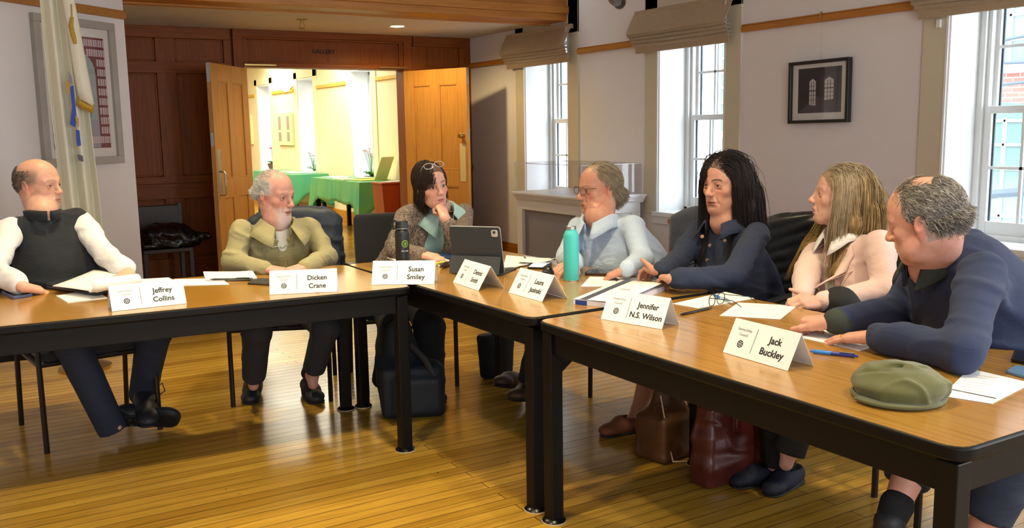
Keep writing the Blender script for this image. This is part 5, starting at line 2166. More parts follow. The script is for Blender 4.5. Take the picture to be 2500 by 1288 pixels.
# find tilt and height from the picture's top edge: it leans towards the far side's viewer
tl_, tr_ = (1093, 555), (1221, 563)
lean = nrm(A3([0, 0, 1])*0.94-uy*0.22)
hh = 0.225
R = np.stack([ux, lean, np.cross(ux, lean)], 1)
B0 = (K0+K1)/2+A3([0, 0, 0.004])+uy*0.03
g = G()
g.prism(rrect(w, hh, 0.012), 0.006, B0+lean*hh/2, R)
g.obj('back_cover', M['slate'], tb, bev=0.001)
g = G()
g.prism(rrect(w+0.002, hh+0.002, 0.013), 0.0055, B0+lean*hh/2-R[:, 2]*0.0056, R)
g.obj('screen_body', M['silver'], tb, bev=0.001)
g = G()
g.prism(rrect(w-0.012, hh-0.012, 0.008), 0.0005, B0+lean*hh/2-R[:, 2]*0.0062, R)
g.obj('screen', M['screenb'], tb, smooth=False)
g = G()
g.prism(rrect(w*0.985, 0.085, 0.003), 0.004, K0*0.5+K1*0.5-uy*0.012+lean*0.046, np.stack([ux, nrm(A3([0, 0, 1])*0.9+uy*0.33), np.cross(ux, nrm(A3([0, 0, 1])*0.9+uy*0.33))], 1))
g.obj('stand_flap', M['slate'], tb, bev=0.001)
g = G()
cc_ = B0+ux*(w/2-0.026)+lean*(hh-0.028)
g.prism(rrect(0.032, 0.034, 0.009), 0.003, cc_+R[:, 2]*0.006, R)
g.obj('camera_plate', M['silver'], tb, bev=0.001)
g = G()
g.lathe([(0.0005, 0), (0.0065, 0), (0.0065, 0.0025), (0.0005, 0.0025)], cc_+R[:, 2]*0.009+lean*0.006, R, 18)
g.obj('camera_lens', M['screenb'], tb)
g = G()
g.prism(rrect(w+0.004, 0.215, 0.01), 0.005, (K0+K1)/2+uy*0.10-A3([0, 0, 0.001]), np.stack([ux, uy, A3([0, 0, 1])], 1))
kb = g.obj('keyboard', M['slate'], tb, bev=0.001)
g = G()
for r_ in range(5):
    for c_ in range(12):
        g.box((K0+K1)/2+uy*(0.04+r_*0.019)+ux*((c_-5.5)*0.019)+A3([0, 0, 0.005]), (0.016, 0.016, 0.0016), np.stack([ux, uy, A3([0, 0, 1])], 1))
g.obj('keys', M['caseblk'], kb, smooth=False)

paper('white papers right of the tablet, before the blue-shirted man', [(1228, 655), (1268, 651), (1345, 633), (1236, 624)], TZ+0.004, 0.007, bend=0.004)
paper('white sheet poking out toward the blue-shirted man', [(1262, 642), (1330, 646), (1360, 634), (1290, 628)], TZ+0.010, 0.001, bend=0.012)
# teal bottle and its cap
tp_ = Pz(1395, 684, TZ)
b2 = empty('water_bottle', tuple(tp_), 'teal metal water bottle standing open in the middle of the tables', 'bottle')
M['teal'] = MAT('teal_bottle_paint', '#3fb4b4', 0.5, var=0.03, bump=0.1, bscale=500)
R0 = 0.0345
G().lathe([(R0-0.002, 0), (R0, 0.004), (R0, 0.196), (R0-0.003, 0.208), (R0-0.0095, 0.219), (R0-0.0125, 0.222), (R0-0.0125, 0.228)], tp_, None, 40).obj('body', M['teal'], b2)
G().lathe([(R0-0.014, 0.224), (R0-0.0125, 0.226), (R0-0.0125, 0.24), (R0-0.015, 0.2405), (R0-0.017, 0.23), (0.004, 0.228)], tp_, None, 32).obj('steel_neck', M['steel'], b2)
G().lathe([(R0-0.0015, -0.001+0.001), (R0+0.0005, 0.001), (R0+0.0005, 0.004), (R0-0.001, 0.005)], tp_, None, 40).obj('base_ring', M['steel'], b2)
cp = Pz(1338, 680, TZ)
b3 = empty('bottle_cap', tuple(cp), 'black bottle cap with a handle loop beside the teal bottle', 'bottle cap')
G().lathe([(0.019, 0), (0.0195, 0.002), (0.0195, 0.020), (0.027, 0.021), (0.0275, 0.035), (0.02, 0.039), (0.012, 0.041)], cp, None, 24).obj('cap', M['bblack'], b3, sharp=50)
G().tube([cp+sd*-0.016+A3([0, 0, 0.036]), cp+sd*-0.011+A3([0, 0, 0.054]), cp+A3([0, 0, 0.062]), cp+sd*0.011+A3([0, 0, 0.054]), cp+sd*0.016+A3([0, 0, 0.036])], 0.007, 8).obj('handle_loop', M['bblack'], b3)

# middle right: papers, bound booklet, glasses
paper('white sheet with a black pen on it, by the teal bottle', [(1418, 699), (1545, 699), (1580, 678), (1440, 675)], TZ+0.0012, 0.001, lines=3)
qb = quad([(1400, 742), (1508, 754), (1622, 709), (1515, 694)], TZ)
bk = empty('bound_booklet', tuple(sum(qb)/4), 'thick white booklet with a dark spine and blue label by the name cards', 'booklet')
P2 = [(p[0], p[1]) for p in qb]
G().prism(P2, 0.018, z0=TZ+0.0005).obj('pages', MAT('page_edges', '#d9d6e4', 0.8, var=0.06, vscale=200, stretch=(0.1, 0.1, 6)), bk, smooth=False)
rows = []
for s in np.linspace(0, 1, 6):
    rows.append([(qb[0]*(1-t)+qb[1]*t)*(1-s)+(qb[3]*(1-t)+qb[2]*t)*s+A3([0, 0, 0.0205+0.010*t*t*s+0.004*t]) for t in np.linspace(0, 1, 8)])
G().sheet(rows, 0.0015).obj('front_cover', M['paper'], bk, sharp=0)
g = G()
ua = nrm(qb[3]-qb[0])
va = nrm(qb[1]-qb[0])
Lb = np.linalg.norm(qb[3]-qb[0])
rows = [[qb[0]+va*(0.030+0.03*k)+ua*(Lb*(0.0+0.98*s))+A3([0, 0, 0.0228+0.0025*s]) for s in np.linspace(0, 1, 5)] for k in (0, 1)]
G().sheet(rows, 0.001).obj('binding_strip', MAT('dark_grey_strip', '#3f4556', 0.5), bk, smooth=False)
Wb = np.linalg.norm(qb[1]-qb[0])
g = G()
g.box(qb[0]+va*Wb*0.18-ua*0.0012+A3([0, 0, 0.0095]), (Wb*0.26, 0.002, 0.0165), np.stack([va, np.cross((0, 0, 1), va), A3([0, 0, 1])], 1))
g.obj('spine_label', MAT('blue_label', '#1f3c8c', 0.5), bk, smooth=False)
g = G()
g.box(qb[0]*0.45+qb[2]*0.55+A3([0, 0, 0.029]), (0.045, 0.006, 0.0006), np.stack([va, ua, A3([0, 0, 1])], 1))
g.obj('printed_mark', M['ink'], bk, smooth=False)
paper('white sheet under the folded eyeglasses', [(1642, 741), (1705, 752), (1842, 728), (1770, 712)], TZ+0.0012, 0.001, mark=False)
paper('white sheet between the eyeglasses and the big fist', [(1757, 770), (1905, 779), (1946, 746), (1803, 738)], TZ+0.0012, 0.001, lines=2, mark=True)
paper('white sheet under the hands of the man in the navy sweater', [(1953, 823), (2098, 856), (2135, 842), (2010, 803)], TZ+0.0012, 0.001, lines=3, mark=False)
paper('white sheet with a black rule right of the green cap', [(2300, 966), (2422, 985), (2520, 935), (2366, 899)], TZ+0.0012, 0.001, lines=8, mark=False)
g = G()
ra, rb = Pz(2305, 946, TZ+0.0025), Pz(2432, 972, TZ+0.0025)
g.tube([ra, rb], 0.0012, 4)
rule = g.obj('printed_rule', M['ink'], bpy.data.objects['paper.%03d' % 0] if False else [o for o in COL.objects if o.get('label', '').startswith('white sheet with a black rule')][0], smooth=False)

# eyeglasses lying upside down on the sheet
def eyeglasses(name, label, c, fw, up, mat, wd=0.135, open_=0.14, parent=None, lens=True, rim=0.0016, fold=0.0):
    """c: bridge; fw: direction the lenses look; temples go the other way"""
    f = nrm(fw)
    rt = nrm(np.cross(f, up))
    u = np.cross(rt, f)
    root = parent
    if parent is None:
        root = empty(name, tuple(c), label, 'eyeglasses')
    holder = root
    if parent is not None:
        holder = empty(name, tuple(c))
        holder.parent = parent
        holder.location = A3(c)-A3(ORG[parent.name])
        ORG[holder.name] = tuple(c)
    g = G()
    lp = []
    for s_ in (-1, 1):
        cx = c+rt*s_*wd*0.25
        ring = []
        for k in range(20):
            a = 2*math.pi*k/20
            x = math.copysign(abs(math.cos(a))**0.8, math.cos(a))*wd*0.195
            y = math.copysign(abs(math.sin(a))**0.8, math.sin(a))*wd*0.14
            ring.append(cx+rt*x+u*y-f*(abs(x+s_*wd*0.25)*0.06))
        g.tube(ring, rim, 6, closed=True)
        lp.append(ring)
    g.tube([c-rt*wd*0.06, c+u*0.004+f*0.002, c+rt*wd*0.06], rim, 6)
    for s_ in (-1, 1):
        h0 = c+rt*s_*wd*0.47+u*wd*0.08-f*0.008
        h1 = h0-f*open_*0.7+rt*s_*0.004-rt*s_*fold*0.7
        h2 = h0-f*open_*0.95-u*0.02-rt*s_*fold
        g.tube([c+rt*s_*wd*0.44+u*wd*0.09-f*0.004, h0, h1, h2], rim*0.95, 6)
    g.obj('frame', mat, holder)
    if lens:
        k = G()
        for ring in lp:
            k.add(ring, [tuple(range(len(ring)))])
        k.obj('lenses', M['lens'], holder, smooth=False)
    return holder


M['lens'] = GLASSMAT('spectacle_lens', (0.93, 0.95, 0.98), 0.06)
M['eyewire'] = MAT('dark_eyeglass_frame', '#23242e', 0.3, 0.3)
gp = Pz(1748, 730, TZ+0.025)
f0 = nrm(Pz(1700, 725, TZ)-Pz(1740, 745, TZ)+0*A3([1, 0, 0]))
eyeglasses('eyeglasses', 'dark-framed eyeglasses lying open on a white sheet', gp, nrm(A3([-0.35, 0.9, 0.0])), A3([0.1, -0.1, 1.0]), M['eyewire'], 0.15, 0.13)

# the green flat cap
kc = Pz(2192, 972, TZ)
toC = nrm(-kc*A3([1, 1, 0]))
sdC = A3([-toC[1], toC[0], 0])


def K(x, y, z):           # x: to the right in view, y: away, z: up
    return kc-sdC*(-x)-toC*y+A3([0, 0, z])


RK = np.stack([sdC, -toC, A3([0, 0, 1])], 1)
s = SDF()
s.ell(K(0, 0.012, 0.034), (0.112, 0.112, 0.034), RK, 0.02)
s.ell(K(-0.01, 0.03, 0.050), (0.085, 0.075, 0.034), RK, 0.03)
s.ell(K(0.03, 0.0, 0.046), (0.07, 0.07, 0.026), RK, 0.03)
s.ell(K(0.0, 0.01, 0.014), (0.104, 0.106, 0.014), RK, 0.01)
for (a, b, r_, d) in (((-0.045, 0.085, 0.082), (-0.02, 0.045, 0.090), 0.004, 0), ((0.005, 0.09, 0.083), (0.008, 0.05, 0.092), 0.004, 0), ((-0.03, -0.02, 0.080), (0.06, 0.02, 0.084), 0.004, 0), ((-0.09, -0.01, 0.062), (-0.02, -0.03, 0.075), 0.003, 0)):
    s.cone(K(*a), K(*b), r_, r_, 0.014, '-')
CAPM = MAT('olive_cap_twill', '#59592f', 0.8, var=0.08, vscale=18, bump=0.25, bscale=500, sheen=0.25)
cap = empty('flat_cap', tuple(kc), 'olive green flat cap lying on the nearest table', 'cap')
s.obj('crown', 0.0045, CAPM, cap, disp=folds(0.0055, 13, 8, (0.5, 0.2, 1), 0.5), smooth=2)
rows = []
for v in np.linspace(0, 1, 7):
    row = []
    for a in np.linspace(-2.45, -0.5, 24):
        r0, r1 = 0.088, 0.126-0.010*abs(math.sin(a*1.0+1.57))**2
        r = r0+(r1-r0)*v
        row.append(K(-0.006+r*math.cos(a), 0.016+r*math.sin(a)*1.04, 0.008+0.004*math.sin(v*3.1)))
    rows.append(row)
G().sheet(rows, 0.006).obj('brim', CAPM, cap, sharp=0)
s = SDF()
rng = [K(0.105*math.cos(a), 0.014+0.108*math.sin(a), 0.007) for a in np.linspace(0, 2*math.pi, 26)]
G().tube(rng[:-1], 0.0065, 8, closed=True).obj('band', CAPM, cap)

# ================================================================== bags on the floor
M['brleather'] = MAT('brown_bucket_leather', '#5c381c', 0.5, var=0.2, vscale=9, bump=0.25, bscale=120)
M['wine'] = MAT('burgundy_tote_leather', '#5a2320', 0.33, var=0.15, vscale=7, bump=0.2, bscale=140, coat=0.15)
bq = A3([2.525, 2.93, 0])
bg_ = empty('bucket_bag', tuple(bq), 'brown leather bucket bag with a thin white strap, left of the burgundy tote', 'bag')
R = rotz(0.15)
s = SDF()
s.box(bq+A3([0, 0, 0.10]), (0.095, 0.065, 0.075), R, 0.022, 0.05)
s.cone(bq+A3([0, 0, 0.20]), bq+A3([0.012, 0.01, 0.325]), 0.090, 0.064, 0.06, flat=(R@A3([0, 1, 0]), 0.8))
s.box(bq+A3([0.012, 0.01, 0.42]), (0.2, 0.2, 0.05), rotx(0.12)@roty(-0.1), 0.001, 0.012, '-')
s.cone(bq+A3([0.012, 0.01, 0.32]), bq+A3([0.012, 0.01, 0.42]), 0.050, 0.055, 0.008, '-', flat=(R@A3([0, 1, 0]), 0.75))
s.obj('body', 0.006, M['brleather'], bg_, disp=folds(0.006, 9, 3, (0, 0, 1), 0.6))
G().tube([bq+A3([-0.075, -0.045, 0.29]), bq+A3([-0.078, -0.075, 0.20]), bq+A3([-0.065, -0.088, 0.08]), bq+A3([-0.05, -0.10, 0.012]), bq+A3([0.02, -0.12, 0.006])], 0.0035, 6).obj('strap', MAT('tan_cord', '#d8b79a', 0.5), bg_)
G().tube([bq+A3([-0.09, -0.02, 0.20]), bq+A3([-0.098, -0.04, 0.245]), bq+A3([-0.08, -0.052, 0.255]), bq+A3([-0.055, -0.06, 0.235]), bq+A3([-0.03, -0.07, 0.21])], 0.006, 8).obj('drawstring', M['brleather'], bg_)
tq = A3([2.555, 2.572, 0])
tt = empty('tote_bag', tuple(tq), 'burgundy leather tote with a tablet sticking out, under the near table', 'bag')
RT = rotz(math.atan2(-0.013, 0.365))
s = SDF()
for z0, z1, hx, hy in ((0.025, 0.10, 0.148, 0.034), (0.09, 0.20, 0.141, 0.032), (0.18, 0.315, 0.134, 0.028)):
    s.box(tq+RT@A3([0, 0, (z0+z1)/2]), (hx, hy, (z1-z0)/2), RT, 0.022, 0.05)
s.box(tq+A3([0, 0, 0.375]), (0.3, 0.3, 0.045), RT@roty(0.03), 0.001, 0.008, '-')
s.box(tq+RT@A3([0, 0, 0.31]), (0.138, 0.030, 0.05), RT, 0.004, 0.008, '-')
s.cone(tq+RT@A3([0.075, -0.075, 0.30]), tq+RT@A3([0.10, -0.07, 0.10]), 0.03, 0.012, 0.03, '-')
s.obj('body', 0.0065, M['wine'], tt, disp=folds(0.004, 7, 9, (0.2, 0, 1), 0.5))
g = G()
for y, zt_ in ((-0.062, 0.28), (0.062, 0.28)):
    g.tube([tq+RT@A3([-0.03, -0.058, 0.24]), tq+RT@A3([-0.03, -0.062, 0.31]), tq+RT@A3([-0.012, -0.066, 0.352]), tq+RT@A3([0.05, -0.07, 0.36]), tq+RT@A3([0.075, -0.066, 0.32]), tq+RT@A3([0.078, -0.058, 0.24])] if y < 0 else
           [tq+RT@A3([0.05, 0.045, 0.30]), tq+RT@A3([0.12, 0.03, 0.335]), tq+RT@A3([0.175, 0.0, 0.30]), tq+RT@A3([0.19, -0.02, 0.23]), tq+RT@A3([0.172, -0.02, 0.20]), tq+RT@A3([0.158, -0.01, 0.24])], 0.006, 8)
g.obj('handle', M['wine'], tt)
g = G()
g.box(tq+RT@A3([-0.03, -0.055, 0.255]), (0.035, 0.008, 0.10), RT)
g.obj('handle_tab', M['wine'], tt, smooth=False, bev=0.003)
g = G()
g.prism(rrect(0.15, 0.20, 0.012), 0.008, tq+RT@A3([-0.055, 0.012, 0.262]), np.stack([RT@A3([1, 0, 0.06]), A3([0, 0, 1.0]), RT@A3([0, -1, 0])], 1))
tg_ = g.obj('tablet', MAT('white_tablet_edge', '#b9bcc2', 0.4), None, tuple(tq+A3([-0.065, 0.02, 0.11])))
tag(tg_, 'grey-screened white tablet standing in the burgundy tote', 'tablet')
g = G()
g.prism(rrect(0.125, 0.17, 0.004), 0.001, tq+RT@A3([-0.045, 0.0036, 0.265]), np.stack([RT@A3([1, 0, 0.06]), A3([0, 0, 1.0]), RT@A3([0, -1, 0])], 1))
g.obj('screen', MAT('grey_screen', '#3c4048', 0.2), tg_, smooth=False)
s = SDF().ell(tq+RT@A3([0.085, 0.0, 0.318]), (0.055, 0.025, 0.028), RT).ell(tq+RT@A3([0.11, 0.005, 0.32]), (0.02, 0.015, 0.03), RT)
tag(s.obj('scarf', 0.005, MAT('beige_print_scarf', '#a9927c', 0.8, var=0.3, vscale=70), None, tuple(tq+A3([0.08, 0, 0.26])), folds(0.007, 30, 2)), 'crumpled beige cloth stuffed into the burgundy tote', 'scarf')

bpk = A3([1.85, 4.07, 0])
M['packnavy'] = MAT('navy_pack_cloth', '#1a2430', 0.6, var=0.1, bump=0.2, bscale=250)
bp_ = empty('backpack', tuple(bpk), 'dark navy backpack leaning under the left tables\' meeting corner', 'backpack')
s = SDF()
RB = rotz(-0.35)
s.box(bpk+RB@A3([0, 0.02, 0.13]), (0.125, 0.06, 0.10), RB, 0.03, 0.05)
s.cone(bpk+RB@A3([-0.04, 0.05, 0.20]), bpk+RB@A3([-0.05, 0.09, 0.40]), 0.115, 0.07, 0.08, flat=(RB@A3([0, 1, 0]), 0.65))
s.box(bpk+RB@A3([0.02, -0.055, 0.115]), (0.09, 0.02, 0.07), RB, 0.025, 0.04)
s.obj('body', 0.008, M['packnavy'], bp_, disp=folds(0.007, 9, 4, (0.2, 0, 1), 0.5))
g = G()
g.tube([bpk+RB@A3([0.0, -0.02, 0.36]), bpk+RB@A3([0.06, -0.06, 0.30]), bpk+RB@A3([0.12, -0.09, 0.18]), bpk+RB@A3([0.13, -0.08, 0.08])], 0.017, 8, flat=(RB@A3([0, 1, 0.3]), 0.4))
g.obj('shoulder_strap', MAT('black_webbing', '#0f1114', 0.6), bp_)
g = G()
for (x, z) in ((-0.115, 0.16), (-0.125, 0.08)):
    g.box(bpk+RB@A3([x, -0.055, z+0.04]), (0.008, 0.004, 0.045), RB)
g.obj('reflective_tab', MAT('grey_reflective', '#5d6064', 0.4), bp_, smooth=False)
bt_ = Pz(1212, 926, 0)+A3([0.03, 0.05, 0])
tk = empty('tote_bag', tuple(bt_), 'small upright black tote standing under the middle table', 'bag')
s = SDF()
for x in np.linspace(-0.07, 0.07, 5):
    s.cone(bt_+A3([x, 0, 0.03]), bt_+A3([x*1.1, 0, 0.24]), 0.035, 0.04, 0.03)
s.box(bt_+A3([0, 0, 0.29]), (0.2, 0.2, 0.03), None, 0.001, 0.01, '-')
s.box(bt_-A3([0, 0, 0.06]), (0.2, 0.2, 0.06), None, 0.001, 0.006, '-')
s.obj('body', 0.008, M['blackfab'], tk, disp=folds(0.004, 9, 4, (0.2, 0, 1), 0.5))
G().tube([bt_+A3([-0.04, -0.035, 0.25]), bt_+A3([-0.03, -0.04, 0.33]), bt_+A3([0.03, -0.04, 0.33]), bt_+A3([0.04, -0.035, 0.25])], 0.006, 6).obj('handle', M['blackfab'], tk)

# ================================================================== people
def headframe(fdir, up=(0, 0, 1), tilt=0.0, nod=0.0):
    """columns: the person's right, face direction, crown direction"""
    f = nrm(fdir)
    r = nrm(np.cross(f, up))
    u = np.cross(r, f)
    f2 = f*math.cos(nod)-u*math.sin(nod)
    u2 = u*math.cos(nod)+f*math.sin(nod)
    r2 = r*math.cos(tilt)-u2*math.sin(tilt)
    u3 = u2*math.cos(tilt)+r*math.sin(tilt)
    return np.stack([r2, f2, u3], 1)


class Head:
    def __init__(s, c, R, sc=1.0, **o):
        s.c, s.R, s.sc = A3(c, float), R, sc
        d = dict(w=1.0, jaw=1.0, nose=1.0, brow=1.0, cheek=1.0, chin=1.0, fem=0.0, mouth=0.0, jowl=0.0, eye=1.0, crease=1.0, fore=1.0, long=1.0)
        d.update(o)
        s.o = d

    def L(s, x, y, z):
        if z < 0:
            z = z*s.o['long']
        return s.c+s.R@(A3([x*s.o['w'], y, z])*s.sc)

    def loc(s, V):
        q = (np.asarray(V)-s.c)@s.R/s.sc
        q = q.copy()
        q[:, 0] /= s.o['w']
        q[:, 2] = np.where(q[:, 2] < 0, q[:, 2]/s.o['long'], q[:, 2])
        return q

    def build(s, S):
        L, R, k, o = s.L, s.R, s.sc, s.o
        w = o['w']

        def E(x, y, z, a, b, c, kk=0.02, op='+', RR=None):
            S.ell(L(x, y, z), (a*k*w, b*k, c*k), R if RR is None else RR, kk*k, op)

        def C(p, q, ra, rb, kk=0.012, op='+', flat=None):
            S.cone(L(*p), L(*q), ra*k, rb*k, kk*k, op, flat)
        E(0, -0.018, 0.030, 0.0745, 0.096, 0.089)
        E(0, 0.014, 0.034, 0.067, 0.078*o['fore'], 0.078, 0.03)
        E(0, 0.028, -0.034, 0.058, 0.060, 0.078, 0.03)
        E(0, 0.026, -0.070, 0.050*o['jaw'], 0.052, 0.042, 0.03)
        E(0, 0.068, -0.099, 0.022*o['chin'], 0.021, 0.0165*o['chin'], 0.02)
        for sx in (-1, 1):
            C((sx*0.053*o['jaw'], -0.006, -0.052), (sx*0.020*o['chin'], 0.064, -0.099), 0.015, 0.0145, 0.03)
            E(sx*0.040, 0.057, -0.024, 0.022*o['cheek'], 0.019, 0.018, 0.022)
            C((sx*0.012, 0.0855, 0.019), (sx*0.044, 0.067, 0.0205), 0.0105*o['brow'], 0.0095*o['brow'], 0.016)
            if o['jowl']:
                E(sx*0.044, 0.035, -0.075, 0.022*o['jowl'], 0.028, 0.026, 0.03)
        E(0, 0.068, -0.062, 0.034, 0.028, 0.030, 0.025)                 # muzzle
        for sx in (-1, 1):                                             # eye sockets and lids
            E(sx*0.032, 0.096, 0.0015, 0.0185, 0.0135, 0.0115, 0.014, '-')
            S.ell(L(sx*0.032, 0.0735, 0.0005), (0.0152*k,)*3, R, 0.005*k)
        n = o['nose']
        C((0, 0.087, 0.014), (0, 0.090+0.017*n, -0.026), 0.0078, 0.0100*n**0.5, 0.012)
        E(0, 0.091+0.018*n, -0.031, 0.0115*n**0.6, 0.012, 0.0095, 0.01)
        for sx in (-1, 1):
            E(sx*0.0125*n**0.5, 0.086+0.012*n, -0.0345, 0.0078, 0.0105, 0.0072, 0.007)
            C((sx*0.006, 0.090+0.013*n, -0.043), (sx*0.0065, 0.088+0.010*n, -0.036), 0.0028, 0.0028, 0.004, '-')
            E(sx*0.032, 0.0925, 0.0005, 0.0128, 0.012, 0.0050*o['eye'], 0.0025, '-')
            if o['crease']:
                C((sx*0.020, 0.096, -0.036), (sx*0.032, 0.082, -0.072), 0.0026*o['crease'], 0.0022*o['crease'], 0.010, '-')
                C((sx*0.019, 0.0885, -0.0125), (sx*0.042, 0.0765, -0.0150), 0.0016*o['crease'], 0.0014, 0.008, '-')
        fl = 1+0.25*o['fem']
        C((-0.019, 0.0885, -0.0615), (0, 0.0955, -0.0595), 0.0048*fl, 0.0058*fl, 0.006)
        C((0.019, 0.0885, -0.0615), (0, 0.0955, -0.0595), 0.0048*fl, 0.0058*fl, 0.006)
        mo = o['mouth']
        C((-0.015, 0.0885, -0.0725-mo), (0.015, 0.0885, -0.0725-mo), 0.0058*fl, 0.0058*fl, 0.006)
        S.ell(L(0, 0.0965, -0.0668-mo/2), (0.0235*k, 0.012*k, (0.0013+mo*0.5)*k), R, 0.003*k, '-')
        E(0, 0.0945, -0.083-mo, 0.016, 0.006, 0.004, 0.010, '-')
        for sx in (-1, 1):                                             # ears
            RE = R@rotz(-sx*0.35)@roty(sx*0.12)@rotx(0.18)
            S.ell(L(sx*0.0775, -0.012, -0.004), (0.0075*k, 0.0185*k, 0.031*k), RE, 0.006*k)
            S.ell(L(sx*0.0855, -0.009, 0.001), (0.0060*k, 0.0105*k, 0.0185*k), RE, 0.004*k, '-')
            S.ell(L(sx*0.0745, -0.002, -0.034), (0.006*k, 0.009*k, 0.009*k), RE, 0.006*k)
        return s

    def scalp(s, n, mask, rx=0.0765, ry=0.099, rz=0.0915):
        """N random roots on the skull where MASK(local) holds"""
        out = []
        need = n
        while need > 0:
            d = RNG.normal(size=(n*6, 3))
            d /= np.linalg.norm(d, axis=1, keepdims=True)
            p = d*A3([rx, ry, rz])+A3([0, -0.016, 0.030])
            p = p[mask(p)]
            if not len(p):
                break
            out.append(p[:need])
            need -= len(out[-1])
        return np.concatenate(out)

    def world(s, q):
        q = np.asarray(q, float)*A3([s.o['w'], 1, 1])
        return s.c+(q*s.sc)@s.R.T


def haircap(H, mask, mat, par, col, lift=1.035, name='hair_base'):
    """the close layer of hair on the skull below the loose strands"""
    nu, nv = 72, 56
    V, ok = [], []
    r = A3([0.0765, 0.099, 0.0915])
    for j in range(nv+1):
        t = math.pi*j/nv
        for i in range(nu):
            a = 2*math.pi*i/nu
            d = A3([math.sin(t)*math.cos(a), math.sin(t)*math.sin(a), math.cos(t)])
            V.append(d*r+A3([0, -0.016, 0.030]))
    V = A3(V)
    m = mask(V)
    W = H.world((V-A3([0, -0.016, 0.030]))*(lift+0.008*np.sin(V[:, :1]*300)*np.sin(V[:, 1:2]*170))+A3([0, -0.016, 0.030]))
    F = []
    for j in range(nv):
        for i in range(nu):
            q = (j*nu+i, (j+1)*nu+i, (j+1)*nu+(i+1) % nu, j*nu+(i+1) % nu)
            if all(m[k] for k in q):
                F.append(q)
    us = sorted({k for f in F for k in f})
    ix = {k: n for n, k in enumerate(us)}
    o = mesh_obj(name, W[us], [tuple(ix[k] for k in f) for f in F], mat, par, None, True, 0, unit_cols(len(us), col, 0.15))
    md = o.modifiers.new('thickness', 'SOLIDIFY')
    md.thickness = 0.008
    md.offset = -1
    return o


def hairmass(par, H, pts, rs, col, S0=None, name='hair_mass'):
    S = SDF()
    for P_, r_ in zip(pts, rs):
        S.chain([H.L(*p) if len(p) == 3 else p for p in P_], r_, 0.03)

    def streak(P):
        q = H.loc(P)
        return 0.004*np.sin(np.arctan2(q[:, 0], -q[:, 1]-0.0)*42+q[:, 2]*18)+0.003*noise3(q*A3([90, 90, 8]), 3)
    return S.obj(name, 0.0045, HAIRM, par, None, streak, 1, lambda V: np.clip(A3(lin(col))[None]*(1+0.3*noise3(H.loc(V)*A3([160, 160, 10]), 2)[:, None]), 0.002, 1))


def grow(roots, dirfn, length, steps, lift=1.03, grav=0.0, jitter=0.15, collide=None, rx=0.0765, ry=0.099, rz=0.0915, hug=True):
    """local hair paths: start along DIRFN, bend by gravity, stay outside the skull"""
    n = len(roots)
    L = np.asarray(length) if hasattr(length, '__len__') else np.full(n, length)
    st = L/(steps-1)
    P = np.zeros((n, steps, 3))
    p = roots.copy()
    P[:, 0] = p
    jit = RNG.normal(size=(n, 3))*jitter
    ctr = A3([0, -0.016, 0.030])
    lf = lift+RNG.random(n)*0.05
    d = dirfn(p, np.zeros(n))+jit
    for i in range(1, steps):
        dn = dirfn(p, np.full(n, i/(steps-1)))+jit
        d = 0.5*d+0.5*dn+A3([0, 0, -grav])*(i/(steps-1))
        nn = (p-ctr)/A3([rx*rx, ry*ry, rz*rz])
        rr_ = np.linalg.norm((p-ctr)/A3([rx, ry, rz]), axis=1)
        nn /= (np.linalg.norm(nn, axis=1, keepdims=True)+1e-9)
        if hug:
            mk = ((rr_ < 1.25) & (nn[:, 2] > -0.2))[:, None]
            d = np.where(mk, d-nn*((d*nn).sum(1, keepdims=True)-0.06), d)
        d /= (np.linalg.norm(d, axis=1, keepdims=True)+1e-9)
        p = p+d*st[:, None]
        q = (p-ctr)/A3([rx, ry, rz])
        r = np.linalg.norm(q, axis=1)
        t = np.minimum(lf, 1+0.2*(i/(steps-1)))
        ins = r < t
        p[ins] = ctr+(p[ins]-ctr)*(t[ins]/r[ins])[:, None]
        if collide is not None:
            p = collide(p)
        P[:, i] = p
    return P


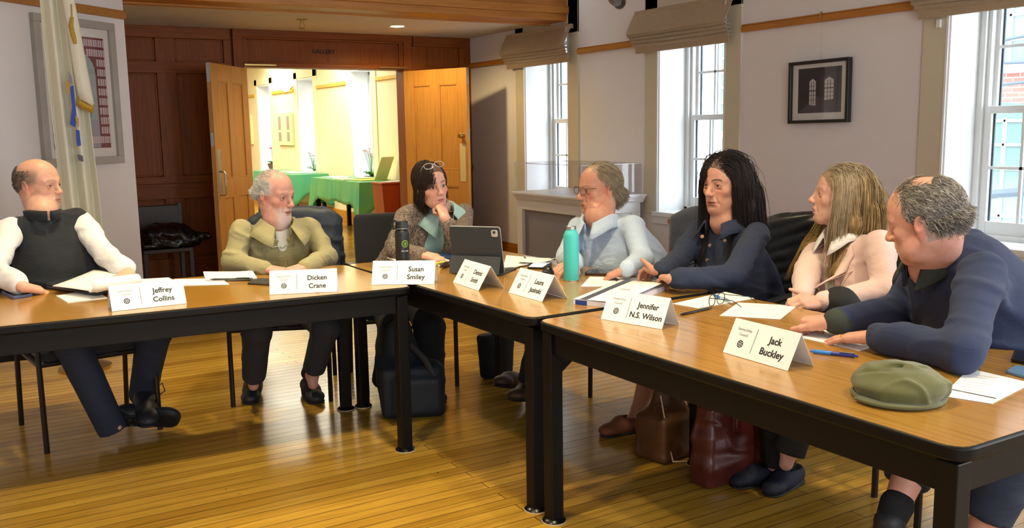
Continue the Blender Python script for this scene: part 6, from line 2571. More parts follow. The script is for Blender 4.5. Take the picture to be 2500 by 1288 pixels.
def hand(S, w, d, n, side, curl=(10, 15, 10), thumb=(0.55, 0.75, -0.25), sc=1.0, spread=0.0, curls=None, k=0.006):
    """w wrist; d finger direction; n back of the hand; side +1 right, -1 left"""
    w, d = A3(w, float), nrm(d)
    n = nrm(A3(n)-d*np.dot(n, d))
    t = np.cross(n, d)*side
    offs = (0.027, 0.009, -0.009, -0.0255)
    kl = (0.088, 0.091, 0.087, 0.079)
    ph = ((0.043, 0.025, 0.021), (0.047, 0.029, 0.022), (0.043, 0.027, 0.021), (0.034, 0.020, 0.018))
    tips = []
    for i in range(4):
        kn = w+(d*kl[i]+t*offs[i]+n*(0.002 if i in (1, 2) else -0.001))*sc
        S.cone(w+(t*offs[i]*0.55+d*0.004)*sc, kn, 0.0165*sc, 0.0118*sc, 0.014*sc)
        c = curls[i] if curls else curl
        ang = 0.0
        p = kn
        fd = nrm(d+t*spread*(1.5-i)*0.5)
        r = (0.0096, 0.0086, 0.0078, 0.0066) if i < 3 else (0.0084, 0.0075, 0.0068, 0.0058)
        for j in range(3):
            ang += math.radians(c[j])
            v = fd*math.cos(ang)-n*math.sin(ang)
            q = p+v*ph[i][j]*sc
            S.cone(p, q, r[j]*sc, r[j+1]*sc, k*sc)
            p = q
        tips.append(p)
    b = w+(d*0.018+t*0.020-n*0.006)*sc
    tv = nrm(d*thumb[0]+t*thumb[1]+n*thumb[2])
    m = b+tv*0.044*sc
    S.cone(b, m, 0.0155*sc, 0.0125*sc, 0.014*sc)
    tv2 = nrm(tv+d*0.55)
    q = m+tv2*0.033*sc
    S.cone(m, q, 0.0110*sc, 0.0098*sc, k*sc)
    tv3 = nrm(tv2+d*0.25)
    S.cone(q, q+tv3*0.026*sc, 0.0098*sc, 0.0072*sc, k*sc)
    S.ell(w+(d*0.05+t*0.018-n*0.010)*sc, (0.018*sc, 0.028*sc, 0.012*sc), np.stack([t, d, n], 1), 0.012*sc)
    return tips


SKINM = MAT('skin', '#d0a08a', 0.48, spec=0.4, var=0.10, vscale=55, bump=0.05, bscale=350, vcol=True)
HAIRM = MAT('hair_strands', '#555555', 0.58, spec=0.25, var=0.25, vscale=40, vcol=True)
EYEM = MAT('eye_gloss', '#ffffff', 0.08, vcol=True)


def skincol(H, tone, lip, brow, browamt=0.75, red=0.5, beard=None, buzz=None, extra=None):
    tone, lip, brow = A3(lin(tone)), A3(lin(lip)), A3(lin(brow))

    def fn(V):
        q = H.loc(V)
        x, y, z = q[:, 0], q[:, 1], q[:, 2]
        C = np.tile(tone, (len(V), 1))
        near = (np.abs(x) < 0.1) & (np.abs(y) < 0.15) & (np.abs(z) < 0.15)

        def mixin(m, col, a):
            m = np.clip(m, 0, 1)*a*near
            C[:] = C*(1-m[:, None])+A3(col)*m[:, None]
        rd = tone*A3([1.04, 0.78, 0.74])
        mixin(1.3-np.sqrt(((np.abs(x)-0.042)/0.024)**2+((z+0.028)/0.02)**2), rd, red)
        mixin(1.4-np.sqrt((x/0.014)**2+((z+0.030)/0.014)**2+((y-0.108)/0.02)**2), rd, red)
        mixin(np.where(np.abs(x) > 0.070, 1.0, 0)*np.where(np.abs(z+0.005) < 0.035, 1, 0)*np.where(np.abs(y+0.01) < 0.03, 1, 0), rd, red*0.9)
        mo = H.o['mouth']
        mixin(2.4-2.2*np.sqrt((x/0.023)**2+((z+0.0668+mo/2)/(0.0095+mo*0.6))**2), lip, 0.85*np.where(y > 0.076, 1, 0))
        ax = np.abs(x)
        z0 = 0.0215+0.0055*(1-((ax-0.029)/0.02)**2)
        m = np.clip(1.6-np.abs(z-z0)/0.0032, 0, 1)*np.where((ax > 0.010) & (ax < 0.050) & (y > 0.045), 1, 0)
        mixin(m, brow, browamt)
        eo = np.sqrt(((ax-0.032)/0.0150)**2+((z-0.0005)/0.0075)**2)
        mixin(np.clip(1.5-np.abs(eo-1.0)/0.22, 0, 1)*np.where(y > 0.06, 1, 0), tone*A3([0.62, 0.5, 0.46]), 0.55)
        if beard:
            bm = np.clip((-0.040-z)/0.02, 0, 1)*np.clip((y-0.0)/0.03, 0, 1)*np.clip((0.062-np.abs(x))/0.02, 0, 1)
            bm *= np.clip((np.sqrt((x/0.024)**2+((z+0.067)/0.011)**2)-0.9)*4, 0, 1)
            mixin(bm*(0.75+0.25*np.sin(x*2100)*np.sin(z*1900+y*900)), lin(beard[0]), beard[1])
        if buzz:
            mixin(buzz[1](q)*(0.85+0.15*np.sin(x*1900)*np.sin(z*2100+y*1700)), lin(buzz[0]), buzz[2])
        if extra:
            extra(V, C)
        return C
    return fn


def eyes(H, par, iris, gaze=None, lash=None):
    iris = A3(lin(iris))
    for sx in (-1, 1):
        c = H.L(sx*0.032, 0.0735, 0.0005)
        gz = nrm(gaze-c) if gaze is not None else H.R[:, 1]
        f = H.R[:, 1]
        gz = nrm(gz*0.9+f*0.6) if np.dot(gz, f) > 0 else f
        r0 = 0.0129*H.sc
        a = nrm(np.cross(gz, H.R[:, 2]))
        b = np.cross(a, gz)
        V, F, Cc = [], [], []
        rings = [0.02, 0.17, 0.20, 0.43, 0.48, 0.75, 1.1, 1.6, 2.3, 3.1]
        n = 20
        for i, t in enumerate(rings):
            for k in range(n):
                p = 2*math.pi*k/n
                V.append(c+r0*(gz*math.cos(t)+math.sin(t)*(a*math.cos(p)+b*math.sin(p))))
                Cc.append(A3([0.01, 0.01, 0.01]) if t < 0.18 else iris if t < 0.45 else A3([0.62, 0.58, 0.55]))
        for i in range(len(rings)-1):
            for k in range(n):
                F.append((i*n+k, i*n+(k+1) % n, (i+1)*n+(k+1) % n, (i+1)*n+k))
        mesh_obj('eye', V, F, EYEM, par, None, True, 0, A3(Cc))
        if lash:
            g = G()
            pts = [H.L(sx*(0.032+0.0135*math.cos(t)), 0.0895-0.004*abs(math.cos(t))*1.5, 0.0012+0.0056*H.o['eye']*math.sin(t)) for t in np.linspace(0.1, math.pi-0.1, 8)]
            g.tube(pts, [0.0004, 0.0009, 0.001, 0.001, 0.001, 0.0009, 0.0008, 0.0004], 5)
            g.obj('eyelashes', M['ink'], par)


def unit_cols(n, c, v=0.25):
    return np.clip(A3(lin(c))[None]*(1+v*RNG.normal(size=(n, 1))), 0.002, 1)


def torso(S, pel, c, nb, right, hw, hd, belly=0.0, bust=0.0, k=0.04, hips=None, sh=0.068, slope=0.0):
    """clothed trunk from hips to shoulders; right: the person's right; hw half width, hd half depth at the chest"""
    sp = nrm(c-pel)
    rt = nrm(right-sp*np.dot(right, sp))
    f = np.cross(sp, rt)
    hip = hips or hw*0.98
    T = float(np.linalg.norm(c-pel))
    n = max(5, int(round((T-0.10)/0.062)))
    for i in range(n+1):
        h = 0.02+(T-0.175-0.02)*i/n
        u = h/T
        w_ = np.interp(u, [0, 0.42, 0.75, 1.0], [hip, hw*0.93+belly*0.3, hw, hw*0.97])
        d_ = np.interp(u, [0, 0.42, 0.75, 1.0], [hd*1.0, hd*0.93, hd, hd*0.95])
        bl = belly*math.exp(-((u-0.36)/0.26)**2)
        q = pel+sp*h+f*bl*0.55
        r_ = d_+bl*0.42
        hl = max(w_+bl*0.25-r_, 0.012)
        S.cone(q-rt*hl, q+rt*hl, r_, r_, k)
    q = c-sp*0.105+f*0.008
    S.cone(q-rt*(hw*0.94-hd*0.80), q+rt*(hw*0.94-hd*0.80), hd*0.82, hd*0.82, k)
    q = c-sp*0.055
    S.cone(q-rt*(hw*0.90-0.066), q+rt*(hw*0.90-0.066), 0.068, 0.068, k)
    S.cone(c-rt*hw*0.88-sp*0.020, c+rt*hw*0.88-sp*0.020, sh*0.80, sh*0.80, k*0.7)
    che = c-sp*0.13
    S.cone(c-sp*0.04, nb-sp*0.045, hw*0.46, 0.060, 0.04, flat=(f, 0.85))
    if belly:
        S.ell(pel+(c-pel)*0.34+f*(hd*0.5+belly*0.3), (hw*0.78, hd*0.7, 0.15), np.stack([rt, f, sp], 1), 0.08)
    if bust:
        for s_ in (-1, 1):
            S.ell(che-sp*0.03+rt*s_*hw*0.45+f*hd*0.62, (0.075, 0.062*bust, 0.072), np.stack([rt, f, sp], 1), 0.05)
    return sp, rt, f


def core(S, J):
    """slim continuous body inside the clothes"""
    c = (J['sl']+J['sr'])/2
    sp = nrm(c-J['pel'])
    f = np.cross(sp, J['right'])
    S.cone(J['pel'], c-sp*0.12-f*0.02, 0.075, 0.075, 0.05)
    S.cone(J['sl']-sp*0.03, J['sr']-sp*0.03, 0.028, 0.028, 0.03)
    S.cone(c-sp*0.12-f*0.02, J['nb'], 0.05, 0.048, 0.04)
    for a in 'lr':
        S.cone(J['s'+a], J['e'+a], 0.036, 0.034, 0.02)
        S.cone(J['e'+a], J['e'+a]*0.35+J['w'+a]*0.65, J.get('fa', 0.036), J.get('fa', 0.036)*0.82, 0.02)
        S.cone(J['e'+a]*0.35+J['w'+a]*0.65, J['w'+a], J.get('fa', 0.036)*0.82, 0.0255, 0.02)
        if 'k'+a in J:
            h = J['pel']+(J['right'] if a == 'r' else -J['right'])*0.085
            S.cone(h, J['k'+a], 0.055, 0.043, 0.03)
            S.cone(J['k'+a], J['k'+a]*0.55+J['a'+a]*0.45, 0.043, J.get('calf', 0.043), 0.02)
            S.cone(J['k'+a]*0.55+J['a'+a]*0.45, J['a'+a], J.get('calf', 0.043), 0.032, 0.02)
            S.cone(J['a'+a], J['a'+a]*0.8+J['t'+a]*0.2-A3([0, 0, 0.02]), 0.030, 0.026, 0.02)


def auto_nb(J, up=0.058, fw=-0.004):
    c = (J['sl']+J['sr'])/2
    sp = nrm(c-J['pel'])
    rt = nrm(J['right']-sp*np.dot(J['right'], sp))
    J['nb'] = c+sp*up+np.cross(sp, rt)*fw


def neck(S, H, J, r=0.054, r2=0.060):
    S.cone(H.L(0, -0.028, -0.045), J['nb'], r*H.sc, r2*H.sc, 0.03)


def trousers(J, right, mat, par, name='trousers', rt=0.088, rk=0.066, ra=0.058, hem=(1.0, 1.0), res=0.0085, disp=None, seat=0.125, which='lr'):
    S = SDF()
    S.cone(J['pel']-right*0.07, J['pel']+right*0.07, seat, seat, 0.04, flat=((0, 0, 1), 0.85))
    for a in which:
        h = J['pel']+(right if a == 'r' else -right)*0.085
        S.cone(h, J['k'+a], rt, rk, 0.03)
        t = hem[0] if a == 'l' else hem[1]
        e = J['k'+a]*(1-t)+J['a'+a]*t
        S.cone(J['k'+a], e, rk, ra, 0.02)
        ax = nrm(e-J['k'+a])
        S.box(e+ax*(ra+0.012), (0.12, 0.12, 0.0), frame_of(np.cross(ax, (0.3, 1, 0.2)), ax), ra+0.002, 0.006, '-')
    return S.obj(name, res, mat, par, None, disp or folds(0.006, 7, 3, (0.2, 0.1, 1), 0.5))


def shoe(par, heel, toe, up, mat, solem, name='shoe', w=0.047, h=0.062, boot=0.0, ankle=None, open_=False, res=0.005):
    """a shoe from heel to toe, standing with UP out of the foot; its sole is a child"""
    heel, toe = A3(heel, float), A3(toe, float)
    d = nrm(toe-heel)
    up = nrm(A3(up)-d*np.dot(up, d))
    r = np.cross(d, up)
    L = np.linalg.norm(toe-heel)
    R = np.stack([r, d, up], 1)
    S = SDF()
    S.cone(heel+d*0.035+up*0.040, heel+d*L*0.5+up*0.040, 0.036, 0.040, 0.02, flat=(up, 1.0))
    S.cone(heel+d*L*0.45+up*0.036, heel+d*(L-0.045)+up*0.030, w*0.86, w*0.92, 0.03, flat=(up, 0.66))
    S.cone(heel+d*(L-0.05)+up*0.028, heel+d*(L-0.03)+up*0.026, w*0.85, w*0.66, 0.02, flat=(up, 0.62))
    S.cone(heel+d*0.05+up*0.05, heel+d*L*0.55+up*0.045, 0.034, 0.034, 0.03)
    if boot:
        a = A3(ankle) if ankle is not None else heel+d*0.05+up*(0.06+boot)
        S.cone(heel+d*0.055+up*0.05, a, 0.043, 0.046, 0.03)
    elif ankle is not None and open_:
        S.cone(heel+d*0.05+up*0.085, heel+d*L*0.42+up*0.078, 0.030, 0.024, 0.008, '-')
    S.box(heel+d*L/2-up*0.05, (0.2, 0.3, 0.05), R, 0.006, 0.004, '-')
    o = S.obj(name, res, mat, par, None)
    T = SDF()
    T.box(heel+d*0.05+up*0.007, (0.026, 0.038, 0.0035), R, 0.006, 0.01)
    T.cone(heel+d*0.06+up*0.006, heel+d*(L-0.045)+up*0.006, 0.038, w*0.99, 0.01, flat=(up, 0.22))
    T.obj('sole', res, solem, o, None)
    return o


def collar_band(par, c, up, fwd, rx, ry, h, mat, gap=0.5, flare=0.25, name='collar', turn=0.045, th=0.004, lift=0.0, turndown=True, drop=0.0):
    """shirt collar: a stand round the neck, turned down on the outside; GAP radians left open in front"""
    up = nrm(up)
    f = nrm(A3(fwd)-up*np.dot(fwd, up))
    r = np.cross(f, up)
    rows = []
    A = np.linspace(gap, 2*math.pi-gap, 40)
    prof = [(0.0, 0.0), (0.002, h*0.6), (0.004, h)]
    if turndown:
        prof += [(0.009, h*1.04), (0.013, h*0.92), (0.016+flare*turn*0.5, h-turn*0.55), (0.018+flare*turn, h-turn)]
    for i, (o, z) in enumerate(prof):
        row = []
        for a in A:
            front = math.cos(a)
            pt = max(0, (front-0.45)/0.55)
            ext = 0.0
            if turndown and i >= 5:
                ext = pt*0.028*(i-4)/2.0
            rr = 1.0
            zz = z-drop*max(0, front)**2-ext*0.8
            row.append(c+f*(ry+o+ext*0.5)*math.cos(a)*rr+r*(rx+o+ext*0.2)*math.sin(a)*rr+up*(zz+lift))
        rows.append(row)
    return G().sheet(rows, th).obj(name, mat, par, sharp=0)


def buttons(par, pts, nrms, r, mat, name='button'):
    for p, n in zip(pts, nrms):
        R = frame_of(np.cross(n, (0.2, 0.3, 1)), n)
        G().lathe([(r*0.2, 0.0015), (r*0.8, 0.002), (r, 0.001), (r, -0.002)], p, R, 12).obj(name, mat, par)


def surf(S, p, d, far=0.25):
    """first point of a solid met from p+d*far going back along -d"""
    p, d = A3(p, float), nrm(d)
    t = np.linspace(far, -0.1, 240)
    P = p[None]+d[None]*t[:, None]
    v = S.at(P)+(S.disp(P) if S.disp else 0)
    i = np.where(v < 0)[0]
    return P[i[0]] if len(i) else p


def seam_tube(par, S, pts, d, r, mat, name, off=0.0):
    """a line of thread, zip or edging lying on solid S: PTS pushed onto it along d"""
    q = [surf(S, p, d)+nrm(d)*off for p in pts]
    return G().tube(q, r, 6).obj(name, mat, par)


def lapel(par, S, f, inner, outer, mat, name='lapel', lift=0.004):
    """a turned-back jacket front: rows of points from INNER to OUTER laid on solid S"""
    rows = []
    for a, b in zip(inner, outer):
        o = surf(S, b, f)
        do = float(np.dot(o, f))
        row = []
        for u in (0, 0.3, 0.6, 0.85, 1):
            p = a*(1-u)+b*u
            q = surf(S, p, f)
            dq = max(float(np.dot(q, f)), do-0.016*(1-u)-0.002)
            row.append(p-f*np.dot(p, f)+f*(min(dq, do+0.03)+lift+0.005*math.sin(math.pi*u)))
        rows.append(row)
    return G().sheet(rows, 0.005).obj(name, mat, par, sharp=0)

import os as _os
DBG = _os.environ.get('BONES')


def check(nm, J):
    if not DBG:
        return
    d = lambda a, b: round(float(np.linalg.norm(J[a]-J[b])), 3)
    c = (J['sl']+J['sr'])/2
    print('BONES', nm, 'shoulders', d('sl', 'sr'), 'ua', d('sl', 'el'), d('sr', 'er'), 'fa', d('el', 'wl'), d('er', 'wr'), 'trunk', round(float(np.linalg.norm(c-J['pel'])), 3),
          'thigh', [d('pel', k) for k in ('kl', 'kr') if k in J], 'shin', [round(float(np.linalg.norm(J['k'+a]-J['a'+a])), 3) for a in 'lr' if 'k'+a in J], {k: np.round(v, 2).tolist() for k, v in J.items() if hasattr(v, '__len__')})


def finish(S, label, J, H, col, res=0.003):
    at = (float(J['pel'][0]), float(J['pel'][1]), 0.0)
    b = S.obj('person', res, SKINM, None, at, None, 1, col)
    return tag(b, label, 'person', 'people seated at the tables')


UP = A3([0, 0, 1.0])
M['soleblk'] = MAT('black_rubber_sole', '#16171a', 0.6)

def bobmask(p):
    x, y, z = p[:, 0], p[:, 1], p[:, 2]
    return (y < np.where(z > 0, 0.030+0.62*z, 0.0)) & (z > -0.055)


def cap4(p):
    x, y, z = p[:, 0], p[:, 1], p[:, 2]
    return (y < 0.025+0.5*np.maximum(z-0.08, 0)) & ((z > 0.03) | (y < -0.022)) & (z > -0.055+0.0*y) | ((z > 0.085) & (y < 0.052))


def longmask(p):
    x, y, z = p[:, 0], p[:, 1], p[:, 2]
    return (y < np.where(z > 0, 0.032+0.66*z, -0.008)) & (z > -0.05)


def cap7(p):
    return ring7(p) | ((p[:, 2] > 0.075) & (p[:, 1] < 0.055) & (p[:, 1] > 0.0) & (RNG.random(len(p)) < 0.2))


def ring7(p):
    x, y, z = p[:, 0], p[:, 1], p[:, 2]
    ring = (y < 0.03) & ((z > 0.025) | (y < -0.018)) & (z > -0.055) & ~((z > 0.088) & (y < 0.02) & (y > -0.055) & (np.abs(x) < 0.045))
    return ring & (z < 0.112)


# ------------------------------------------------------------------ 1. man in the black fleece vest, far left
H = Head(PD(94, 452, 510), headframe((0.76, -0.65, -0.02), tilt=0.02), 1.02, w=1.04, jaw=1.12, nose=1.0, brow=1.25, jowl=0.9, chin=1.15, eye=0.62, crease=1.3)
J = dict(sr=PD(26, 560, 526), sl=PD(196, 540, 500), er=PD(-18, 655, 560), el=PD(260, 626, 520), nb=PD(106, 528, 500), pel=A3([0.43, 4.93, 0.53]))
J['wr'] = Pz(52, 699, 0.785)
J['wl'] = Pz(314, 668, 0.785)
J.update(kr=PD(172, 835, 548), ar=PD(262, 1022, 532), kl=PD(376, 812, 520), al=PD(350, 952, 500))
J['tr'] = Pz(372, 1072, 0.04)
J['tl'] = Pz(335, 1020, 0.05)
J['right'] = nrm(J['sr']-J['sl'])
J['fa'] = 0.041
auto_nb(J)
check('vest', J)
S = SDF()
H.build(S)
neck(S, H, J, 0.060, 0.066)
core(S, J)
hand(S, J['wr'], nrm(Pz(92, 706, 0.76)-J['wr']), (0.1, -0.3, 1), 1, (14, 22, 14))
hand(S, J['wl'], nrm(A3([-0.6, -0.75, -0.15])), (0, -0.2, 1), -1, (30, 35, 25))


def buzz1(q):
    x, y, z = q[:, 0], q[:, 1], q[:, 2]
    side = np.clip((np.abs(x)-0.045)/0.02, 0, 1)*np.clip((0.052-y)/0.02, 0, 1)*np.clip((0.085-z)/0.03, 0, 1)*np.clip((z-0.0+0.6*np.maximum(0, -y))/0.02, 0, 1)
    back = np.clip((-0.045-y)/0.03, 0, 1)*np.clip((0.11-z)/0.04, 0, 1)*np.clip((z+0.06)/0.03, 0, 1)
    return np.maximum(side, back)


b = finish(S, 'bald-topped man in a black fleece vest and white shirt, sitting at far left', J, H, skincol(H, '#d9a48c', '#b87a6c', '#7d6450', 0.5, 0.6, ('#b09a8c', 0.35), ('#77695f', buzz1, 0.8)))
eyes(H, b, '#4a5a66', lash=True)
rt = H.scalp(2600, lambda p: buzz1(p) > 0.45)
P = grow(rt, lambda p, t: (p-A3([0, -0.016, 0.03]))*A3([6, 6, 6])+A3([0, -0.5, -0.6]), 0.011, 3, 1.005)
strands_obj('hair', H.world(P), 0.0009, HAIRM, b, unit_cols(len(rt), '#6f655e', 0.3))
M['wshirt'] = MAT('white_cotton_shirt', '#e3dfe2', 0.75, crease=0.22, bump=0.12, bscale=500, sheen=0.1)
S = SDF()
S.chain([J['sl'], J['el'], J['el']*0.25+J['wl']*0.75], [0.056, 0.053, 0.048], 0.02)
S.chain([J['sr'], J['er'], J['er']*0.1+J['wr']*0.9], [0.056, 0.054, 0.043], 0.02)
cu = J['el']*0.25+J['wl']*0.75
ax = nrm(J['wl']-J['el'])
S.cone(cu-ax*0.045, cu, 0.055, 0.0555, 0.004)
S.obj('shirt', 0.006, M['wshirt'], b, disp=folds(0.012, 11, 1, (0.4, 0.2, 1), 0.35))
M['fleece'] = MAT('black_fleece', '#1a1e26', 0.9, crease=0.12, var=0.15, vscale=30, bump=0.5, bscale=260, sheen=0.05)
S = SDF()
c = (J['sl']+J['sr'])/2
sp, rt_, f = torso(S, J['pel'], c, J['nb'], J['right'], 0.178, 0.135, belly=0.10, sh=0.064)
S.cone(J['nb']-sp*0.075, J['nb']-sp*0.06, 0.078, 0.068, 0.02)
S.cone(J['sr']*0.9+J['sl']*0.1-sp*0.004, J['sl']*0.9+J['sr']*0.1-sp*0.004, 0.062, 0.062, 0.03)
VS = S
vest = S.obj('vest', 0.007, M['fleece'], b, disp=folds(0.009, 7, 2, (0.3, 0.1, 1), 0.45))
M['zip'] = MAT('dark_zip', '#4a4d52', 0.4, 0.4)
zp = [PD(u, v, 480) for (u, v) in ((112, 545), (126, 580), (142, 610), (158, 640), (172, 668))]
toc = lambda p: nrm(EYE-p)
seam_tube(vest, VS, zp, toc(c), 0.003, M['zip'], 'zip')
seam_tube(vest, VS, [PD(u, v, 480) for (u, v) in ((156, 574), (166, 594), (178, 622))], toc(c), 0.0035, M['zip'], 'pocket_zip')
seam_tube(vest, VS, [PD(u, v, 480) for (u, v) in ((176, 650), (186, 668))], toc(c), 0.0025, M['zip'], 'pocket_zip')
collar_band(vest, J['nb']-nrm(H.c-J['nb'])*0.03, nrm(H.c-J['nb']+UP*0.4), f, 0.074, 0.074, 0.046, M['fleece'], 0.10, turndown=False, th=0.012, drop=0.012)
M['navyjean'] = MAT('dark_navy_denim', '#232c40', 0.8, crease=0.2, var=0.1, bump=0.25, bscale=350)
trousers(J, J['right'], M['navyjean'], b, rt=0.092, rk=0.076, ra=0.066, hem=(1.1, 1.14))
M['bootdk'] = MAT('dark_hiking_leather', '#23242a', 0.55, bump=0.2, bscale=150)
dv = nrm(A3([0.62, -0.75, 0]))
hl = A3([*Pz(280, 1068, 0.0)[:2], 0.075])
s1 = shoe(b, hl, hl+nrm(A3([0.88, -0.42, -0.02]))*0.29, A3([-0.1, 0.75, 0.42]), M['bootdk'], M['soleblk'], boot=0.03, ankle=J['ar'], w=0.056)
g = G()
d_ = nrm(A3([0.88, -0.42, -0.02]))
n_ = nrm(A3([-0.1, 0.75, 0.42])-d_*np.dot(d_, A3([-0.1, 0.75, 0.42])))
r_ = np.cross(d_, n_)
for i in range(4):
    for k in range(2):
        g.box(hl+d_*(0.08+i*0.03)+r_*(-0.018+0.03*k)-n_*0.001, (0.022, 0.022, 0.006), np.stack([r_, d_, n_], 1))
g.obj('tread_lug', MAT('grey_lug', '#54585e', 0.6), s1, smooth=False, bev=0.003)
hl = A3([*PD(352, 985, 500)[:2], 0.10])
s2 = shoe(b, hl, hl+nrm(A3([-0.10, -0.98, -0.10]))*0.29, A3([0, 0.1, 1]), M['bootdk'], M['soleblk'], boot=0.05, ankle=J['al'], w=0.052)
G().tube([hl+A3([0.04, -0.09, 0.10]), hl+A3([0.075, -0.09, 0.12]), hl+A3([0.085, -0.09, 0.08]), hl+A3([0.06, -0.1, 0.07])], 0.003, 5).obj('lace', M['bootdk'], s2)

# ------------------------------------------------------------------ 2. man in the khaki jacket
H = Head(PD(671, 476, 468), headframe((0.50, -0.86, -0.10), tilt=-0.02, nod=0.05), 1.05, w=1.0, jaw=1.0, nose=1.25, brow=1.2, chin=1.1, eye=0.72, crease=1.5, long=1.05)
J = dict(sr=PD(592, 562, 474), sl=PD(758, 560, 454), er=PD(568, 640, 480), el=PD(798, 628, 460), nb=PD(660, 546, 462), pel=A3([1.47, 5.03, 0.52]))
J['wr'] = A3([1.22, 4.33, 0.765])
J['wl'] = A3([1.40, 4.26, 0.765])
J.update(kr=PD(628, 806, 500), ar=PD(620, 918, 478), kl=PD(795, 800, 486), al=PD(762, 915, 470))
J['tr'] = Pz(612, 985, 0.03)
J['tl'] = Pz(770, 985, 0.03)
J['right'] = nrm(J['sr']-J['sl'])
auto_nb(J)
check('khaki', J)
S = SDF()
H.build(S)
neck(S, H, J, 0.056, 0.062)
core(S, J)
hand(S, J['wr'], nrm(A3([0.6, -0.6, -0.1])), (0, -0.2, 1), 1, (25, 30, 20))
hand(S, J['wl'], nrm(A3([-0.9, -0.3, -0.1])), (0, -0.2, 1), -1, (25, 30, 20))


def sides2(q):
    x, y, z = q[:, 0], q[:, 1], q[:, 2]
    side = np.clip((np.abs(x)-0.048)/0.012, 0, 1)*np.clip((0.050-y)/0.02, 0, 1)*np.clip((0.082-z)/0.03, 0, 1)*np.clip((z+0.004+0.6*np.maximum(0, -y))/0.02, 0, 1)
    back = np.clip((-0.05-y)/0.03, 0, 1)*np.clip((0.10-z)/0.04, 0, 1)*np.clip((z+0.06)/0.03, 0, 1)
    return np.maximum(side, back)


b = finish(S, 'white-bearded man in an open khaki jacket, sitting before the open doorway', J, H, skincol(H, '#cf9788', '#b06d66', '#8d7a6c', 0.5, 0.75, ('#d6cfca', 0.75), ('#d8d4d0', sides2, 0.7)))
eyes(H, b, '#3c4048', lash=True)
rt = H.scalp(2600, lambda p: sides2(p) > 0.4)
P = grow(rt, lambda p, t: A3([0, -0.9, 0.15])+p*A3([6, 3, 2]), 0.038, 5, 1.03)
rt2 = H.scalp(500, lambda p: (p[:, 2] > 0.07) & (p[:, 1] < 0.035))
P2 = grow(rt2, lambda p, t: A3([0, -1, 0.1])+p*2, 0.03, 5, 1.005)
strands_obj('hair', H.world(np.concatenate([P, P2])), 0.0012, HAIRM, b, unit_cols(len(rt)+len(rt2), '#cfccc8', 0.12))
rt = H.scalp(900, lambda p: (p[:, 1] > 0.03) & (p[:, 2] < 0), 0.05, 0.09, 0.13)
M['khaki'] = MAT('khaki_cotton', '#9a9168', 0.8, crease=0.2, var=0.06, vscale=12, bump=0.15, bscale=400, sheen=0.15)
M['khakid'] = MAT('khaki_stitching', '#6f6846', 0.8)
S = SDF()
c = (J['sl']+J['sr'])/2
sp, rt_, f = torso(S, J['pel'], c, J['nb'], J['right'], 0.185, 0.135, belly=0.05, sh=0.072)
S.chain([J['sl'], J['el'], J['wl']], [0.058, 0.055, 0.042], 0.02)
S.chain([J['sr'], J['er'], J['wr']], [0.058, 0.055, 0.042], 0.02)
# open throat
thr = J['nb']+f*0.085+sp*0.005
S.cone(J['nb']+f*0.03+sp*0.06, thr-sp*0.06+f*0.05, 0.050, 0.020, 0.01, '-')
KS = S
jk = S.obj('jacket', 0.0065, M['khaki'], b, disp=folds(0.011, 9, 12, (0.3, 0.1, 1), 0.4))
up2 = nrm(H.c-J['nb']+UP*0.6)
collar_band(jk, J['nb']-up2*0.035+f*0.012, up2, f, 0.078, 0.085, 0.055, M['khaki'], 0.50, 0.9, turn=0.075, th=0.005, drop=0.055)
M['henley'] = MAT('white_henley_knit', '#e3e0da', 0.85, bump=0.1, bscale=500)
S2 = SDF()
S2.cone(J['nb']-sp*0.02, J['nb']-sp*0.13+f*0.055, 0.066, 0.06, 0.02)
S2.cone(J['nb']+f*0.075+sp*0.03, J['nb']+f*0.10-sp*0.045, 0.026, 0.008, 0.01, '-')
S2.obj('undershirt', 0.005, M['henley'], b)
pl = [c+f*0.2-sp*t+rt_*0.004 for t in (0.05, 0.12, 0.2, 0.28)]
for off in (-0.022, 0.02):
    seam_tube(jk, KS, [p+rt_*off for p in pl], f, 0.0018, M['khakid'], 'placket_seam')
buttons(jk, [surf(KS, c-sp*t, f)+f*0.002 for t in (0.13, 0.185, 0.245)], [f]*3, 0.0075, MAT('khaki_button', '#b9ae82', 0.4))
for s_ in (1, -1):                            # chest pockets
    o_ = c+rt_*s_*0.095-sp*0.12
    fl_ = [o_-rt_*0.058, o_-rt_*0.058-sp*0.028, o_-sp*0.04, o_+rt_*0.058-sp*0.028, o_+rt_*0.058, o_-rt_*0.058]
    seam_tube(jk, KS, fl_, f, 0.002, M['khakid'], 'pocket_flap', 0.0005)
    bx = [o_-rt_*0.054-sp*0.03, o_-rt_*0.054-sp*0.14, o_+rt_*0.054-sp*0.14, o_+rt_*0.054-sp*0.03]
    seam_tube(jk, KS, bx, f, 0.0013, M['khakid'], 'pocket_seam')
ep = surf(KS, c-sp*0.035, f)+f*0.01
eyeglasses('neck_eyeglasses', '', ep+sp*0.0, f*0.8-sp*0.25+UP*0.1, nrm(sp+f*0.3), MAT('silver_glasses', '#c9c2a6', 0.3, 0.7), 0.135, 0.10, parent=b)
M['dkgrey'] = MAT('charcoal_trousers', '#2b2d33', 0.85, bump=0.2, bscale=300)
trousers(J, J['right'], M['dkgrey'], b, rt=0.086, rk=0.070, ra=0.060, hem=(0.86, 1.0))
for a, heel, tv, an in (('r', Pz(622, 950, 0.0), Pz(606, 1000, 0)-Pz(622, 950, 0), J['ar']), ('l', Pz(748, 952, 0.0), Pz(785, 1000, 0)-Pz(748, 952, 0), J['al'])):
    shoe(b, A3([*heel[:2], 0]), A3([*heel[:2], 0])+nrm(tv)*0.295, UP, M['bootdk'], M['soleblk'], boot=0.05 if a == 'r' else 0.0, ankle=an, w=0.05)
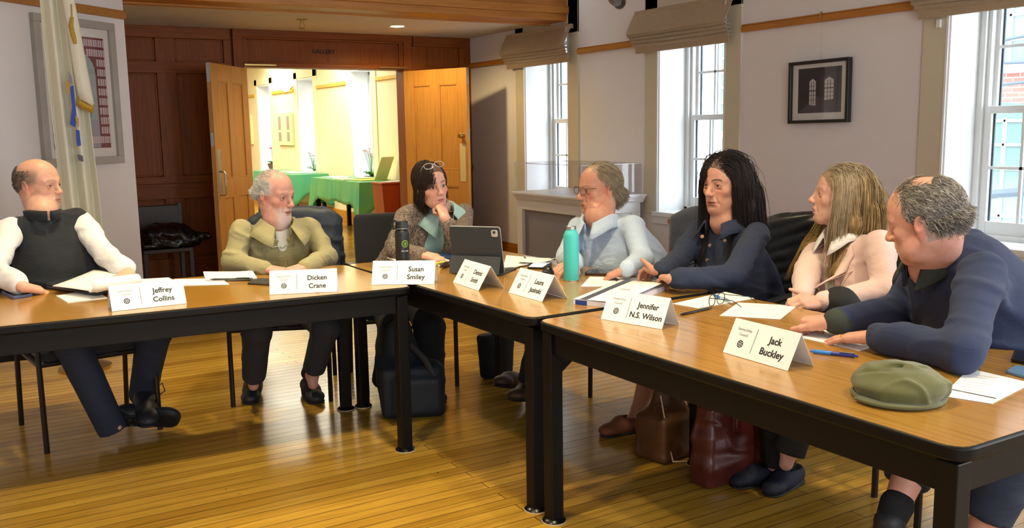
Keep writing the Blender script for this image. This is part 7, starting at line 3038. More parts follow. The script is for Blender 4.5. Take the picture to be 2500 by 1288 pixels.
S = SDF().cone(J['al']+UP*0.06, A3([*Pz(752, 940, 0.0)[:2], 0.07]), 0.036, 0.036)
S.obj('sock', 0.006, M['dkgrey'], b)

# ------------------------------------------------------------------ 3. woman in the tweed jacket, chin on her fist
H = Head(PD(1052, 452, 462), headframe((0.02, -1.0, -0.05), tilt=0.16, nod=0.02), 1.0, w=0.97, jaw=0.92, nose=0.95, brow=0.75, chin=0.9, fem=0.5, eye=1.1, crease=0.9)
J = dict(sr=PD(990, 530, 455), sl=PD(1132, 520, 440), er=PD(968, 612, 464), el=PD(1132, 618, 464), nb=PD(1066, 527, 450), pel=A3([2.07, 4.76, 0.53]))
J['wr'] = A3([1.98, 4.19, 0.785])
J['el'] = PD(1128, 606, 470)
J['wl'] = PD(1087, 534, 474)
J.update(kr=PD(962, 800, 468), ar=PD(956, 935, 455), kl=PD(1050, 800, 466), al=PD(1036, 925, 458))
J['tr'] = J['ar']+A3([-0.02, -0.16, -0.05])
J['tl'] = J['al']+A3([0.02, -0.16, -0.05])
J['right'] = nrm(J['sr']-J['sl'])
auto_nb(J)
check('tweed', J)
S = SDF()
H.build(S)
neck(S, H, J, 0.046, 0.052)
core(S, J)
hand(S, J['wr'], nrm(A3([0.5, -0.8, -0.1])), (0, -0.2, 1), 1, (20, 30, 20), sc=0.92)
chin = H.L(0.012, 0.085, -0.105)
hd_ = nrm(chin-J['wl']+A3([0, 0, 0.03]))
hand(S, J['wl'], hd_, nrm(A3([0.25, -0.9, 0.25])), -1, (72, 95, 60), (0.75, 0.35, -0.3), sc=0.95)
b = finish(S, 'dark-haired woman in a brown tweed jacket, resting her chin on her fist', J, H, skincol(H, '#dba591', '#b46a68', '#4a342a', 0.75, 0.4, None, ('#2f2420', lambda q: bobmask(q)*1.0, 0.95)))
eyes(H, b, '#3b2a22', lash=True)


def bobflow(p, t):
    x, y, z = p[:, 0], p[:, 1], p[:, 2]
    side = np.clip((x+0.028)/0.03, -1, 1)
    fr = (y > 0.015) & (x > -0.028) & (z > 0.03)
    return np.stack([np.where(fr, 0.95, side*0.6*(z > 0.02)), np.where(fr, 0.02, np.where(np.abs(x+0.028) < 0.015, -0.6, -0.15)), np.where(fr, -0.45, -1.0)], 1)


rt = H.scalp(9000, bobmask)
ln = 0.075+0.045*RNG.random(len(rt))
P = grow(rt, bobflow, ln, 9, 1.17, 0.6, 0.16)
strands_obj('hair', H.world(P), 0.0014, HAIRM, b, unit_cols(len(rt), '#3a2b25', 0.35))
haircap(H, bobmask, HAIRM, b, '#2a201d')
# glasses pushed up in the hair
eyeglasses('hair_eyeglasses', '', H.L(0.0, 0.068, 0.116), H.R@A3([0, 0.70, 0.72]), H.R@A3([0, -0.72, 0.70]), MAT('pale_glasses', '#d5d2cc', 0.15, 0.4), 0.125, 0.07, parent=b)
M['aqua'] = MAT('pale_aqua_satin', '#9cc0c2', 0.5, crease=0.2, var=0.04, bump=0.06, bscale=300, sheen=0.2)


def TWEED():
    k = NT('brown_tweed')
    tc = k.n('ShaderNodeTexCoord')
    mp = k.n('ShaderNodeMapping')
    mp.inputs['Scale'].default_value = (1, 1, 0.25)
    k.l(tc.outputs['Object'], mp.inputs['Vector'])
    n1 = k.n('ShaderNodeTexNoise')
    n1.inputs['Scale'].default_value = 330
    n1.inputs['Detail'].default_value = 3
    k.l(mp.outputs['Vector'], n1.inputs['Vector'])
    rp = k.n('ShaderNodeValToRGB')
    rp.color_ramp.elements[0].position = 0.42
    rp.color_ramp.elements[0].color = (*lin('#40332f'), 1)
    rp.color_ramp.elements[1].position = 0.63
    rp.color_ramp.elements[1].color = (*lin('#a39286'), 1)
    k.l(n1.outputs['Fac'], rp.inputs['Fac'])
    k.l(rp.outputs['Color'], k.b.inputs['Base Color'])
    k.b.inputs['Roughness'].default_value = 0.9
    bm = k.n('ShaderNodeBump')
    bm.inputs['Strength'].default_value = 0.3
    bm.inputs['Distance'].default_value = 0.004
    k.l(n1.outputs['Fac'], bm.inputs['Height'])
    k.l(bm.outputs['Normal'], k.b.inputs['Normal'])
    return k.m


M['tweed'] = TWEED()
c = (J['sl']+J['sr'])/2
S = SDF()
sp, rt_, f = torso(S, J['pel'], c, J['nb'], J['right'], 0.145, 0.112, bust=1.0, sh=0.05)
S.cone(J['nb']+f*0.05+sp*0.05, J['nb']+f*0.14-sp*0.17, 0.042, 0.012, 0.01, '-')
BS = S
bl = S.obj('blouse', 0.006, M['aqua'], b, disp=folds(0.007, 10, 4, (0.3, 0.1, 1), 0.4))
up2 = nrm(H.c-J['nb']+UP*0.5)
collar_band(bl, J['nb']-up2*0.03+f*0.02, up2, f, 0.066, 0.078, 0.05, M['aqua'], 0.62, 1.05, turn=0.070, th=0.003, drop=0.075)
seam_tube(bl, BS, [c+f*0.2-sp*t-rt_*0.012 for t in (0.16, 0.22, 0.28, 0.34)], f, 0.0018, MAT('aqua_seam', '#5d8588', 0.7), 'placket_seam')
buttons(bl, [surf(BS, c-sp*t-rt_*0.004, f)+f*0.001 for t in (0.20, 0.27)], [f]*2, 0.005, MAT('pearl_button', '#d8dcdc', 0.3))
S = SDF()
torso(S, J['pel'], c, J['nb'], J['right'], 0.163, 0.125, bust=1.0, sh=0.066)
S.cone(J['nb']+f*0.15-sp*0.08, c+f*0.16-sp*0.38, 0.070, 0.058, 0.012, '-')
S.chain([J['sl'], J['el'], J['el']*0.22+J['wl']*0.78], [0.058, 0.050, 0.042], 0.02)
S.chain([J['sr'], J['er'], J['wr']], [0.058, 0.050, 0.040], 0.02)
cut = J['nb']+f*0.03
S.cone(J['nb']+f*0.02+sp*0.08, J['nb']+f*0.10-sp*0.10, 0.058, 0.050, 0.015, '-')
TS = S
tj = S.obj('jacket', 0.0065, M['tweed'], b, disp=folds(0.007, 9, 6, (0.3, 0.1, 1), 0.45))
for s_ in (1, -1):                            # lapels
    T_ = np.linspace(0, 1, 8)
    inn = [c+rt_*s_*(0.066-0.014*t)+sp*(0.01-0.20*t)+f*0.03 for t in T_]
    out = [p+rt_*s_*(0.004+0.045*math.sin(math.pi*min(1, 0.3+0.7*(1-t))))+sp*0.012 for p, t in zip(inn, T_)]
    lapel(tj, TS, f, inn, out, M['tweed'])
trousers(J, J['right'], M['blackfab'], b, rt=0.082, rk=0.080, ra=0.105, hem=(0.95, 0.95))
for a in 'lr':
    hp = A3([*J['a'+a][:2], 0])+A3([0, 0.05, 0])
    shoe(b, hp, hp+A3([0.01 if a == 'l' else -0.01, -0.25, 0]), UP, M['blackfab'], M['soleblk'], w=0.042)

# ------------------------------------------------------------------ 4. man in the light blue shirt
H = Head(PD(1463, 461, 495), headframe((-0.98, 0.10, -0.03), tilt=-0.02, nod=0.03), 1.04, w=1.0, jaw=1.08, nose=1.15, brow=1.1, jowl=0.9, chin=1.05, eye=0.8, crease=1.3)
J = dict(sr=PD(1412, 556, 486), sl=PD(1545, 552, 512), er=PD(1384, 625, 502), el=PD(1568, 632, 526), nb=PD(1483, 532, 497), pel=A3([3.0, 3.62, 0.53]))
J['wr'] = Pz(1405, 643, 0.79)
J['wl'] = Pz(1532, 655, 0.795)
J.update(kr=PD(1330, 790, 488), ar=PD(1290, 930, 478), kl=PD(1420, 800, 500), al=PD(1300, 950, 490))
J['tr'] = Pz(1210, 955, 0.06)
J['tl'] = Pz(1250, 985, 0.06)
J['right'] = nrm(J['sr']-J['sl'])
auto_nb(J)
check('blue', J)
S = SDF()
H.build(S)
neck(S, H, J, 0.060, 0.066)
core(S, J)
hand(S, J['wl'], nrm(Pz(1490, 672, 0.76)-J['wl']), (0, -0.2, 1), -1, (20, 30, 20))
hand(S, J['wr'], nrm(A3([-0.9, -0.2, -0.1])), (0, -0.2, 1), 1, (20, 30, 20))
b = finish(S, 'grey-haired man with eyeglasses in a light blue button-down shirt', J, H, skincol(H, '#c98f78', '#a8665a', '#8a7560', 0.5, 0.7, None, ('#9a8a76', lambda q: cap4(q)*1.0, 0.8)))
eyes(H, b, '#4a5058')


def flow4(p, t):
    x, y, z = p[:, 0], p[:, 1], p[:, 2]
    return np.stack([np.sign(x+0.02)*0.5*(z > 0.05), np.full_like(x, -0.8), np.full_like(x, -0.75)], 1)


rt = H.scalp(6000, cap4)
P = grow(rt, flow4, 0.055+0.02*RNG.random(len(rt)), 7, 1.045, 0.3, 0.13)
strands_obj('hair', H.world(P), 0.0014, HAIRM, b, unit_cols(len(rt), '#a3917a', 0.22))
haircap(H, cap4, HAIRM, b, '#9c8b75', 1.02)
eyeglasses('eyeglasses', '', H.L(0, 0.108, 0.003), H.R[:, 1], H.R[:, 2], MAT('tortoise_frame', '#5a3a2a', 0.3), 0.132, 0.13, parent=b, rim=0.0017)
M['oxford'] = MAT('light_blue_oxford', '#b3c3dc', 0.75, crease=0.22, var=0.03, bump=0.12, bscale=500, sheen=0.1)
M['oxfordd'] = MAT('blue_seam', '#8497bb', 0.75)
c = (J['sl']+J['sr'])/2
S = SDF()
sp, rt_, f = torso(S, J['pel'], c, J['nb'], J['right'], 0.190, 0.145, belly=0.14, sh=0.068)
S.chain([J['sl'], J['el'], J['wl']], [0.058, 0.053, 0.040], 0.02)
S.chain([J['sr'], J['er'], J['wr']], [0.058, 0.053, 0.040], 0.02)
S.cone(J['nb']+f*0.03+sp*0.05, J['nb']+f*0.085-sp*0.02, 0.045, 0.016, 0.01, '-')
OS = S
sh = S.obj('shirt', 0.006, M['oxford'], b, disp=folds(0.012, 9, 21, (0.5, 0.3, 0.8), 0.38))
up2 = nrm(H.c-J['nb']+UP*0.8)
collar_band(sh, J['nb']-up2*0.032+f*0.008, up2, f, 0.076, 0.078, 0.052, M['oxford'], 0.30, 0.45, turn=0.058, th=0.004, drop=0.045)
pl = [c+f*0.25-sp*t for t in (0.06, 0.14, 0.22, 0.30, 0.38)]
for off in (-0.017, 0.017):
    seam_tube(sh, OS, [p+rt_*off for p in pl], f, 0.0013, M['oxfordd'], 'placket_seam')
buttons(sh, [surf(OS, c-sp*t, f)+f*0.001 for t in (0.10, 0.19, 0.28, 0.36)], [f]*4, 0.0055, MAT('shirt_button', '#dfe4ee', 0.3))
po = c-rt_*0.095-sp*0.135
seam_tube(sh, OS, [po-rt_*0.05, po+rt_*0.05], f, 0.0016, M['oxfordd'], 'pocket_seam')
seam_tube(sh, OS, [po-rt_*0.05, po-rt_*0.05-sp*0.12, po-sp*0.14, po+rt_*0.05-sp*0.12, po+rt_*0.05], f, 0.0011, M['oxfordd'], 'pocket_seam')
for k_ in (-0.012, 0.004, 0.016):
    p0 = surf(OS, po+rt_*k_, f)+f*0.003
    g = G().tube([p0-sp*0.03, p0+sp*0.014], 0.0035, 6)
    g.obj('pocket_pen', (M['card'], M['penblk'], M['pengrey'])[int(k_*1000) % 3], sh)
trousers(J, J['right'], M['dkgrey'], b, hem=(0.98, 0.98))
M['brshoe'] = MAT('brown_walking_leather', '#4a3427', 0.55, bump=0.15, bscale=200)
for a, u0, v0, u1, v1 in (('r', 1262, 935, 1195, 935), ('l', 1300, 965, 1225, 968)):
    h0, t0 = Pz(u0, v0, 0.05), Pz(u1, v1, 0.09)
    shoe(b, A3([h0[0], h0[1], 0.02]), A3([h0[0], h0[1], 0.02])+nrm(A3([t0[0]-h0[0], t0[1]-h0[1]-0.12, 0.08]))*0.29, UP, M['brshoe'], M['soleblk'], boot=0.0, ankle=J['a'+a], w=0.05)

# ------------------------------------------------------------------ 5. woman in the dark denim jacket
H = Head(PD(1768, 447, 556), headframe((-0.985, -0.16, -0.06), tilt=0.0, nod=0.02), 1.03, w=0.97, jaw=0.95, nose=1.2, brow=0.8, chin=0.95, fem=0.3, eye=0.85, crease=0.8, long=1.06)
J = dict(sr=PD(1706, 568, 530), sl=PD(1848, 572, 574), er=PD(1652, 640, 548), el=PD(1790, 672, 592), nb=PD(1782, 540, 552), pel=A3([3.08, 2.98, 0.53]))
J['wr'] = Pz(1612, 662, 0.80)
J['wl'] = Pz(1642, 682, 0.80)
J.update(kr=A3([2.70, 3.16, 0.50]), ar=A3([2.64, 3.27, 0.10]), kl=A3([2.66, 2.92, 0.50]), al=A3([2.72, 2.95, 0.10]))
J['ar'] = PD(1558, 1000, 522)
J['tr'] = Pz(1480, 1062, 0.02)
J['tl'] = J['al']+A3([-0.15, 0.02, -0.06])
J['right'] = nrm(J['sr']-J['sl'])
J['calf'] = 0.052
auto_nb(J)
check('denim', J)
S = SDF()
H.build(S)
neck(S, H, J, 0.046, 0.052)
core(S, J)
hand(S, J['wr'], nrm(Pz(1566, 650, 0.80)-J['wr']), nrm(A3([0.1, -0.5, 1])), 1, (30, 42, 28), (0.7, 0.3, 0.5), sc=0.93)
hand(S, J['wl'], nrm(Pz(1580, 664, 0.775)-J['wl']), nrm(A3([-0.15, -0.75, 0.75])), -1, (34, 48, 30), (0.8, 0.5, 0.3), sc=0.93)
b = finish(S, 'woman with long dark hair in a dark denim jacket, hands together on the table', J, H, skincol(H, '#c48d76', '#a25a52', '#2c1f1a', 0.9, 0.35, None, ('#241c1b', lambda q: longmask(q)*1.0, 0.95)))
eyes(H, b, '#3a2d26', lash=True)


def make_collide(Sx, H):
    def fn(p):
        W = H.world(p)
        d = Sx.at(W)
        m = d < 0.006
        if m.any():
            Wm = W[m]
            e = 0.004
            gr = np.stack([Sx.at(Wm+A3([e, 0, 0]))-Sx.at(Wm-A3([e, 0, 0])), Sx.at(Wm+A3([0, e, 0]))-Sx.at(Wm-A3([0, e, 0])), Sx.at(Wm+A3([0, 0, e]))-Sx.at(Wm-A3([0, 0, e]))], 1)
            gr /= (np.linalg.norm(gr, axis=1, keepdims=True)+1e-9)
            Wm = Wm+gr*np.clip(0.008-d[m], 0, 0.02)[:, None]
            p = p.copy()
            p[m] = ((Wm-H.c)@H.R/H.sc)/A3([H.o['w'], 1, 1])
        return p
    return fn


M['denim'] = MAT('dark_indigo_denim', '#1f2842', 0.85, crease=0.15, var=0.14, vscale=14, bump=0.35, bscale=420, sheen=0.02)
M['denimd'] = MAT('denim_stitch', '#39425e', 0.8)
c = (J['sl']+J['sr'])/2
S = SDF()
sp, rt_, f = torso(S, J['pel'], c, J['nb'], J['right'], 0.165, 0.125, belly=0.05, bust=1.1, sh=0.066)
S.chain([J['sl'], J['el'], J['el']*0.06+J['wl']*0.94], [0.057, 0.052, 0.041], 0.02)
S.chain([J['sr'], J['er'], J['er']*0.06+J['wr']*0.94], [0.057, 0.052, 0.041], 0.02)
S.cone(J['nb']+f*0.03+sp*0.05, J['nb']+f*0.095-sp*0.03, 0.044, 0.014, 0.01, '-')
DS = S
dj = S.obj('jacket', 0.0065, M['denim'], b, disp=folds(0.010, 9, 31, (0.4, 0.2, 0.9), 0.4))
up2 = nrm(H.c-J['nb']+UP*0.6)
collar_band(dj, J['nb']-up2*0.03+f*0.006, up2, f, 0.068, 0.074, 0.045, M['denim'], 0.75, 0.45, turn=0.052, th=0.006, drop=0.035)
M['copper'] = MAT('pale_copper_button', '#c9a58c', 0.35, 0.6)
for (u, v) in ((1714, 577), (1770, 587), (1733, 599), (1726, 635)):
    p_ = PD(u, v, 560)
    q_ = surf(DS, p_, toc(p_), 0.35)
    buttons(dj, [q_+toc(p_)*0.002], [nrm(toc(p_)*0.6+f*0.4)], 0.0082, M['copper'])
for off in (-0.022, 0.022):
    seam_tube(dj, DS, [c+f*0.2-sp*t+rt_*off for t in (0.05, 0.13, 0.21, 0.30)], f, 0.0015, M['denimd'], 'placket_seam')
for s_ in (1, -1):
    o_ = c+rt_*s_*0.085-sp*0.085
    seam_tube(dj, DS, [o_-rt_*0.055, o_-rt_*0.055-sp*0.022, o_-sp*0.045, o_+rt_*0.055-sp*0.022, o_+rt_*0.055], f, 0.0022, M['denimd'], 'pocket_flap')
    seam_tube(dj, DS, [o_-rt_*0.035-sp*0.05, o_-rt_*0.02-sp*0.26], f, 0.0013, M['denimd'], 'front_seam')


def longflow(p, t):
    x, y, z = p[:, 0], p[:, 1], p[:, 2]
    w_ = np.clip((0.068-np.abs(x))/0.02, 0, 1)*(z > -0.01)
    return np.stack([w_*np.clip((x+0.012)/0.02, -1, 1), w_*np.where(np.abs(x+0.012) < 0.014, -0.8, -0.30)+(1-w_)*np.where(x > 0, 0.06, -0.08), -0.22*w_-1.0*(1-w_)], 1)


col5 = SDF()
col5.p = list(DS.p)
neck(col5, H, J, 0.05, 0.055)
rt = H.scalp(11000, longmask)
ln = 0.30+0.08*RNG.random(len(rt))
P = grow(rt, longflow, ln, 13, 1.06, 0.55, 0.055, make_collide(col5, H))
strands_obj('hair', H.world(P), 0.0014, HAIRM, b, unit_cols(len(rt), '#241c1b', 0.35))
rf = H.scalp(900, lambda p: (p[:, 1] > 0.035) & (p[:, 2] > 0.058) & (p[:, 0] > -0.030) & (p[:, 0] < 0.045) & (p[:, 1] < 0.032+0.66*p[:, 2]))


def fringe5(p, t):
    x = p[:, 0]
    w_ = np.clip((0.075-x)/0.03, 0, 1)
    return np.stack([w_*1.0, -0.12*w_+0.03*(1-w_), -0.62*w_-1.0*(1-w_)], 1)


P = grow(rf, fringe5, 0.16+0.10*RNG.random(len(rf)), 12, 1.05, 0.3, 0.05)
strands_obj('hair_fringe', H.world(P), 0.0014, HAIRM, b, unit_cols(len(rf), '#241c1b', 0.3))
haircap(H, longmask, HAIRM, b, '#221a19')
hairmass(b, H, [[(0.062, -0.035, 0.0), (0.074, -0.04, -0.10), (0.078, -0.015, -0.20)], [(-0.062, -0.035, 0.0), (-0.074, -0.045, -0.10), (-0.080, -0.02, -0.20)], [(0, -0.075, 0.02), (0, -0.088, -0.08), (0, -0.085, -0.17)]], [[0.030, 0.034, 0.024]]*3, '#221a19')
for sx in (-1, 1):
    rg = [H.L(sx*0.079, -0.004+0.011*math.sin(a), -0.062+0.022*math.cos(a)) for a in np.linspace(0, 2*math.pi, 16)[:-1]]
    G().tube(rg, 0.0014, 6, closed=True).obj('earring', MAT('silver_hoop', '#d9c7b6', 0.2, 0.9), b)
trousers(J, J['right'], M['dkgrey'], b, rt=0.082, rk=0.066, ra=0.075, hem=(0.45, 0.38))
M['suede'] = MAT('brown_suede_loafer', '#7a4326', 0.75, var=0.08, vscale=30, bump=0.1, bscale=300)
hp = A3([*Pz(1572, 1046, 0.0)[:2], 0])
tv = Pz(1470, 1066, 0)-Pz(1572, 1046, 0)
shoe(b, hp, hp+nrm(A3([tv[0], tv[1], 0]))*0.245, UP, M['suede'], M['soleblk'], name='loafer', ankle=J['ar'], open_=True, w=0.042)
hp = A3([*J['al'][:2], 0])+A3([0.05, 0, 0])
shoe(b, hp, hp+A3([-0.245, 0.03, 0]), UP, M['suede'], M['soleblk'], name='loafer', ankle=J['al'], open_=True, w=0.042)

# ------------------------------------------------------------------ 6. woman in the pink blazer
H = Head(PD(2052, 478, 606), headframe((-0.72, 0.68, 0.06), tilt=0.0, nod=-0.05), 1.0, w=0.97, jaw=0.93, nose=1.0, brow=0.75, chin=0.95, fem=0.4, eye=0.8, crease=0.9, mouth=0.005)
J = dict(sr=PD(1998, 596, 578), sl=PD(2146, 596, 634), er=PD(1966, 682, 612), el=PD(2160, 706, 650), nb=PD(2078, 566, 606), pel=A3([3.12, 2.38, 0.53]))
J['wr'] = PD(1958, 728, 640)
J['wl'] = PD(2000, 740, 655)
J.update(kr=A3([2.69, 2.50, 0.50]), ar=A3([2.68, 2.44, 0.12]), kl=PD(2052, 742, 655), al=PD(1928, 1098, 640))
J['tr'] = J['ar']+A3([-0.15, 0.0, -0.08])
J['tl'] = Pz(1885, 1205, 0.02)
J['right'] = nrm(J['sr']-J['sl'])
J['calf'] = 0.048
auto_nb(J)
check('pink', J)
S = SDF()
H.build(S)
neck(S, H, J, 0.045, 0.052)
core(S, J)
hand(S, J['wr'], nrm(A3([-0.55, -0.45, -0.35])), nrm(A3([-0.5, -0.3, 0.8])), 1, (45, 60, 40), sc=0.9)
hand(S, J['wl'], nrm(PD(1962, 736, 660)-J['wl']), nrm(A3([-0.2, -0.6, 0.7])), -1, (45, 60, 40), sc=0.9)
b = finish(S, 'woman with long blonde hair in a pale pink blazer, turned to the speaker', J, H, skincol(H, '#d8a592', '#b4706a', '#9a7a58', 0.45, 0.5, None, ('#8f7550', lambda q: longmask(q)*1.0, 0.95)))
eyes(H, b, '#4a5660', lash=True)
M['pink'] = MAT('pale_pink_wool', '#dcbcb6', 0.85, crease=0.15, var=0.03, bump=0.12, bscale=400, sheen=0.25)
M['pinkd'] = MAT('pink_seam', '#b8948e', 0.85)
c = (J['sl']+J['sr'])/2
S = SDF()
sp, rt_, f = torso(S, J['pel'], c, J['nb'], J['right'], 0.140, 0.108, bust=0.9, sh=0.05)
S.cone(J['nb']+f*0.03+sp*0.05, J['nb']+f*0.095-sp*0.05, 0.042, 0.012, 0.01, '-')
WS = S
wb_ = S.obj('blouse', 0.006, M['wshirt'], b, disp=folds(0.006, 10, 41, (0.3, 0.1, 1), 0.4))
up2 = nrm(H.c-J['nb']+UP*0.6)
collar_band(wb_, J['nb']-up2*0.03+f*0.012, up2, f, 0.062, 0.070, 0.045, M['wshirt'], 0.4, 0.5, turn=0.042, th=0.003, drop=0.05)
S = SDF()
torso(S, J['pel'], c, J['nb'], J['right'], 0.158, 0.122, bust=0.9, sh=0.064)
S.cone(J['nb']+f*0.15-sp*0.06, c+f*0.17-sp*0.40, 0.050, 0.032, 0.012, '-')
S.chain([J['sl'], J['el'], J['el']*0.08+J['wl']*0.92], [0.058, 0.050, 0.041], 0.02)
S.chain([J['sr'], J['er'], J['er']*0.08+J['wr']*0.92], [0.058, 0.050, 0.041], 0.02)
S.cone(J['nb']+f*0.02+sp*0.07, J['nb']+f*0.10-sp*0.08, 0.052, 0.040, 0.012, '-')
PS = S
pj = S.obj('blazer', 0.0065, M['pink'], b, disp=folds(0.008, 9, 44, (0.4, 0.2, 0.9), 0.4))
for s_ in (1, -1):
    T_ = np.linspace(0, 1, 10)
    inn = [c+rt_*s_*(0.066-0.022*t)+sp*(0.02-0.26*t)+f*0.03 for t in T_]
    out = [p+rt_*s_*(0.004+0.055*(1-t)**0.7*(0.55 if t < 0.15 else 1.0))+sp*0.01 for p, t in zip(inn, T_)]
    lapel(pj, PS, f, inn, out, M['pink'])
seam_tube(pj, PS, [c-rt_*0.075-sp*0.105, c-rt_*0.115-sp*0.09], f, 0.0018, M['pinkd'], 'pocket_welt')
col6 = SDF()
col6.p = list(PS.p)
neck(col6, H, J, 0.05, 0.055)
rt = H.scalp(10000, lambda p: longmask(p) & (p[:, 1] < np.where(p[:, 2] > 0, 0.020+0.62*p[:, 2], 1)))
ln = 0.24+0.10*RNG.random(len(rt))


def flow6(p, t):
    x, y, z = p[:, 0], p[:, 1], p[:, 2]
    w_ = np.clip((0.068-np.abs(x))/0.02, 0, 1)*(z > -0.01)
    return np.stack([w_*np.clip(x/0.02, -1, 1)*0.7, -0.75*w_-0.08*(1-w_), -0.28*w_-1.0*(1-w_)], 1)


P = grow(rt, flow6, ln, 13, 1.06, 0.5, 0.06, make_collide(col6, H))
cc = unit_cols(len(rt), '#9a7d52', 0.22)
cc[RNG.random(len(rt)) < 0.3] = A3(lin('#6f5638'))
cc[RNG.random(len(rt)) < 0.25] = A3(lin('#c4a878'))
cc[(rt[:, 1] > 0.03)] = A3(lin('#b3a084'))
# a lock that falls over the far shoulder in front
rk_ = H.scalp(600, lambda p: (p[:, 0] > 0.05) & (p[:, 2] < 0.05) & (p[:, 1] < 0.02))
P3 = grow(rk_, lambda p, t: np.stack([0.15+0*p[:, 0], 0.42*(p[:, 2] < 0)+0*p[:, 0], -1.0+0*p[:, 0]], 1), 0.34+0.06*RNG.random(len(rk_)), 13, 1.07, 0.5, 0.08, make_collide(col6, H))
strands_obj('hair', H.world(P), 0.0014, HAIRM, b, cc)
strands_obj('front_lock', H.world(P3), 0.0016, HAIRM, b, unit_cols(len(rk_), '#a5874e', 0.2))
haircap(H, longmask, HAIRM, b, '#957a50')
hairmass(b, H, [[(0.062, -0.04, 0.0), (0.070, -0.055, -0.10), (0.072, -0.06, -0.18)], [(-0.062, -0.04, 0.0), (-0.070, -0.055, -0.10), (-0.072, -0.06, -0.18)], [(0, -0.08, 0.02), (0, -0.092, -0.08), (0, -0.092, -0.17)]], [[0.030, 0.034, 0.022]]*3, '#8f7448')
for sx in (-1, 1):
    G().ball(H.L(sx*0.083, 0.0, -0.034), 0.004, 10).obj('earring', MAT('pearl_stud', '#e9dfd2', 0.2), b)
M['blkpant'] = MAT('black_trousers', '#14151a', 0.8, bump=0.15, bscale=300)
trousers(J, J['right'], M['blkpant'], b, rt=0.078, rk=0.064, ra=0.062, hem=(1.0, 1.1))
M['navysuede'] = MAT('navy_suede_loafer', '#161c30', 0.7, bump=0.1, bscale=300)
hp = A3([*Pz(1952, 1172, 0.0)[:2], 0])
tv = Pz(1880, 1210, 0)-Pz(1952, 1172, 0)
shoe(b, hp, hp+nrm(A3([tv[0], tv[1], 0]))*0.245, UP, M['navysuede'], M['soleblk'], name='loafer', ankle=J['al'], open_=True, w=0.042)
hp = A3([*J['ar'][:2], 0])+A3([0.05, 0.02, 0])
shoe(b, hp, hp+A3([-0.24, 0.05, 0]), UP, M['navysuede'], M['soleblk'], name='loafer', ankle=J['ar'], open_=True, w=0.042)

# ------------------------------------------------------------------ 7. man in the navy sweater, nearest
H = Head(PD(2258, 536, 800), headframe((-0.30, 0.94, -0.16), tilt=-0.10, nod=0.12), 1.06, w=1.06, jaw=1.1, nose=1.1, brow=1.0, jowl=1.0, chin=1.0, eye=0.8, crease=1.0)
J = dict(sr=PD(2232, 690, 718), sl=PD(2395, 672, 842), er=PD(2166, 772, 745), el=PD(2345, 850, 880), nb=PD(2325, 600, 775), pel=A3([2.98, 1.56, 0.54]))
J['wr'] = Pz(2040, 784, 0.795)
J['wl'] = Pz(2140, 822, 0.785)
J['el'] = Pz(2350, 856, 0.80)
J['er'] = PD(2196, 752, 722)
J.update(kr=A3([2.60, 1.72, 0.53]), ar=A3([2.33, 1.66, 0.12]), kl=A3([2.55, 1.42, 0.53]), al=A3([2.46, 1.50, 0.12]))
J['ar'] = PD(2172, 1275, 815)
J['tr'] = J['ar']+A3([-0.15, -0.05, -0.08])
J['tl'] = J['al']+A3([-0.18, -0.02, -0.08])
J['right'] = nrm(J['sr']-J['sl'])
J['fa'] = 0.040
J['calf'] = 0.056
auto_nb(J)
check('navy', J)
S = SDF()
H.build(S)
neck(S, H, J, 0.066, 0.070)
core(S, J)
hand(S, J['wr'], nrm(Pz(1985, 782, 0.785)-J['wr']), nrm(A3([0.1, -0.35, 1])), 1, (62, 85, 50), (0.85, 0.30, -0.2), sc=1.08, k=0.005)
tips = hand(S, J['wl'], nrm(Pz(2030, 824, 0.755)-J['wl']), nrm(A3([0.0, -0.12, 1])), -1, (6, 12, 10), (0.75, 0.65, -0.1), sc=1.06, k=0.003, spread=0.12)
b = finish(S, 'grey-haired balding man in a navy sweater, leaning on the near table', J, H, skincol(H, '#d29a86', '#b06d66', '#9a8a7c', 0.4, 0.8, None, ('#8a827a', lambda q: ring7(q)*1.0, 0.8)), 0.0028)
eyes(H, b, '#4a5058')
wv = nrm(Pz(2030, 824, 0.755)-J['wl'])
rp = J['wl']+(wv*0.105+np.cross(nrm(A3([0, -0.12, 1])), wv)*-1*-0.0095)*1.06
rg = [rp+np.cross(wv, UP)*0.0102*math.cos(a)+UP*(0.0102*math.sin(a)+0.001) for a in np.linspace(0, 2*math.pi, 17)[:-1]]
G().tube(rg, 0.0018, 6, closed=True).obj('ring', MAT('gold_ring', '#e0b84a', 0.25, 1.0), b)


rt = H.scalp(10000, cap7)
ph_ = RNG.random(len(rt))*6.28


def flow7(p, t):
    x, y, z = p[:, 0], p[:, 1], p[:, 2]
    w_ = ph_[:len(x)]+t*7.0
    return np.stack([0.45*np.cos(w_), -0.6+0.35*np.sin(w_*1.3), -0.35+0.5*np.sin(w_)], 1)


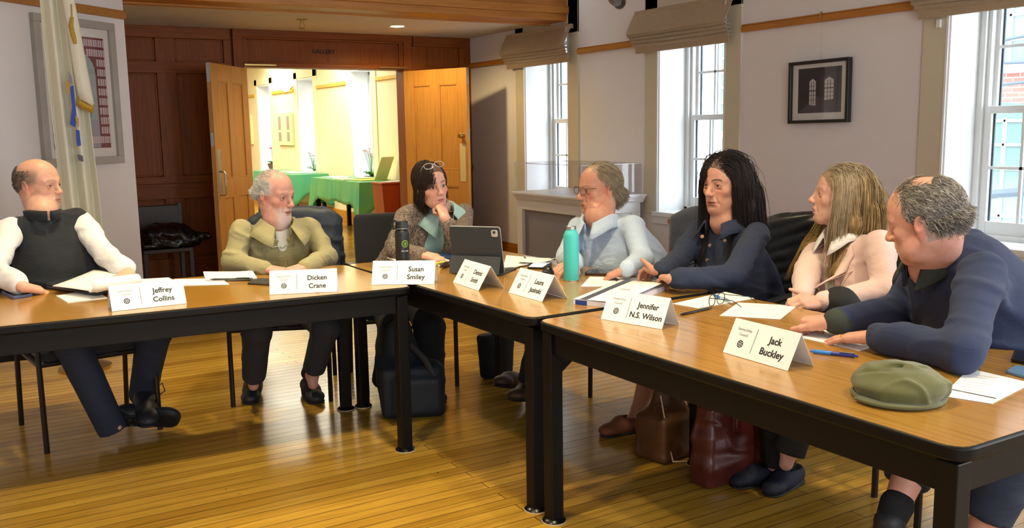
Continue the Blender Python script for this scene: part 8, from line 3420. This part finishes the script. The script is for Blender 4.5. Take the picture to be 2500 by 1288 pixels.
P = grow(rt, flow7, 0.026+0.012*RNG.random(len(rt)), 8, 1.04, 0.2, 0.25)
cc = unit_cols(len(rt), '#8f8880', 0.22)
cc[RNG.random(len(rt)) < 0.25] = A3(lin('#c9c4bc'))
cc[RNG.random(len(rt)) < 0.2] = A3(lin('#5e5650'))
strands_obj('hair', H.world(P), 0.0011, HAIRM, b, cc)
haircap(H, ring7, HAIRM, b, '#857d76', 1.02)
M['navysw'] = MAT('navy_merino_knit', '#232f50', 0.85, crease=0.15, var=0.08, vscale=25, bump=0.25, bscale=500, sheen=0.04)
M['greenshirt'] = MAT('dark_green_flannel', '#323a34', 0.85, var=0.2, vscale=80)
c = (J['sl']+J['sr'])/2
S = SDF()
sp, rt_, f = torso(S, J['pel'], c, J['nb'], J['right'], 0.195, 0.155, belly=0.08, sh=0.082)
bk_ = -f
S.cone(J['pel']+bk_*0.02, c+bk_*0.055-sp*0.06, 0.17, 0.15, 0.08)
S.chain([J['sl'], J['el'], J['el']*0.04+J['wl']*0.96], [0.068, 0.056, 0.044], 0.025)
S.chain([J['sr'], J['er'], J['er']*0.04+J['wr']*0.96], [0.066, 0.055, 0.045], 0.025)
S.cone(J['nb']+f*0.03+sp*0.07, J['nb']+f*0.11-sp*0.03, 0.050, 0.018, 0.01, '-')
NS = S
sw = S.obj('sweater', 0.0065, M['navysw'], b, disp=folds(0.011, 7, 51, (0.4, 0.3, 0.8), 0.4))
up2 = nrm(H.c-J['nb']+UP*0.6)
collar_band(sw, J['nb']-up2*0.04, up2, f, 0.084, 0.086, 0.062, M['navysw'], 0.5, 0.5, turn=0.05, th=0.010, turndown=False, drop=0.03)
collar_band(b, J['nb']-up2*0.03, up2, f, 0.076, 0.078, 0.064, M['greenshirt'], 0.45, 0.4, turn=0.04, th=0.004, name='shirt_collar', drop=0.035)
ax = nrm(J['wr']-J['er'])
S = SDF().cone(J['wr']-ax*0.03, J['wr']-ax*0.002, 0.043, 0.041)
S.obj('shirt_cuff', 0.004, M['greenshirt'], b)
trousers(J, J['right'], M['navyjean'], b, rt=0.095, rk=0.078, ra=0.070, hem=(0.62, 0.66))
M['sock'] = MAT('black_ribbed_sock', '#17171b', 0.9, bump=0.2, bscale=300)
for a in 'rl':
    kk, aa = J['k'+a], J['a'+a]
    m_ = kk*0.14+aa*0.86
    S = SDF().cone(m_, aa, 0.050 if a == 'r' else 0.047, 0.042)
    S.obj('sock', 0.006, M['sock'], b)
    hp = A3([*aa[:2], 0])+A3([0.05, 0.01, 0.0])
    sh_ = shoe(b, hp, hp+nrm(A3([-0.95, -0.1 if a == 'r' else 0.25, 0]))*0.295, UP, M['bootdk'], M['soleblk'], boot=0.02, ankle=aa, w=0.05)
    G().tube([hp+A3([-0.1, 0.02, 0.09]), hp+A3([-0.11, 0.05, 0.115]), hp+A3([-0.12, 0.06, 0.085]), hp+A3([-0.11, 0.03, 0.075])], 0.0025, 5).obj('lace', M['bootdk'], sh_)
